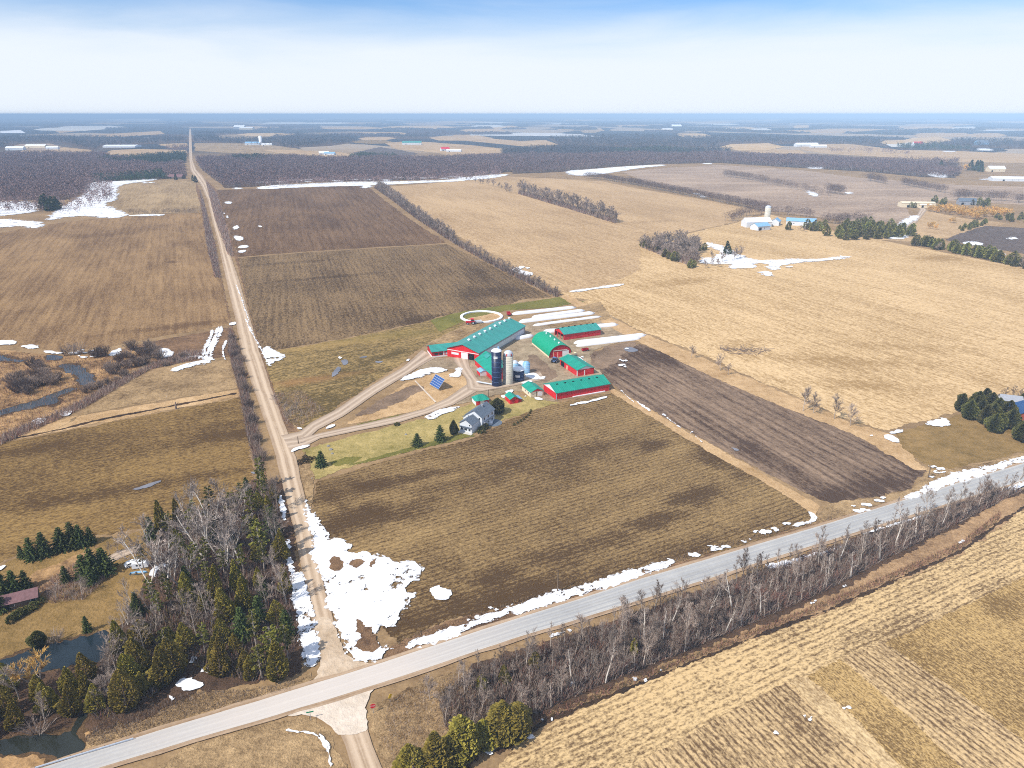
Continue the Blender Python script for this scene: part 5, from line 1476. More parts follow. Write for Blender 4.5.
M['bark_grey'] = bark('grey_bark', (150, 138, 126), (196, 182, 168))
M['twig_grey'] = bark('grey_brown_twigs', (138, 122, 110), (178, 160, 146))
M['bark_pale'] = bark('pale_poplar_bark', (196, 184, 170), (236, 228, 216))
M['twig_pale'] = bark('pale_twigs', (138, 124, 114), (178, 162, 150))
M['bark_dark'] = bark('dark_bark', (96, 82, 72), (134, 116, 104))
M['twig_dark'] = bark('dark_brown_twigs', (116, 100, 88), (152, 132, 118))
M['twig_red'] = bark('reddish_twigs', (124, 86, 74), (156, 114, 98))
M['bark_orange'] = bark('willow_bark', (140, 110, 76), (170, 134, 90))
M['twig_orange'] = bark('orange_willow_twigs', (204, 156, 82), (232, 194, 118))
M['cedar'] = leafy('cedar_foliage', (78, 74, 26), (128, 114, 42), (164, 146, 66), .8, .2, .015)
M['cedar_far'] = leafy('far_cedar_foliage', (84, 84, 38), (118, 114, 52), (148, 136, 66), .5)
M['spruce'] = leafy('spruce_needles', (42, 48, 20), (68, 76, 34), (98, 102, 48), 1.0, .2)
M['pine'] = leafy('pine_needles', (68, 70, 26), (108, 104, 40), (148, 138, 60), .9, .2, .008)
M['yew'] = leafy('dark_evergreen_foliage', (54, 56, 26), (86, 84, 40), (118, 112, 54), 1.0)
M['shrub_brown'] = leafy('shrub_foliage', (48, 40, 26), (76, 62, 38), (100, 82, 52), 1.5)

# ------------------------------------------------------------------ tree shapes
def bare_shape(seed, H=10.0, spread=.34, forks=1, density=1.0, lean=0.0, clear=.3, up=.75, twig=.06):
    r = random.Random(seed)
    tr, cr = MB(), MB()
    def seg(mb, p, d, L, r0, r1, sides, wob, n=3):
        pts = [p.copy()]
        for i in range(n):
            d = (d + Vector((r.gauss(0, wob), r.gauss(0, wob), r.gauss(0, wob * .5)))).normalized()
            q = pts[-1] + d * (L / n)
            a, b = r0 + (r1 - r0) * i / n, r0 + (r1 - r0) * (i + 1) / n
            mb.tube(pts[-1], q, a, b, sides, i == n - 1)
            pts.append(q)
        return pts, d
    def at(pts, t):
        k = t * (len(pts) - 1); i = min(int(k), len(pts) - 2)
        return pts[i].lerp(pts[i + 1], k - i)
    def strip(p, d, L, w):
        s = Vector((r.gauss(0, 1), r.gauss(0, 1), r.gauss(0, 1))).cross(d)
        if s.length < 1e-3: return
        s = s.normalized() * w * .5
        m = p + d * L * .5 + Vector((0, 0, .06 * L))
        e = p + d * L
        cr.add([p - s, p + s, m + s * .8, m - s * .8, e], [(0, 1, 2, 3), (3, 2, 4)])
    def side(d, ang_):
        o = d.orthogonal().normalized()
        o = Matrix.Rotation(r.uniform(0, 2 * math.pi), 3, d) @ o
        v = d * math.cos(ang_) + o * math.sin(ang_)
        v.z += up * .35
        return v.normalized()
    stems = []
    for s in range(forks):
        a = 2 * math.pi * s / max(1, forks) + r.uniform(0, 1)
        k = 0 if forks == 1 else .25 + .2 * r.random()
        d = Vector((math.cos(a) * k + lean, math.sin(a) * k, 1)).normalized()
        hh = H * r.uniform(.78, .9) if forks > 1 else H * .86
        pts, d2 = seg(tr, Vector((0, 0, -.05)), d, hh, H * .017 / (forks ** .35), H * .004, 6, .05, 5)
        stems.append((pts, hh))
    for pts, hh in stems:
        n1 = int(r.uniform(11, 14) / (forks ** .5))
        for i in range(n1):
            t = clear + (1 - clear) * (i + r.random()) / n1
            p = at(pts, t)
            d0 = (at(pts, min(1, t + .05)) - at(pts, max(0, t - .05))).normalized()
            L1_ = H * spread * (1.15 - .75 * t) * r.uniform(.75, 1.2)
            bp, bd = seg(tr if L1_ > H * .2 else cr, p, side(d0, r.uniform(.55, 1.0)), L1_, H * .0065 * (1.3 - t), H * .0016, 3, .13)
            for j in range(int(6 * density) + 1):
                t2 = .25 + .75 * (j + r.random()) / (6 * density + 1)
                p2 = at(bp, min(1, t2))
                L2_ = L1_ * .5 * r.uniform(.6, 1.1)
                d2 = side((bp[-1] - bp[0]).normalized(), r.uniform(.4, .9))
                cp, cd = seg(cr, p2, d2, L2_, H * .0022, H * .0012, 3, .15, 2)
                for q in range(int(8 * density)):
                    strip(at(cp, r.random()), side(d2, r.uniform(.3, .9)), L2_ * r.uniform(.5, .95), twig)
    return tr, cr

def needle_mb():
    return MB()
def card(mb, p, d, s, r, mi=0):
    """small leafy spray: a bent quad of two faces"""
    o = Vector((r.gauss(0, 1), r.gauss(0, 1), r.gauss(0, 1)))
    w = o.cross(d)
    if w.length < 1e-3: w = d.orthogonal()
    w = w.normalized() * s * .5
    m = p + d * s * .55
    e = p + d * s - Vector((0, 0, s * .22))
    mb.add([p - w * .6, p + w * .6, m + w, m - w, e], [(0, 1, 2, 3), (3, 2, 4)], mi)

def cedar_shape(seed, H=9.0, rad_=.24, n=900, blunt=.5, size=.42, spray_up=.7):
    r = random.Random(seed)
    tr, cr = MB(), MB()
    tr.tube((0, 0, -.05), (0, 0, H * .85), H * .018, H * .004, 6)
    lob = [(r.uniform(0, 2 * math.pi), r.uniform(.1, 1.0), r.uniform(.45, 1.55)) for _ in range(18)]
    lx, ly = r.uniform(-.06, .06), r.uniform(-.06, .06)
    for i in range(n):
        t = 1 - (1 - r.random()) ** .75 if r.random() < .5 else r.random()
        z = H * (.04 + .96 * t)
        a = r.uniform(0, 2 * math.pi)
        k = (1 - t ** (1.0 + blunt * 1.6)) * (.62 + .38 * min(1, t * 5))
        for la, lz, lk in lob:
            dd = abs((a - la + math.pi) % (2 * math.pi) - math.pi)
            w = math.exp(-(dd / .5) ** 2 - ((t - lz) / .16) ** 2)
            k *= 1 + (lk - 1) * w
        rr = H * rad_ * k * (1 - .45 * r.random() ** 2)
        p = Vector((math.cos(a) * rr + lx * z, math.sin(a) * rr + ly * z, z))
        d = Vector((math.cos(a) * .8, math.sin(a) * .8, spray_up + r.uniform(-.4, .3))).normalized()
        card(cr, p, d, size * r.uniform(.7, 1.4) * (1.15 - .5 * t), r)
    return tr, cr

def spruce_shape(seed, H=9.0, rad_=.26, tiers=15, size=.4, gap=.0):
    r = random.Random(seed)
    tr, cr = MB(), MB()
    tr.tube((0, 0, -.05), (0, 0, H * .96), H * .018, H * .003, 6)
    for k in range(tiers):
        t = (k + .3) / tiers
        z = H * (.07 + .9 * t)
        nb = int(11 - 6 * t)
        R_ = H * rad_ * (1 - t) ** .85 * r.uniform(.85, 1.12) + .12
        for b_ in range(nb):
            a = 2 * math.pi * (b_ + r.random() * .6) / nb + k
            L = R_ * r.uniform(.75, 1.15)
            dirv = Vector((math.cos(a), math.sin(a), -.28 + .5 * t)).normalized()
            m = max(3, int(L / .22))
            for j in range(m):
                q = (j + .5) / m
                p = Vector((0, 0, z)) + dirv * L * q
                for s in range(2):
                    sd = Matrix.Rotation(r.uniform(-1.0, 1.0), 3, 'Z') @ dirv
                    sd.z += r.uniform(-.35, .15)
                    card(cr, p + Vector((r.gauss(0, .05), r.gauss(0, .05), r.gauss(0, .06))), sd.normalized(), size * (1.15 - .45 * q), r)
    return tr, cr

def pine_shape(seed, H=12.0, rad_=.22, clear=.3, size=.5, n=26):
    r = random.Random(seed)
    tr, cr = MB(), MB()
    tr.tube((0, 0, -.05), (0, 0, H * .94), H * .018, H * .004, 6)
    for k in range(n):
        t = clear + (1 - clear) * (k + r.random()) / n
        a = k * 2.4 + r.uniform(-.4, .4)
        L = H * rad_ * (1.15 - t) ** .55 * r.uniform(.6, 1.2) * min(1.0, .55 + (t - clear) * 3)
        d = Vector((math.cos(a), math.sin(a), r.uniform(.05, .35))).normalized()
        p0 = Vector((0, 0, H * t * .93))
        tr.tube(p0, p0 + d * L * .9, .06, .02, 3)
        for j in range(18):
            q = .35 + .65 * r.random()
            c0 = p0 + d * L * q + Vector((r.gauss(0, .16), r.gauss(0, .16), r.gauss(0, .14))) * L * .55
            card(cr, c0, (d * .6 + Vector((r.gauss(0, .5), r.gauss(0, .5), .55))).normalized(), size * r.uniform(.7, 1.3), r)
    return tr, cr

def shrub_shape(seed, H=2.5, W=1.6, stems=26, twig=.05):
    r = random.Random(seed)
    tr, cr = MB(), MB()
    for i in range(stems):
        a = r.uniform(0, 2 * math.pi)
        k = r.random() ** .6
        b0 = Vector((math.cos(a) * W * .3 * k, math.sin(a) * W * .3 * k, 0))
        e = Vector((math.cos(a) * W * k, math.sin(a) * W * k, H * (1.05 - .4 * k) * r.uniform(.75, 1.1)))
        cr.tube(b0, e, .035, .015, 3, False)
        for j in range(9):
            q = .3 + .7 * r.random()
            p = b0.lerp(e, q)
            d = ((e - b0).normalized() + Vector((r.gauss(0, .5), r.gauss(0, .5), r.gauss(0, .35)))).normalized()
            L = H * .32 * r.uniform(.6, 1.2)
            s = d.orthogonal().normalized() * twig * .5
            cr.add([p - s, p + s, p + d * L], [(0, 1, 2)])
    return cr

PROTO = {}
def variant(kind, k, shape, bark_m, leaf_m, merged=False):
    tr, cr = shape
    if merged:
        mb = MB(); mb.add(tr.v, tr.f, 0); mb.add(cr.v, cr.f, 1)
        PROTO.setdefault(kind, []).append((mb.mesh(kind, [bark_m, leaf_m]), None))
    else:
        PROTO.setdefault(kind, []).append((tr.mesh(kind + '_trunk', [bark_m]), cr.mesh(kind + '_crown', [leaf_m])))

for k in range(5): variant('bare_tree', k, bare_shape(100 + k, 10, .34 + .02 * k, 1, 1.0, .03, .28), M['bark_grey'], M['twig_grey'])
for k in range(3): variant('poplar', k, bare_shape(200 + k, 10, .24, 1, .8, .04 + .09 * k, .4, 1.1), M['bark_pale'], M['twig_pale'])
for k in range(3): variant('pale_tree', k, bare_shape(230 + k, 10, .36, 2, .85, .1, .4, .7, .06), M['bark_pale'], M['twig_pale'])
for k in range(4): variant('dark_bare_tree', k, bare_shape(260 + k, 10, .33, 1, 1.2, .02, .2), M['bark_dark'], M['twig_dark'])
for k in range(5): variant('sapling', k, bare_shape(320 + k, 10, .2, 1, .7, .03, .3, 1.0, .075), M['bark_grey'], M['twig_dark'] if k % 2 else M['twig_grey'], True)
for k in range(3): variant('lone_tree', k, bare_shape(300 + k, 10, .42, 1, 1.3, 0, .2, .7, .06), M['bark_grey'], M['twig_grey'])
for k in range(4): variant('hedgerow_tree', k, bare_shape(340 + k, 10, .38, 1, 1.1, 0, .1, .7, .13), M['bark_dark'], M['twig_grey'], True)
for k in range(3): variant('willow', k, bare_shape(380 + k, 10, .46, 2, 1.1, 0, .1, .6, .26), M['bark_orange'], M['twig_orange'], True)
for k in range(2): variant('near_willow', k, bare_shape(390 + k, 10, .42, 2, 1.3, 0, .3, .6, .09), M['bark_grey'], M['twig_orange'])
for k in range(8): variant('cedar', k, cedar_shape(400 + k, 9, .17 + .03 * (k % 4), 1500, .2 + .16 * (k % 5)), M['bark_dark'], M['cedar'])
for k in range(4): variant('spruce', k, spruce_shape(450 + k, 9, .31 + .035 * (k % 3), 13, .5), M['bark_dark'], M['spruce'])
for k in range(4): variant('pine', k, pine_shape(480 + k, 12, .2, .35), M['bark_grey'], M['pine'])
for k in range(3): variant('far_cedar', k, cedar_shape(510 + k, 9, .30, 420, 1.0, .9), M['bark_dark'], M['cedar_far'], True)
for k in range(3): variant('far_spruce', k, cedar_shape(530 + k, 10, .22, 330, .15, .9), M['bark_dark'], M['spruce'], True)
for k in range(4): variant('evergreen', k, cedar_shape(550 + k, 9, .36, 2300, 1.3, .75), M['bark_dark'], M['yew'])
PROTO['shrub'] = [(shrub_shape(600 + k).mesh('shrub', [M['twig_grey']]), None) for k in range(4)]
PROTO['dark_shrub'] = [(shrub_shape(620 + k, 2.5, 1.8, 70, .08).mesh('shrub', [M['twig_dark']]), None) for k in range(4)]
PROTO['red_shrub'] = [(shrub_shape(640 + k, 2.2, 1.2, 22).mesh('shrub', [M['twig_red']]), None) for k in range(3)]
PROTO['leafy_shrub'] = [(cedar_shape(660 + k, 2.0, .55, 420, .9, .28)[1].mesh('shrub', [M['yew']]), None) for k in range(3)]
PROTO['brown_shrub'] = [(cedar_shape(670 + k, 2.0, .75, 420, .9, .3)[1].mesh('shrub', [M['shrub_brown']]), None) for k in range(2)]
BASE_H = {'sapling': 10, 'bare_tree': 10, 'poplar': 10, 'pale_tree': 10, 'dark_bare_tree': 10, 'lone_tree': 10, 'hedgerow_tree': 10, 'willow': 10, 'near_willow': 10, 'cedar': 9, 'spruce': 9, 'pine': 12,
          'far_cedar': 9, 'far_spruce': 10, 'evergreen': 9, 'shrub': 2.5, 'dark_shrub': 2.5, 'red_shrub': 2.2, 'leafy_shrub': 2.0, 'brown_shrub': 2.0}
NAME = {'poplar': 'poplar_tree', 'pale_tree': 'birch_tree', 'dark_bare_tree': 'bare_tree', 'lone_tree': 'bare_tree', 'willow': 'willow_tree', 'near_willow': 'willow_tree', 'cedar': 'cedar_tree', 'spruce': 'spruce_tree',
        'pine': 'pine_tree', 'far_cedar': 'cedar_tree', 'far_spruce': 'spruce_tree', 'evergreen': 'evergreen_tree', 'dark_shrub': 'shrub', 'red_shrub': 'shrub', 'leafy_shrub': 'shrub', 'brown_shrub': 'shrub'}
CAT = {'shrub': 'shrub', 'dark_shrub': 'shrub', 'red_shrub': 'shrub', 'leafy_shrub': 'shrub', 'brown_shrub': 'shrub'}

def plant(kind, p, h, label, group=None, wide=1.0):
    tm, cm = R.choice(PROTO[kind])
    s = h / BASE_H[kind]
    nm = NAME.get(kind, kind)
    sc = (s * wide * R.uniform(.88, 1.12), s * wide * R.uniform(.88, 1.12), s)
    rz = R.uniform(0, 2 * math.pi)
    loc = (p[0], p[1], 0)
    if cm is None:
        o = bpy.data.objects.new(nm, tm)
        COL.objects.link(o)
    else:
        o = bpy.data.objects.new(nm, None)
        COL.objects.link(o)
        a = bpy.data.objects.new('trunk', tm); COL.objects.link(a); a.parent = o
        b_ = bpy.data.objects.new('crown', cm); COL.objects.link(b_); b_.parent = o
    o.location, o.rotation_euler, o.scale = loc, (R.gauss(0, .02), R.gauss(0, .02), rz), sc
    tag(o, label, CAT.get(kind, 'tree'), group)
    return o

def inside(p, poly):
    x, y = p[0], p[1]
    c_ = False
    j = len(poly) - 1
    for i in range(len(poly)):
        xi, yi = poly[i][0], poly[i][1]
        xj, yj = poly[j][0], poly[j][1]
        if (yi > y) != (yj > y) and x < (xj - xi) * (y - yi) / (yj - yi) + xi: c_ = not c_
        j = i
    return c_

def scatter(px_poly, spacing, seed, limit=10000):
    r = random.Random(seed)
    poly = [G(x, y) for x, y in px_poly]
    x0, x1 = min(p.x for p in poly), max(p.x for p in poly)
    y0, y1 = min(p.y for p in poly), max(p.y for p in poly)
    cell = {}
    out = []
    tries = int((x1 - x0) * (y1 - y0) / spacing ** 2 * 8)
    for _ in range(tries):
        p = (r.uniform(x0, x1), r.uniform(y0, y1))
        if not inside(p, poly): continue
        ci = (int(p[0] / spacing), int(p[1] / spacing))
        ok = True
        for a in (-1, 0, 1):
            for b_ in (-1, 0, 1):
                for q in cell.get((ci[0] + a, ci[1] + b_), ()):
                    if (q[0] - p[0]) ** 2 + (q[1] - p[1]) ** 2 < spacing ** 2: ok = False
        if ok:
            cell.setdefault(ci, []).append(p); out.append(p)
            if len(out) >= limit: break
    return out

def pxof(p, z=0.0):
    d = p[1] * CP + (CAM_H - z) * SP
    return 512 + F_PX * p[0] / d, 384 + F_PX * ((CAM_H - z) * CP - p[1] * SP) / d

def row(pts, n, jx=1.0):
    P_ = [G(*q) for q in pts]
    ls = [(P_[i + 1] - P_[i]).length for i in range(len(P_) - 1)]
    tot = sum(ls)
    out = []
    for k in range(n):
        s = (k + R.uniform(.1, .9)) / n * tot
        i = 0
        while i < len(ls) - 1 and s > ls[i]: s -= ls[i]; i += 1
        p = P_[i].lerp(P_[i + 1], min(1, s / ls[i]))
        out.append((p.x + R.gauss(0, jx), p.y + R.gauss(0, jx)))
    return out

# ------------------------------------------------------------------ belt of bare trees along the main road
BELT = [(440, 700), (470, 672), (540, 652), (640, 616), (760, 575), (880, 535), (1000, 490), (1020, 492), (977, 514), (930, 538), (880, 562), (830, 589), (760, 620), (690, 650), (600, 686), (540, 713), (500, 730), (465, 740), (445, 730)]
def belt_where(px, py):
    seg_ = ['by the crossing end', 'in the near half', 'in the far half', 'towards the snow bank'][0 if px < 545 else 1 if px < 700 else 2 if px < 860 else 3]
    return seg_
pts = scatter(BELT, 4.3, 5)
for p in pts:
    x, y = pxof(p)
    mid = 690 - (x - 500) * .36
    edge = 'on the field side' if y > mid + 16 else ('on the road side' if y < mid - 16 else 'in the core')
    u = R.random()
    wtxt = belt_where(x, y)
    dens = noise.noise(Vector((p[0] * .03, p[1] * .03, 1)))
    if x < 520 and u < .35: continue
    tall = 1.22
    if u < (.10 if x < 640 else .32):
        h = R.uniform(8.5, 12.5)
        plant('poplar', p, h, 'pale slender tree %s of the roadside belt, %s' % (edge, wtxt), 'pale slender trees of the roadside belt')
    elif u < .62:
        h = R.uniform(5.5, 9.5) * (1 + .25 * dens) * tall
        plant('bare_tree', p, h, 'grey bare tree %s of the roadside belt, %s' % (edge, wtxt), 'grey bare trees of the roadside belt', .9)
    elif u < .9:
        plant('dark_bare_tree', p, R.uniform(4.5, 8.5) * (1 + .25 * dens) * tall, 'dark brown bare tree %s of the roadside belt, %s' % (edge, wtxt), 'dark bare trees of the roadside belt', .95)
    else:
        plant('red_shrub', p, R.uniform(2.2, 3.6), 'reddish bare bush %s of the roadside belt, %s' % (edge, wtxt), 'reddish bushes of the roadside belt', 1.1)
for (x, y, h, l_) in ((430, 700, 6.5, 'round grey bush tree standing apart at the crossing end of the belt'), (656, 645, 9, 'broad round grey tree near the field side of the roadside belt')):
    plant('lone_tree', G(x, y), h, l_, None, 1.15)
for (x, y, h, l_) in ((482, 690, 4.6, 'small green cedar among bare trees at the crossing end of the belt'), (503, 684, 5.0, 'green cedar leaning over bare saplings behind the bottom cedar row'), (535, 668, 5.2, 'yellowish green cedar at the field side of the belt'), (634, 655, 5, 'lone olive cedar in the middle of the bare belt')):
    plant('cedar', G(x, y), h, l_)
ced = [(414, 775, 7.5, 'small olive cedar at the lower end of the cedar row'), (436, 772, 9.5, 'dense olive cedar near the lower end of the cedar row'), (452, 760, 7.2, 'olive cedar in the middle of the row'), (466, 752, 9.4, 'tall olive cedar in the middle of the cedar row'), (484, 745, 5.5, 'short cedar between the two largest of the row'), (500, 738, 8.2, 'broad dark cedar at the upper end of the cedar row'), (514, 733, 7.4, 'dark cedar at the upper end of the row beside the stubble')]
for x, y, h, l_ in ced: plant('cedar', G(x, y), h * 1.12, l_, 'cedars at the field corner', 1.7)
nsap = 0
for p in scatter(BELT, 2.9, 77):
    if nsap >= 290: break
    x, y = pxof(p)
    if x < 470 and R.random() < .5: continue
    nsap += 1
    mid = 690 - (x - 500) * .36
    plant('sapling', p, R.uniform(4.5, 9), 'thin bare sapling %s of the roadside belt, %s' % ('on the field side' if y > mid + 10 else 'on the road side' if y < mid - 10 else 'in the core', belt_where(x, y)), 'saplings of the roadside belt', 1.0)
# brush floor of the belt
def brush(label, px_poly, n, h0, h1, mats, w=.05, seed=1, ctr=None):
    r = np.random.default_rng(seed)
    poly = [G(*q) for q in px_poly]
    tri = tessellate_polygon([[Vector((p.x, p.y, 0)) for p in poly]])
    ar = np.array([abs((poly[b].to_2d() - poly[a].to_2d()).cross(poly[c_].to_2d() - poly[a].to_2d())) for a, b, c_ in tri])
    idx = r.choice(len(tri), n, p=ar / ar.sum())
    T = np.array([[(poly[a].x, poly[a].y), (poly[b].x, poly[b].y), (poly[c_].x, poly[c_].y)] for a, b, c_ in tri])[idx]
    u, v = r.random(n), r.random(n)
    f = u + v > 1
    u[f], v[f] = 1 - u[f], 1 - v[f]
    P_ = T[:, 0] + (T[:, 1] - T[:, 0]) * u[:, None] + (T[:, 2] - T[:, 0]) * v[:, None]
    h = r.uniform(h0, h1, n)
    a = r.uniform(0, 2 * np.pi, n)
    lean = r.normal(0, .35, (n, 2)) * h[:, None]
    V = np.zeros((n, 3, 3), dtype=np.float32)
    dx = np.stack([np.cos(a), np.sin(a)], 1) * (w * .5) * (.6 + h[:, None] * .3)
    V[:, 0, :2], V[:, 1, :2], V[:, 2, :2] = P_ - dx, P_ + dx, P_ + lean
    V[:, 2, 2] = h
    o = link('brush', fast_mesh('brush', V.reshape(-1, 3), np.arange(n * 3).reshape(-1, 3), mats, r.integers(0, len(mats), n)))
    return tag(o, label, 'brush', None, 'stuff')
TW = [M['twig_dark'], M['twig_grey'], M['twig_red'], M['twig_grey']]
brush('brown tangled brush under the roadside tree belt', BELT, 42000, .8, 3.2, TW, .12, 3)
brush('reddish weeds along the field edge of the roadside belt', [(500, 742), (540, 716), (620, 684), (690, 656), (760, 628), (830, 600), (900, 570), (960, 543), (1000, 512), (1000, 520), (960, 550), (900, 577), (830, 607), (760, 634), (690, 661), (620, 690), (545, 722), (503, 748)], 6000, .4, 1.5, [M['twig_red'], M['shrub_brown']], .12, 4)
brush('pale dry weeds around the crossing ditch', [(390, 700), (430, 684), (470, 672), (490, 690), (470, 725), (440, 750), (400, 768), (380, 740)], 7000, .2, .9, [M['twig_pale'], M['twig_dark'], M['bark_orange']], .12, 5)
brush('dry brown weeds by the creek and road', [(84, 738), (110, 715), (200, 692), (250, 690), (300, 680), (310, 676), (290, 690), (200, 714), (128, 737), (90, 748)], 9000, .2, .9, [M['twig_pale'], M['twig_dark'], M['bark_orange']], .12, 6)
brush('brown ditch weeds along the corn stubble', [(395, 640), (520, 600), (660, 562), (790, 526), (832, 516), (832, 520), (790, 530), (660, 568), (520, 606), (400, 648)], 7000, .2, .9, [M['twig_dark'], M['shrub_brown'], M['bark_orange']], .12, 7)
brush('bare brush along both sides of the side road', [(206, 182), (217, 195), (228, 232), (234, 258), (228, 255), (214, 215)], 11000, 1.5, 4.2, TW, .26, 8)
brush('bare brush left of the side road', [(200, 190), (207, 215), (215, 245), (221, 278), (215, 278), (207, 245), (203, 215)], 9000, 1.5, 4.0, TW, .26, 9)
brush('grey brush between the river strip and the side road', [(230, 328), (240, 352), (248, 392), (258, 430), (264, 470), (258, 478), (248, 440), (240, 395), (228, 350)], 9000, 1.0, 3.4, TW, .12, 10)
brush('low reddish brush on the marsh bank', [(60, 572), (90, 556), (100, 560), (105, 580), (85, 600), (50, 604), (40, 590)], 4000, .5, 1.8, [M['twig_red'], M['twig_pale'], M['twig_grey']], .10, 12)
brush('brown brush in the grassy corner below the farm lane', [(272, 395), (300, 390), (325, 410), (300, 428), (285, 425)], 2500, .6, 2.0, TW, .1, 13)
brush('long grey brush bank south of the river', [(0, 436), (60, 412), (85, 400), (110, 384), (150, 366), (185, 352), (205, 352), (195, 360), (150, 370), (112, 392), (85, 408), (45, 426), (0, 446)], 9000, .8, 2.6, TW, .16, 14)

# ------------------------------------------------------------------ wood between the pond and the side road
WOOD_BARE = [(150, 540), (175, 520), (230, 500), (264, 486), (276, 496), (282, 540), (288, 590), (298, 640), (290, 662), (250, 655), (232, 620), (200, 600), (165, 600), (150, 575)]
for p in scatter(WOOD_BARE, 4.4, 21):
    x, y = pxof(p)
    loc = ('near the side road' if x > 270 else 'in the middle' if x > 215 else 'near the car clearing') 
    ht = 'upper' if y < 560 else 'lower'
    u = R.random()
    if x > 268: u = .45 if u < .45 else u
    elif (x > 235 or y > 575) and u < .50 and R.random() < .6: u = R.uniform(.5, 1)
    if y < 590 and x < 245 and u < .38:
        plant('pale_tree', p, R.uniform(11, 17), 'tall pale-trunked tree %s of the dark wood, %s part' % (loc, ht), 'pale-trunked trees of the dark wood')
    elif u < .50:
        plant('bare_tree', p, R.uniform(9, 14), 'grey bare tree %s of the dark wood, %s part' % (loc, ht), 'grey bare trees of the dark wood')
    elif u < .70:
        plant('pine', p, R.uniform(9, 13), 'yellow-green pine %s of the dark wood, %s part' % (loc, ht), 'pines of the dark wood')
    elif u < .88:
        plant('cedar', p, R.uniform(6.5, 11), 'olive cedar %s of the dark wood, %s part' % (loc, ht), 'cedars of the dark wood', 1.0)
    else:
        plant('spruce', p, R.uniform(7, 11), 'dark spruce %s of the dark wood, %s part' % (loc, ht), 'spruces of the dark wood')
for x, y, h, l_ in ((262, 560, 14, 'tallest bright yellow-green pine beside the side road'), (234, 522, 11, 'yellow-green pine at the top edge of the dark wood'), (196, 528, 10, 'dark pine at the upper left edge of the dark wood'), (276, 668, 13, 'pine with bare lower trunk at the wood corner by the grey snow strip'), (262, 678, 10, 'short pine at the lower right corner of the dark wood'), (266, 500, 8, 'dark pine at the top of the wood next to the road snow')):
    plant('pine', G(x, y), h, l_, None, 1.25)
for x, y, h, l_ in ((150, 585, 17, 'leaning pale forked tree left of the car clearing wood edge'), (166, 590, 16, 'tall pale forked tree at the left edge of the wood'), (184, 592, 14, 'pale tree with wide white limbs above the olive cedars'), (205, 560, 19, 'tallest pale tree sticking up over the field edge'), (228, 570, 16, 'pale tree with bare white limbs near the wood centre')):
    plant('pale_tree', G(x, y), h, l_, None, 1.1)
WOOD_CED = [(120, 690), (112, 652), (135, 632), (160, 604), (200, 602), (232, 622), (250, 655), (288, 664), (286, 680), (250, 682), (205, 672), (190, 660), (172, 678), (150, 700), (100, 722), (88, 712)]
for p in scatter(WOOD_CED, 3.7, 22):
    x, y = pxof(p)
    loc = ('beside the pond' if x < 165 else 'in the middle' if x < 225 else 'towards the side road')
    ht = 'front' if y > 665 else 'back'
    u = R.random()
    if u < .56:
        plant('cedar', p, R.uniform(5.5, 11.5), 'olive green cedar %s of the lower wood, %s' % (loc, ht), 'cedars of the lower wood', 1.15)
    elif u < .80:
        plant('bare_tree', p, R.uniform(8, 12.5), 'grey bare tree among cedars, %s of the lower wood, %s' % (loc, ht), 'bare trees of the lower wood')
    else:
        plant('pine', p, R.uniform(8, 11), 'green pine among cedars %s of the lower wood, %s' % (loc, ht), 'pines of the lower wood')
POND_CED = [(-40, 745), (-30, 700), (10, 690), (50, 692), (100, 672), (118, 668), (118, 700), (84, 722), (62, 722), (30, 728), (0, 734)]
for p in scatter(POND_CED, 4.0, 23):
    x, y = pxof(p)
    loc = 'at the left end' if x < 25 else 'above the creek' if x < 70 else 'by the creek inlet'
    if R.random() < .58:
        plant('cedar', p, R.uniform(6.5, 9.5), 'olive cedar on the strip between pond and creek, %s' % loc, 'cedars between pond and creek', 1.1)
    else:
        plant('bare_tree', p, R.uniform(8, 11.5), 'grey bare tree on the strip between pond and creek, %s' % loc, 'bare trees between pond and creek')
plant('near_willow', G(40, 690), 9.5, 'orange-topped willow leaning over the pond', None, 1.1)
plant('shrub', G(38, 733), 4.5, 'pale round bush at the creek edge', None, 1.3)
plant('shrub', G(56, 642), 3.5, 'pale bare bush on the upper pond bank', None, 1.2)
plant('evergreen', G(38, 646), 4.2, 'round olive evergreen bush on the upper pond bank', None, 1.2)
plant('spruce', G(88, 632), 5.0, 'small blue-green spruce alone on the lawn above the pond')
plant('spruce', G(138, 614), 7.0, 'dark spruce between pale leaning trunks at the lawn edge')
for x, y, h in ((128, 625, 8), (121, 636, 7), (150, 612, 9), (133, 607, 9)):
    plant('pale_tree', G(x, y), h, 'thin pale leaning tree at the lawn edge by the pond', 'thin pale trees at the lawn edge', .8)
sp_row = [(22, 558, 4.4, 'smallest spruce at the left end of the field-edge row'), (32, 559, 7.4, 'dark spruce second from the left of the field-edge row'), (45, 556, 8.2, 'broad spruce in the middle of the field-edge row'), (62, 550, 7.8, 'pointed spruce right of the broad one in the field-edge row'), (74, 547, 8.8, 'tall spruce near the right end of the field-edge row'), (82, 546, 7.6, 'green pine-like spruce second from the right of the field-edge row'), (91, 544, 6, 'dark round spruce at the right end of the field-edge row')]
for x, y, h, l_ in sp_row: plant('spruce', G(x, y), h, l_, 'spruces at the field edge', 1.15)
for x, y, h, l_ in ((86, 578, 8, 'tall spruce in the yard group left of the lane'), (95, 576, 9.5, 'tallest spruce of the yard group beside the lane'), (105, 573, 8.5, 'bushy spruce closest to the lane'), (92, 584, 6, 'short olive spruce in front of the yard group'), (67, 582, 5.5, 'lone thin pine in the reddish brush'), (27, 588, 6, 'pointed spruce behind the mauve-roofed shed'), (15, 592, 7, 'dark spruce touching the mauve-roofed shed'), (3, 595, 8, 'dark spruce at the left frame edge above the shed'), (0, 612, 6, 'spruce in front of the shed at the left edge')):
    plant('spruce', G(x, y), h, l_, None, 1.2)
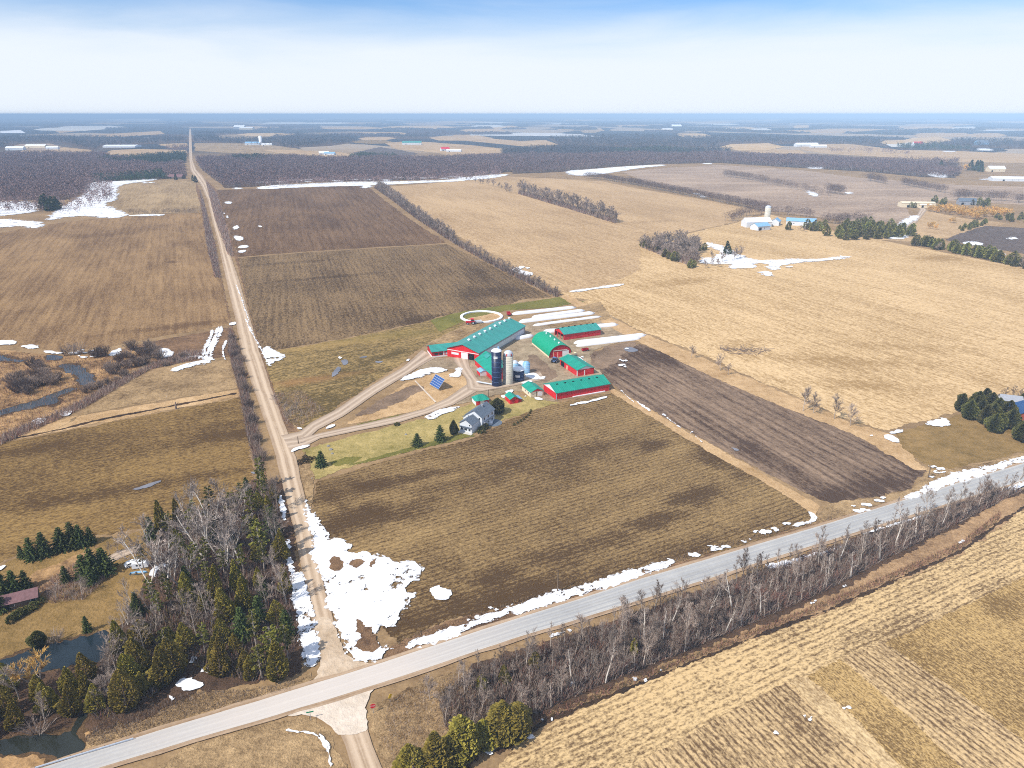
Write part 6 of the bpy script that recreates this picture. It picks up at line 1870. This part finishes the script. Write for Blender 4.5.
for x, y in ((28, 612), (34, 608), (40, 603), (17, 618), (12, 622), (22, 615)):
    plant('leafy_shrub', G(x, y), R.uniform(1.6, 2.2), 'low olive hedge shrub in front of the mauve-roofed shed', 'hedge shrubs by the mauve-roofed shed', 1.2)
for x, y, h in ((56, 600, 6), (82, 596, 5.5), (118, 552, 5), (110, 555, 4), (74, 600, 4)):
    plant('bare_tree', G(x, y), h, 'small bare fruit tree in the yard above the pond', 'bare yard trees above the pond', 1.2)
plant('pine', G(144, 570), 9, 'dark pine overhanging the white trailer', None, 1.2)

brush('reddish brown weeds scattered through the river marsh', [(-10, 352), (60, 358), (110, 356), (150, 362), (110, 382), (85, 398), (50, 418), (-10, 436)], 7000, .4, 1.8, [M['twig_red'], M['twig_dark'], M['bark_orange']], .2, 33)
brush('brown understorey of the dark wood', WOOD_BARE, 12000, .8, 3.5, TW, .12, 31)
brush('brown understorey among the lower cedars', WOOD_CED, 9000, .6, 2.8, TW + [M['cedar']], .16, 32)
# ------------------------------------------------------------------ farm plants
plant('spruce', G(306 + 15.5, 466.5), 6.6, 'small dark spruce beside the round shrub bed', None, 1.2)
plant('spruce', G(417.5, 446), 5.6, 'left one of two dark spruces on the lawn by the house', None, 1.35)
plant('spruce', G(440.5, 441), 7.2, 'taller right one of two dark spruces on the lawn by the house', None, 1.25)
plant('evergreen', G(453.5, 434.5), 6.4, 'brownish dark evergreen touching the front of the house', None, .62)
plant('evergreen', G(497.0, 412.8), 6.6, 'big round dark cedar beside the house', None, 1.3)
for x, y, h in ((481.5, 430.5, 2.2), (485.5, 428.5, 2.6), (479.5, 433.5, 1.6), (484, 433, 1.2)):
    plant('leafy_shrub', G(x, y), h, 'dark foundation shrub by the house wing', 'foundation shrubs by the house wing', 1.0)
plant('leafy_shrub', G(397, 425.5), 1.5, 'low dark bush alone on the lawn below the driveway', None, 1.5)
for k in range(9):
    a = k * 2.4
    r_ = .9 * math.sqrt(k)
    c_ = G(305.5, 461)
    plant('brown_shrub', (c_.x + math.cos(a) * r_ * 1.25, c_.y + math.sin(a) * r_ * 1.3), R.uniform(.9, 1.4), 'low brown shrub in the oval bed at the lane mouth', 'shrubs of the oval bed')
for x, y in ((514.5, 425.4), (517.8, 423.4), (520.8, 421.6), (523.6, 419.8), (526.2, 417.8), (528.4, 415.8), (530.0, 413.6), (530.8, 411.4)):
    plant('leafy_shrub', G(x, y), 1.1, 'small dark ball shrub in the curved row on the back lawn', 'ball shrubs of the curved row', .8)
for x, y, h in ((276, 405, 5), (284, 412, 4.5), (291, 418, 5.5), (297, 410, 4), (288, 422, 4)):
    plant('bare_tree', G(x, y), h, 'hazy bare tree in the grassy corner where the lane leaves the side road', 'bare trees at the lane corner', 1.4)
for x, y, h, l_ in ((803, 411, 11, 'leftmost big bare tree of the four on the fence line'), (813, 413.5, 9.5, 'slim bare tree second of the four on the fence line'), (834, 419, 11, 'open branched bare tree third of the four on the fence line'), (850, 426, 9.5, 'spreading bare tree at the road end of the four on the fence line')):
    plant('lone_tree', G(x, y), h, l_, 'bare trees on the fence line')
for x, y, h, l_ in ((691, 358, 7, 'smaller bare bush tree on the fence line by the farm'), (720, 371, 8.5, 'bare tree on the fence line near the brush pile'), (728, 375, 6, 'thin bare tree touching the one near the brush pile')):
    plant('lone_tree', G(x, y), h, l_)
# brush pile
c_ = G(742, 351)
mb = MB()
for k in range(90):
    p = Vector((c_.x + R.gauss(0, 7), c_.y + R.gauss(0, 4), R.uniform(0, .9)))
    d = Vector((R.gauss(0, 1), R.gauss(0, 1), R.gauss(0, .2))).normalized() * R.uniform(1.5, 4)
    mb.tube(p - d, p + d, .14, .05, 4)
tag(mb.build('brush_pile', M['bark_dark']), 'dark pile of cut branches in the tan field', 'brush pile')
# right evergreen grove
gr = scatter([(958, 412), (975, 404), (985, 402), (1000, 412), (1012, 420), (1012, 432), (996, 436), (975, 424)], 4.6, 31)
for p in gr:
    x, y = pxof(p)
    plant('evergreen', p, R.uniform(6.2, 8.8), 'dense dark evergreen in the %s of the grove by the blue-roofed house' % ('left part' if x < 978 else 'middle' if x < 995 else 'right part'), 'evergreens of the right-hand grove', .95)
plant('evergreen', G(1022, 440), 8.5, 'broad evergreen at the right edge in front of the blue-roofed house', None, 1.2)
plant('evergreen', G(1023, 405), 6, 'dark evergreen behind the blue-roofed house', None, 1.1)
for x, y in ((1004, 399), (1013, 397), (1020, 401)):
    plant('dark_bare_tree', G(x, y), 6, 'hazy bare tree behind the grey garage', 'bare trees behind the grey garage', 1.1)

# ------------------------------------------------------------------ river shrubs
def clump(kind, pts, label, group, h0, h1, wide=1.1):
    for x, y in pts: plant(kind, G(x, y), R.uniform(h0, h1), label, group, wide)
clump('dark_shrub', [(12, 384), (18, 388), (25, 390), (30, 384), (36, 387), (42, 385), (48, 382), (22, 380), (34, 378), (44, 377), (52, 385), (28, 394), (18, 392), (40, 371), (34, 368), (58, 380)], 'grey willow bush of the big clump left of the river bend', 'willow bushes of the big river clump', 4, 6.0, 1.0)
clump('dark_shrub', [(120, 362), (127, 358), (134, 360), (141, 356), (148, 358), (155, 354), (138, 366), (128, 368), (118, 370), (146, 364), (112, 374), (150, 350), (132, 350), (160, 360), (97, 357), (104, 356)], 'grey bush of the bank thicket right of the river bend', 'bushes of the river bank thicket', 3.5, 6.5, 1.0)
clump('dark_shrub', [(92, 390), (100, 388), (108, 384), (116, 381), (124, 377), (86, 393), (165, 366), (175, 362), (184, 358)], 'small grey bush in the line south of the river', 'bushes south of the river', 2.5, 3.8, 1.0)
clump('dark_shrub', [(233, 340), (237, 350), (241, 362), (244, 378), (247, 392), (250, 408), (254, 424), (258, 442), (240, 372), (236, 358), (262, 460)], 'grey bush in the strip left of the side road', 'bushes left of the side road', 2.8, 4.2, 1.0)
clump('shrub', [(66, 356), (72, 355), (80, 354)], 'tall hazy bare bush by the river pool', 'hazy bushes by the river pool', 6, 8, .8)
mb = MB(); mb.tube((0, 0, 0), (.3, .1, 3.2), .45, .2, 7); mb.tube((.2, .1, 1.8), (1.3, .4, 3.0), .18, .06, 5); mb.tube((.1, 0, 1.2), (-.9, .3, 2.1), .15, .05, 5)
o = mb.build('dead_tree', M['bark_dark']); o.location = G(176, 409)
tag(o, 'broken dead tree stump in the straw strip', 'dead tree')

WOODM = []
for nm, a, b_ in (('wood_crowns_brown', (108, 84, 78), (138, 111, 104)), ('wood_crowns_grey', (116, 95, 90), (148, 124, 117)), ('wood_crowns_dark', (96, 75, 71), (124, 100, 95)), ('wood_stems', (140, 126, 118), (180, 168, 158))):
    WOODM.append(bark(nm, a, b_))
CONM = [leafy('wood_conifer_dark', (34, 48, 34), (50, 66, 42), (70, 84, 52), .3), leafy('wood_conifer_olive', (46, 56, 36), (66, 76, 46), (88, 94, 58), .3)]

FARM_ = [bark('far_wood_a', (70, 62, 64), (92, 82, 84)), bark('far_wood_b', (60, 56, 60), (80, 74, 78)), bark('far_wood_c', (50, 54, 54), (70, 72, 68)), bark('far_wood_d', (84, 76, 76), (104, 96, 94))]
HEDGEM = [bark('hedge_crowns_a', (98, 78, 72), (124, 102, 94)), bark('hedge_crowns_b', (86, 68, 64), (112, 92, 86)), bark('hedge_crowns_c', (110, 92, 84), (136, 116, 108)), WOODM[3]]
def woods_at(label, C, H_, r, conifer=False, tri=16, crown=.42, name='woods'):
    n = len(C)
    cw = H_ * crown
    m = tri
    # points in each crown
    ph = r.uniform(0, 2 * np.pi, (n, m))
    q = r.random((n, m))
    if conifer:
        zc = .05 + .9 * q
        rr = cw[:, None] * (1 - q * .95) * r.uniform(.6, 1, (n, m))
    else:
        zc = .3 + .68 * q
        prof = np.sqrt(np.clip(1 - ((zc - .62) / .40) ** 2, 0, 1))
        rr = cw[:, None] * prof * np.sqrt(r.uniform(.1, 1, (n, m)))
    Px = C[:, 0, None] + rr * np.cos(ph)
    Py = C[:, 1, None] + rr * np.sin(ph)
    Pz = H_[:, None] * zc
    P = np.stack([Px, Py, Pz], -1).reshape(-1, 3)
    s = np.repeat(H_, m) * (.20 if not conifer else .24) * (16 / m) ** .5
    k = n * m
    d1 = r.normal(0, 1, (k, 3)); d2 = r.normal(0, 1, (k, 3))
    d1[:, 2] += .8
    d1 /= np.linalg.norm(d1, axis=1)[:, None]; d2 /= np.linalg.norm(d2, axis=1)[:, None]
    V = np.stack([P, P + d1 * s[:, None], P + d2 * s[:, None] * .7], 1)
    mats = CONM if conifer else HEDGEM if name == 'hedgerow' else FARM_ if tri == 10 or label.startswith('grey wood') else WOODM
    tone = r.integers(0, 2 if conifer else 3, n)
    mi = np.repeat(tone, m)
    # stems
    w = H_ * .02 + .05
    a = r.uniform(0, np.pi, n)
    S0 = np.zeros((n, 3, 3))
    S0[:, 0, :2] = C - np.stack([np.cos(a), np.sin(a)], 1) * w[:, None]
    S0[:, 1, :2] = C + np.stack([np.cos(a), np.sin(a)], 1) * w[:, None]
    S0[:, 2, :2] = C; S0[:, 2, 2] = H_ * .8
    V = np.concatenate([V.reshape(-1, 3), S0.reshape(-1, 3)])
    mi = np.concatenate([mi, np.full(n, 0 if conifer else 3)])
    o = link(name, fast_mesh(name, V, np.arange(len(V)).reshape(-1, 3), mats, mi))
    return tag(o, label, name, None, 'stuff')


FAR_ROW = []
def far_row(pts, n, h0, h1, jx=2.0):
    for p in row(pts, int(n * 1.9), jx): FAR_ROW.append((p[0], p[1], R.uniform(h0, h1)))

# ------------------------------------------------------------------ hedgerows of the middle distance
def hedgerow(pts, n, h0, h1, label, group, kind='hedgerow_tree', jx=1.5, wide=1.0):
    h0, h1, wide = h0 * 1.35, h1 * 1.4, wide * 1.15
    for p in row(pts, n, jx): plant(kind, p, R.uniform(h0, h1), label, group, wide)
hedgerow([(378, 188), (390, 196), (404, 207)], 34, 8, 12, 'grey bare tree of the field hedgerow, end by the far wood', 'hedgerow between brown and tan fields')
hedgerow([(404, 207), (420, 219), (438, 231), (456, 243)], 44, 7, 11, 'grey bare tree of the field hedgerow, middle stretch beside the dark field', 'hedgerow between brown and tan fields')
hedgerow([(456, 243), (474, 254), (490, 262), (512, 273)], 22, 3.5, 7, 'low bare bush tree of the field hedgerow, snowy stretch', 'hedgerow between brown and tan fields')
hedgerow([(512, 273), (530, 283), (545, 290), (560, 297)], 22, 2.5, 6, 'sparse bare bush of the field hedgerow, end by the silage bags', 'hedgerow between brown and tan fields')
hedgerow([(520, 192), (535, 197), (552, 203), (570, 208)], 24, 10, 15, 'tall grey tree in the left half of the short row crossing the tan field', 'short tree row in the tan field', wide=1.05)
hedgerow([(570, 208), (590, 214), (606, 219), (617, 223)], 20, 10, 15, 'tall grey tree in the right half of the short row crossing the tan field', 'short tree row in the tan field', wide=1.05)
hedgerow([(466, 180), (490, 186), (500, 188), (512, 194)], 12, 5, 10, 'small bare tree of the broken row leading to the far wood', 'broken tree row near the far wood')
far_row([(585, 178), (605, 180), (630, 184), (655, 189)], 80, 9, 13)
far_row([(655, 189), (690, 196), (720, 202), (750, 208), (766, 212)], 100, 9, 13)
far_row([(724, 176), (738, 178), (752, 180)], 22, 10, 14)
far_row([(752, 180), (770, 184), (790, 188), (812, 193), (830, 196)], 36, 8, 14)
far_row([(828, 192), (836, 194), (842, 195)], 13, 12, 16)
far_row([(866, 180), (876, 182), (886, 184)], 16, 10, 16)
far_row([(902, 184), (915, 187), (930, 190), (944, 193)], 35, 9, 14)
far_row([(955, 200), (965, 199), (985, 200), (1008, 201)], 24, 10, 16)
far_row([(1015, 203), (1022, 202)], 6, 10, 13)
far_row([(728, 222), (745, 216), (770, 214), (800, 216), (812, 218)], 35, 8, 13)
far_row([(822, 222), (835, 224), (850, 222), (870, 222)], 24, 8, 12)
clump('far_cedar', [(788, 230), (807, 229.5), (812, 231), (818, 231), (815, 227), (827, 236), (824, 228)], 'round dark cedar around the long blue-roofed barn', 'cedars around the distant farm', 8, 13, 1.2)
clump('hedgerow_tree', [(800, 231), (804, 232)], 'grey bush in front of the long blue-roofed barn', 'bushes before the distant barn', 6, 8, 1.2)
for p in scatter([(836, 238), (845, 228), (866, 226), (890, 228), (910, 232), (912, 236), (890, 239), (862, 240), (846, 241)], 8.0, 41, 55):
    x, y = pxof(p)
    plant('far_cedar', p, R.uniform(8, 12.5), 'olive cedar in the %s of the far evergreen block' % ('left half' if x < 872 else 'right half'), 'cedars of the far evergreen block', 1.15)
for p in row([(914, 244), (930, 247), (950, 251), (975, 256), (1000, 262), (1026, 268), (1060, 275)], 84, 3.5):
    x, y = pxof(p)
    plant(R.choice(['far_cedar', 'far_cedar', 'far_cedar', 'hedgerow_tree']), p, R.uniform(7, 11), 'tree of the dark mixed hedge at the right edge, %s' % ('lane end' if x < 960 else 'frame end'), 'dark mixed hedge', 1.15)
for p in scatter([(958, 229), (966, 226), (986, 222), (988, 224), (972, 230), (960, 231)], 5.5, 42, 22):
    plant('far_cedar', p, R.uniform(4, 6), 'dark evergreen of the low hedge beyond the dark field', 'low dark hedge beyond the lane', 1.3)
for p in scatter([(995, 218), (1010, 217), (1024, 219), (1060, 222), (1060, 226), (1020, 223), (1000, 221)], 8, 43, 20):
    plant('far_cedar', p, R.uniform(5, 9), 'olive cedar right of the orange willows', 'cedars right of the willows', 1.2)
for p in scatter([(926, 211), (945, 210), (975, 212), (1004, 213), (1012, 215), (992, 219), (975, 220), (955, 216), (935, 214)], 8.5, 44, 40):
    x, y = pxof(p)
    plant('willow', p, R.uniform(7, 10), 'orange-twigged willow in the %s of the willow row' % ('lane end' if x < 955 else 'middle' if x < 985 else 'right end'), 'orange willows of the far row', 1.2)
clump('willow', [(950, 222.5), (953, 223)], 'orange bush standing alone in the tan grass', 'lone orange bushes', 5, 7, 1.0)
clump('willow', [(930, 228.5), (936, 229.5), (932, 227)], 'pale orange bush near the winding lane', 'pale orange bushes by the lane', 5, 7, 1.0)
clump('far_cedar', [(910, 207.5), (914, 208), (930, 207), (941, 207), (934, 203), (944, 203.5), (972, 205), (979, 205.5), (986, 206), (982, 207), (988, 203)], 'dark rounded evergreen near the cream building and dark-roofed house', 'evergreens near the cream building', 7, 12, 1.2)
clump('far_spruce', [(970, 170.5), (978, 169.5), (976, 171), (980, 172), (940, 168.5)], 'dark tall spruce beside the far orange tree', 'far right spruces', 18, 26, 1.3)
clump('willow', [(965, 170.5), (968, 170)], 'orange tree among dark spruces in the far right country', 'far orange trees', 13, 16, 1.2)
far_row([(944, 168), (950, 169), (958, 170)], 13, 12, 16)
brush('bare brush under the hedgerow between the brown and tan fields', [(377, 186), (395, 197), (420, 216), (458, 242), (500, 266), (560, 296), (556, 298), (496, 268), (454, 244), (416, 219), (390, 199), (374, 188)], 9000, 1.5, 5.0, TW, .3, 51)
brush('bare brush under the short tree row in the tan field', [(519, 191), (570, 206), (617, 221), (616, 224), (568, 209), (518, 194)], 4000, 1.5, 6.0, TW, .35, 52)
brush('bare brush among the copse in the tan field', [(640, 247), (655, 244), (690, 246), (698, 256), (690, 266), (668, 259), (652, 252)], 4000, 1.0, 5.0, TW, .3, 53)
# clump in the tan field
for p in scatter([(640, 247), (655, 243), (680, 243), (698, 246), (700, 252), (690, 258), (700, 264), (690, 266), (672, 260), (655, 253)], 5.0, 45, 75):
    x, y = pxof(p)
    plant('hedgerow_tree', p, R.uniform(9, 15), 'grey bare tree in the %s of the copse in the tan field' % ('back' if y < 252 else 'front'), 'bare trees of the tan field copse', 1.1)
clump('far_cedar', [(642, 246.5), (646, 248), (650, 249.5), (654, 251), (658, 252.5), (662, 250)], 'olive cedar at the left corner of the tan field copse', 'cedars at the left of the copse', 6, 8, 1.25)
clump('far_cedar', [(665, 257), (669, 259), (673, 261), (677, 261.5)], 'dark olive cedar at the front middle of the tan field copse', 'cedars at the front of the copse', 6, 9, 1.25)
clump('far_cedar', [(690, 268), (694, 267), (699, 251), (704, 250)], 'small cedar at the right side of the tan field copse', 'cedars at the right of the copse', 5, 8, 1.2)
plant('far_spruce', G(727.5, 254), 12, 'solitary dark spruce right of the tan field copse', None, 1.2)
clump('hedgerow_tree', [(737, 259), (734, 260), (740, 258)], 'dark grey bare tree right of the solitary spruce', 'bare trees by the solitary spruce', 10, 12, .9)
clump('hedgerow_tree', [(705, 268), (712, 266), (718, 267), (722, 262), (712, 259)], 'grey bare tree in the snow right of the copse', 'bare trees in the copse snow', 7, 10, 1.0)
clump('far_spruce', [(44, 210), (50, 211), (54, 210), (47, 207), (57, 209)], 'dark spruce standing in the snowy edge of the far left wood', 'spruces at the snowy wood edge', 14, 20, 1.5)
clump('far_spruce', [(193, 181), (196, 182.5), (176, 180)], 'dark spruce by the brown house at the far road bend', 'spruces at the far road bend', 9, 13, 1.2)
far_row([(130, 214), (145, 214), (170, 213.5), (200, 212.5)], 41, 3, 7)

FR = np.array(FAR_ROW)
woods_at('far hedgerows of bare grey trees between the distant fields', FR[:, :2], FR[:, 2], np.random.default_rng(9), False, 190, .5, 'hedgerow')

# ------------------------------------------------------------------ far woods, each one mass of bare crowns
RF = random.Random(5)
FAR_STRIPS = []
for _ in range(64):
    y_ = RF.choice([RF.uniform(117.5, 124), RF.uniform(122, 132), RF.uniform(130, 148)])
    hh_ = .45 + max(0, y_ - 116) * .075 * RF.uniform(.7, 1.5)
    ww_ = RF.uniform(9, 42) * (1.0 if y_ < 130 else .8)
    x_ = RF.uniform(-60, 1090)
    if abs(x_ - 190) < ww_ + 6: continue
    FAR_STRIPS.append((x_, y_, ww_, hh_))
def in_strip(C):
    d_ = C[:, 1] * CP + CAM_H * SP
    X, Y = 512 + F_PX * C[:, 0] / d_, 384 + F_PX * (CAM_H * CP - C[:, 1] * SP) / d_
    m_ = np.zeros(len(C), bool)
    for x_, y_, ww_, hh_ in FAR_STRIPS: m_ |= (np.abs(X - x_) < ww_) & (np.abs(Y - y_) < hh_)
    return m_

def woods(label, px_poly, spacing, h, seed, conifer=False, tri=16, crown=.42, snowy=False):
    r = np.random.default_rng(seed)
    poly = [G(*q) for q in px_poly]
    T0 = tessellate_polygon([[Vector((p.x, p.y, 0)) for p in poly]])
    ar = np.array([abs((poly[b_].to_2d() - poly[a].to_2d()).cross(poly[c_].to_2d() - poly[a].to_2d())) / 2 for a, b_, c_ in T0])
    n = int(ar.sum() / spacing ** 2)
    idx = r.choice(len(T0), n, p=ar / ar.sum())
    T = np.array([[(poly[i].x, poly[i].y) for i in t] for t in T0])[idx]
    u, v = r.random(n), r.random(n)
    f = u + v > 1
    u[f], v[f] = 1 - u[f], 1 - v[f]
    C = T[:, 0] + (T[:, 1] - T[:, 0]) * u[:, None] + (T[:, 2] - T[:, 0]) * v[:, None]
    if tri == 10:
        C = C[~in_strip(C)]
        n = len(C)
    H_ = h * r.uniform(.7, 1.15, n) * (1 + .15 * np.sin(C[:, 0] * .021 + seed) * np.cos(C[:, 1] * .017))
    return woods_at(label, C, H_, r, conifer, tri, crown)

FLOOR = M['leaf_litter']
def wood(label, poly, spacing, h, seed, floor=True, **kw):
    if floor: sheet('forest_floor', poly, L2 + .04, FLOOR, 3.0)
    return woods(label, poly, spacing, h, seed, **kw)
wood('bare brown wood left of the straight road', [(-160, 158), (0, 156), (60, 155), (100, 155), (120, 160), (150, 166), (165, 176), (120, 180), (92, 184), (85, 192), (66, 200), (40, 200), (0, 200), (-160, 204)], 6.5, 13, 51, tri=22)
woods('bare stems standing in snow at the edge of the left wood', [(-160, 203), (0, 200), (40, 199), (62, 203), (56, 210), (40, 213), (0, 215), (-160, 218)], 9.0, 11, 52)
woods('bare stems standing in snow at the front of the long wood', [(258, 188), (300, 183), (360, 180), (430, 178), (500, 173), (505, 176), (466, 180), (420, 182), (363, 183), (310, 185)], 8.5, 11, 82)
woods('bare stems in the snow beside the far left stubble', [(84, 188), (112, 184), (114, 200), (100, 206), (80, 214), (58, 215), (62, 204)], 10.0, 10, 83)
wood('dark conifer band behind the left stubble', [(92, 180), (118, 177), (162, 175), (168, 179), (130, 181), (94, 183)], 7.0, 13, 53, conifer=True)
wood('dark conifer plantation by the straight road', [(98, 161), (120, 159), (186, 155), (186, 163), (150, 165), (120, 165)], 7.5, 13, 54, conifer=True)
wood('bare trees between the two conifer bands', [(120, 166), (150, 166), (184, 164), (187, 176), (165, 179), (160, 174), (120, 175)], 8.0, 12, 55)
wood('long bare wood across the middle distance left part', [(197, 160), (240, 158), (300, 159), (400, 160), (470, 158), (510, 157), (512, 172), (470, 176), (420, 180), (365, 181), (310, 182), (250, 187), (225, 188), (210, 176), (200, 168)], 6.5, 13, 56, tri=22)
wood('long bare wood across the middle distance right part', [(512, 157), (600, 156), (700, 155), (780, 157), (860, 161), (930, 167), (962, 172), (955, 178), (920, 177), (870, 172), (800, 168), (720, 163), (660, 164), (610, 167), (560, 172), (512, 174)], 7.0, 13, 57, tri=22)
woods('olive conifers inside the long wood', [(232, 160), (258, 158.5), (275, 160), (262, 163), (236, 163)], 8.0, 14, 58, conifer=True)
woods('dark conifers at the far side of the long wood', [(348, 158), (362, 156), (400, 158), (393, 160), (352, 160)], 9, 14, 59, conifer=True)
woods('dark conifer line beyond the right wood', [(610, 152), (660, 150), (705, 151), (700, 153), (650, 154), (612, 154)], 11, 14, 60, conifer=True)
wood('grey wood beyond the far central farms', [(500, 152), (520, 150), (560, 147), (620, 150), (720, 150), (735, 153), (640, 156), (560, 156), (505, 156)], 12, 15, 61)
wood('far blue wood left of the straight road', [(-200, 136), (0, 137), (70, 137), (110, 138), (186, 138), (187, 142), (150, 144), (100, 147), (95, 151), (60, 143), (30, 143), (0, 150), (-200, 152)], 20, 15, 62, tri=10)
wood('far blue wood right of the straight road', [(194, 133), (260, 133), (350, 137), (358, 142), (330, 146), (290, 148), (262, 146), (194, 142)], 20, 15, 63, tri=10)
wood('far blue wood between the central farms', [(360, 136), (452, 136), (456, 138.5), (360, 139)], 24, 15, 64, tri=10)
wood('far blue wood on the right', [(548, 138), (640, 136), (740, 136), (800, 138), (900, 139), (1024, 141), (1200, 143), (1200, 152), (1024, 149), (960, 147), (880, 146), (800, 143), (735, 147), (640, 148), (590, 146), (560, 146)], 20, 15, 65, tri=10)
wood('far tree belt on the right ridge', [(880, 163), (900, 160), (930, 161), (960, 163), (956, 166), (925, 166), (895, 165)], 14, 13, 66)
wood('dark conifer knot by the red-roofed far house', [(896, 147), (915, 146), (935, 146), (972, 149), (968, 151), (930, 150), (900, 149.5)], 16, 15, 67, conifer=True)
woods('scattered hedges of the far right tan field', [(828, 151), (870, 150), (910, 154), (915, 156), (870, 154), (830, 153)], 30, 14, 68)
woods('tree belt behind the white far barns on the left', [(165, 149), (188, 147), (188, 152), (170, 152)], 16, 13, 69)

# traced fields of the far country, edged by those woods
for poly, key in (([(15, 153), (35, 147), (62, 147), (92, 150), (90, 155), (40, 156)], 'f_tan_far'), ([(93, 157), (112, 150), (140, 149), (187, 150), (187, 154), (120, 158)], 'f_tan_far'), ([(157, 144), (187, 143), (187, 147), (170, 148)], 'f_tan_far'),
                  ([(194, 143), (256, 143), (300, 149), (315, 155), (300, 157), (195, 151)], 'f_west_far'), ([(262, 150), (290, 150), (340, 152), (365, 157), (310, 158)], 'f_tan_far'), ([(352, 153), (380, 147), (400, 150), (420, 154), (395, 157), (365, 157)], 'f_dark_far'),
                  ([(352, 141), (382, 139), (395, 143), (372, 144), (355, 143)], 'lawn_dull'), ([(385, 143), (412, 141), (470, 145), (505, 149), (500, 153), (455, 156), (430, 152), (395, 149)], 'f_tan_far'),
                  ([(452, 134), (470, 133), (470, 137), (520, 141), (545, 140), (566, 147), (545, 149), (500, 144), (456, 140)], 'f_tan_far'), ([(730, 148), (800, 150), (810, 155), (745, 153)], 'f_tan_far'),
                  ([(800, 144), (850, 144), (900, 150), (960, 151), (1024, 154), (1200, 160), (1200, 168), (1024, 163), (960, 162), (900, 158), (830, 154), (800, 150)], 'f_tan_far'),
                  ([(800, 126), (850, 131), (900, 129), (960, 126), (905, 126), (850, 128)], 'f_tan_far'), ([(0, 131), (20, 130), (26, 133), (0, 133)], 'snow'), ([(52, 130), (76, 128), (80, 131), (60, 133)], 'f_tan_far'), ([(88, 135), (160, 131), (165, 134), (120, 137), (90, 137)], 'f_tan_far'),
                  ([(550, 128), (600, 128), (605, 131), (560, 130)], 'f_tan_far'), ([(775, 131), (830, 129), (880, 130), (840, 133), (790, 133)], 'f_tan_far'), ([(332, 134), (350, 133), (362, 135), (340, 136)], 'f_tan_far')):
    sheet('field', poly, L3, M[key], 6.0)

for i_, (x_, y_, ww_, hh_) in enumerate(FAR_STRIPS):
    sl = RF.uniform(-.3, .3)
    sheet('field', [(x_ - ww_, y_ + sl), (x_ - ww_ * .6, y_ - hh_ * .8), (x_ + ww_ * .5, y_ - hh_), (x_ + ww_, y_ - sl), (x_ + ww_ * .4, y_ + hh_), (x_ - ww_ * .7, y_ + hh_ * .9)], .6, M[RF.choice(['f_tan_far', 'f_tan_far', 'f_west_far', 'f_tan', 'f_east_brown', 'concrete'])], 0)
sheet('forest_floor', [(150, 134.5), (240, 134.5), (240, 142), (150, 142)], L1, FLOOR, 0)
# lens shaped woods scattered to the horizon
def horizon_woods():
    r = np.random.default_rng(77)
    allV, allM = [], []
    for k in range(120):
        y = float(np.exp(r.uniform(np.log(4300), np.log(26000))))
        x = r.uniform(-1.05, 1.05) * y * .82
        px, py = pxof((x, y))
        if 128 < py < 150 and (185 < px < 196): continue
        L_, D_ = r.uniform(250, 1500) * (y / 8000) ** .4, r.uniform(80, 380) * (y / 8000) ** .6
        n = int(min(260, L_ * D_ / 40 ** 2 * (8000 / y)) + 12)
        th = ANG_B if r.random() < .6 else ANG_A
        th += r.normal(0, .08)
        a, b_ = r.uniform(-1, 1, n), r.uniform(-1, 1, n)
        ok = (np.abs(a) ** 4 + np.abs(b_) ** 4) < 1 + .4 * np.sin(a * 7 + k)
        a, b_ = a[ok] * L_ / 2, b_[ok] * D_ / 2
        cx = x + a * math.cos(th) - b_ * math.sin(th)
        cy = y + a * math.sin(th) + b_ * math.cos(th)
        ok = ~in_strip(np.stack([cx, cy], 1))
        cx, cy = cx[ok], cy[ok]
        n = len(cx)
        if not n: continue
        w = r.uniform(25, 60, n) * (y / 9000) ** .3
        h = r.uniform(9, 17, n)
        m = 3
        for j in range(m):
            ox, oy = r.normal(0, .35, n) * w, r.normal(0, .35, n) * w
            V = np.zeros((n, 3, 3))
            V[:, 0] = np.stack([cx + ox - w * .6, cy + oy, np.zeros(n)], 1)
            V[:, 1] = np.stack([cx + ox + w * .6, cy + oy + w * .2, h * .3], 1)
            V[:, 2] = np.stack([cx + ox + w * r.uniform(-.3, .3, n), cy + oy + w * .5, h], 1)
            allV.append(V.reshape(-1, 3)); allM.append(np.full(n, int(r.integers(0, 3))))
    V = np.concatenate(allV)
    o = link('woods', fast_mesh('woods', V, np.arange(len(V)).reshape(-1, 3), FARM_[:3], np.concatenate(allM)))
    tag(o, 'countless small woods fading towards the horizon', 'woods', None, 'stuff')
horizon_woods()

# ------------------------------------------------------------------ air
hz = NTV = bpy.data.materials.new('haze_air')
hz.use_nodes = True
hn, hl = hz.node_tree.nodes, hz.node_tree.links
for nd in list(hn): hn.remove(nd)
ho = hn.new('ShaderNodeOutputMaterial')
pv = hn.new('ShaderNodeVolumePrincipled')
pv.inputs['Color'].default_value = (0.56, 0.77, 1.0, 1)
pv.inputs['Density'].default_value = 0.00015
pv.inputs['Anisotropy'].default_value = -0.32
hl.new(pv.outputs[0], ho.inputs['Volume'])
mb = MB().box(-95000, 95000, -95000, 95500, -1.0, 126.0)
tag(mb.build('haze', hz), 'pale blue haze over the far countryside', 'haze', None, 'stuff')
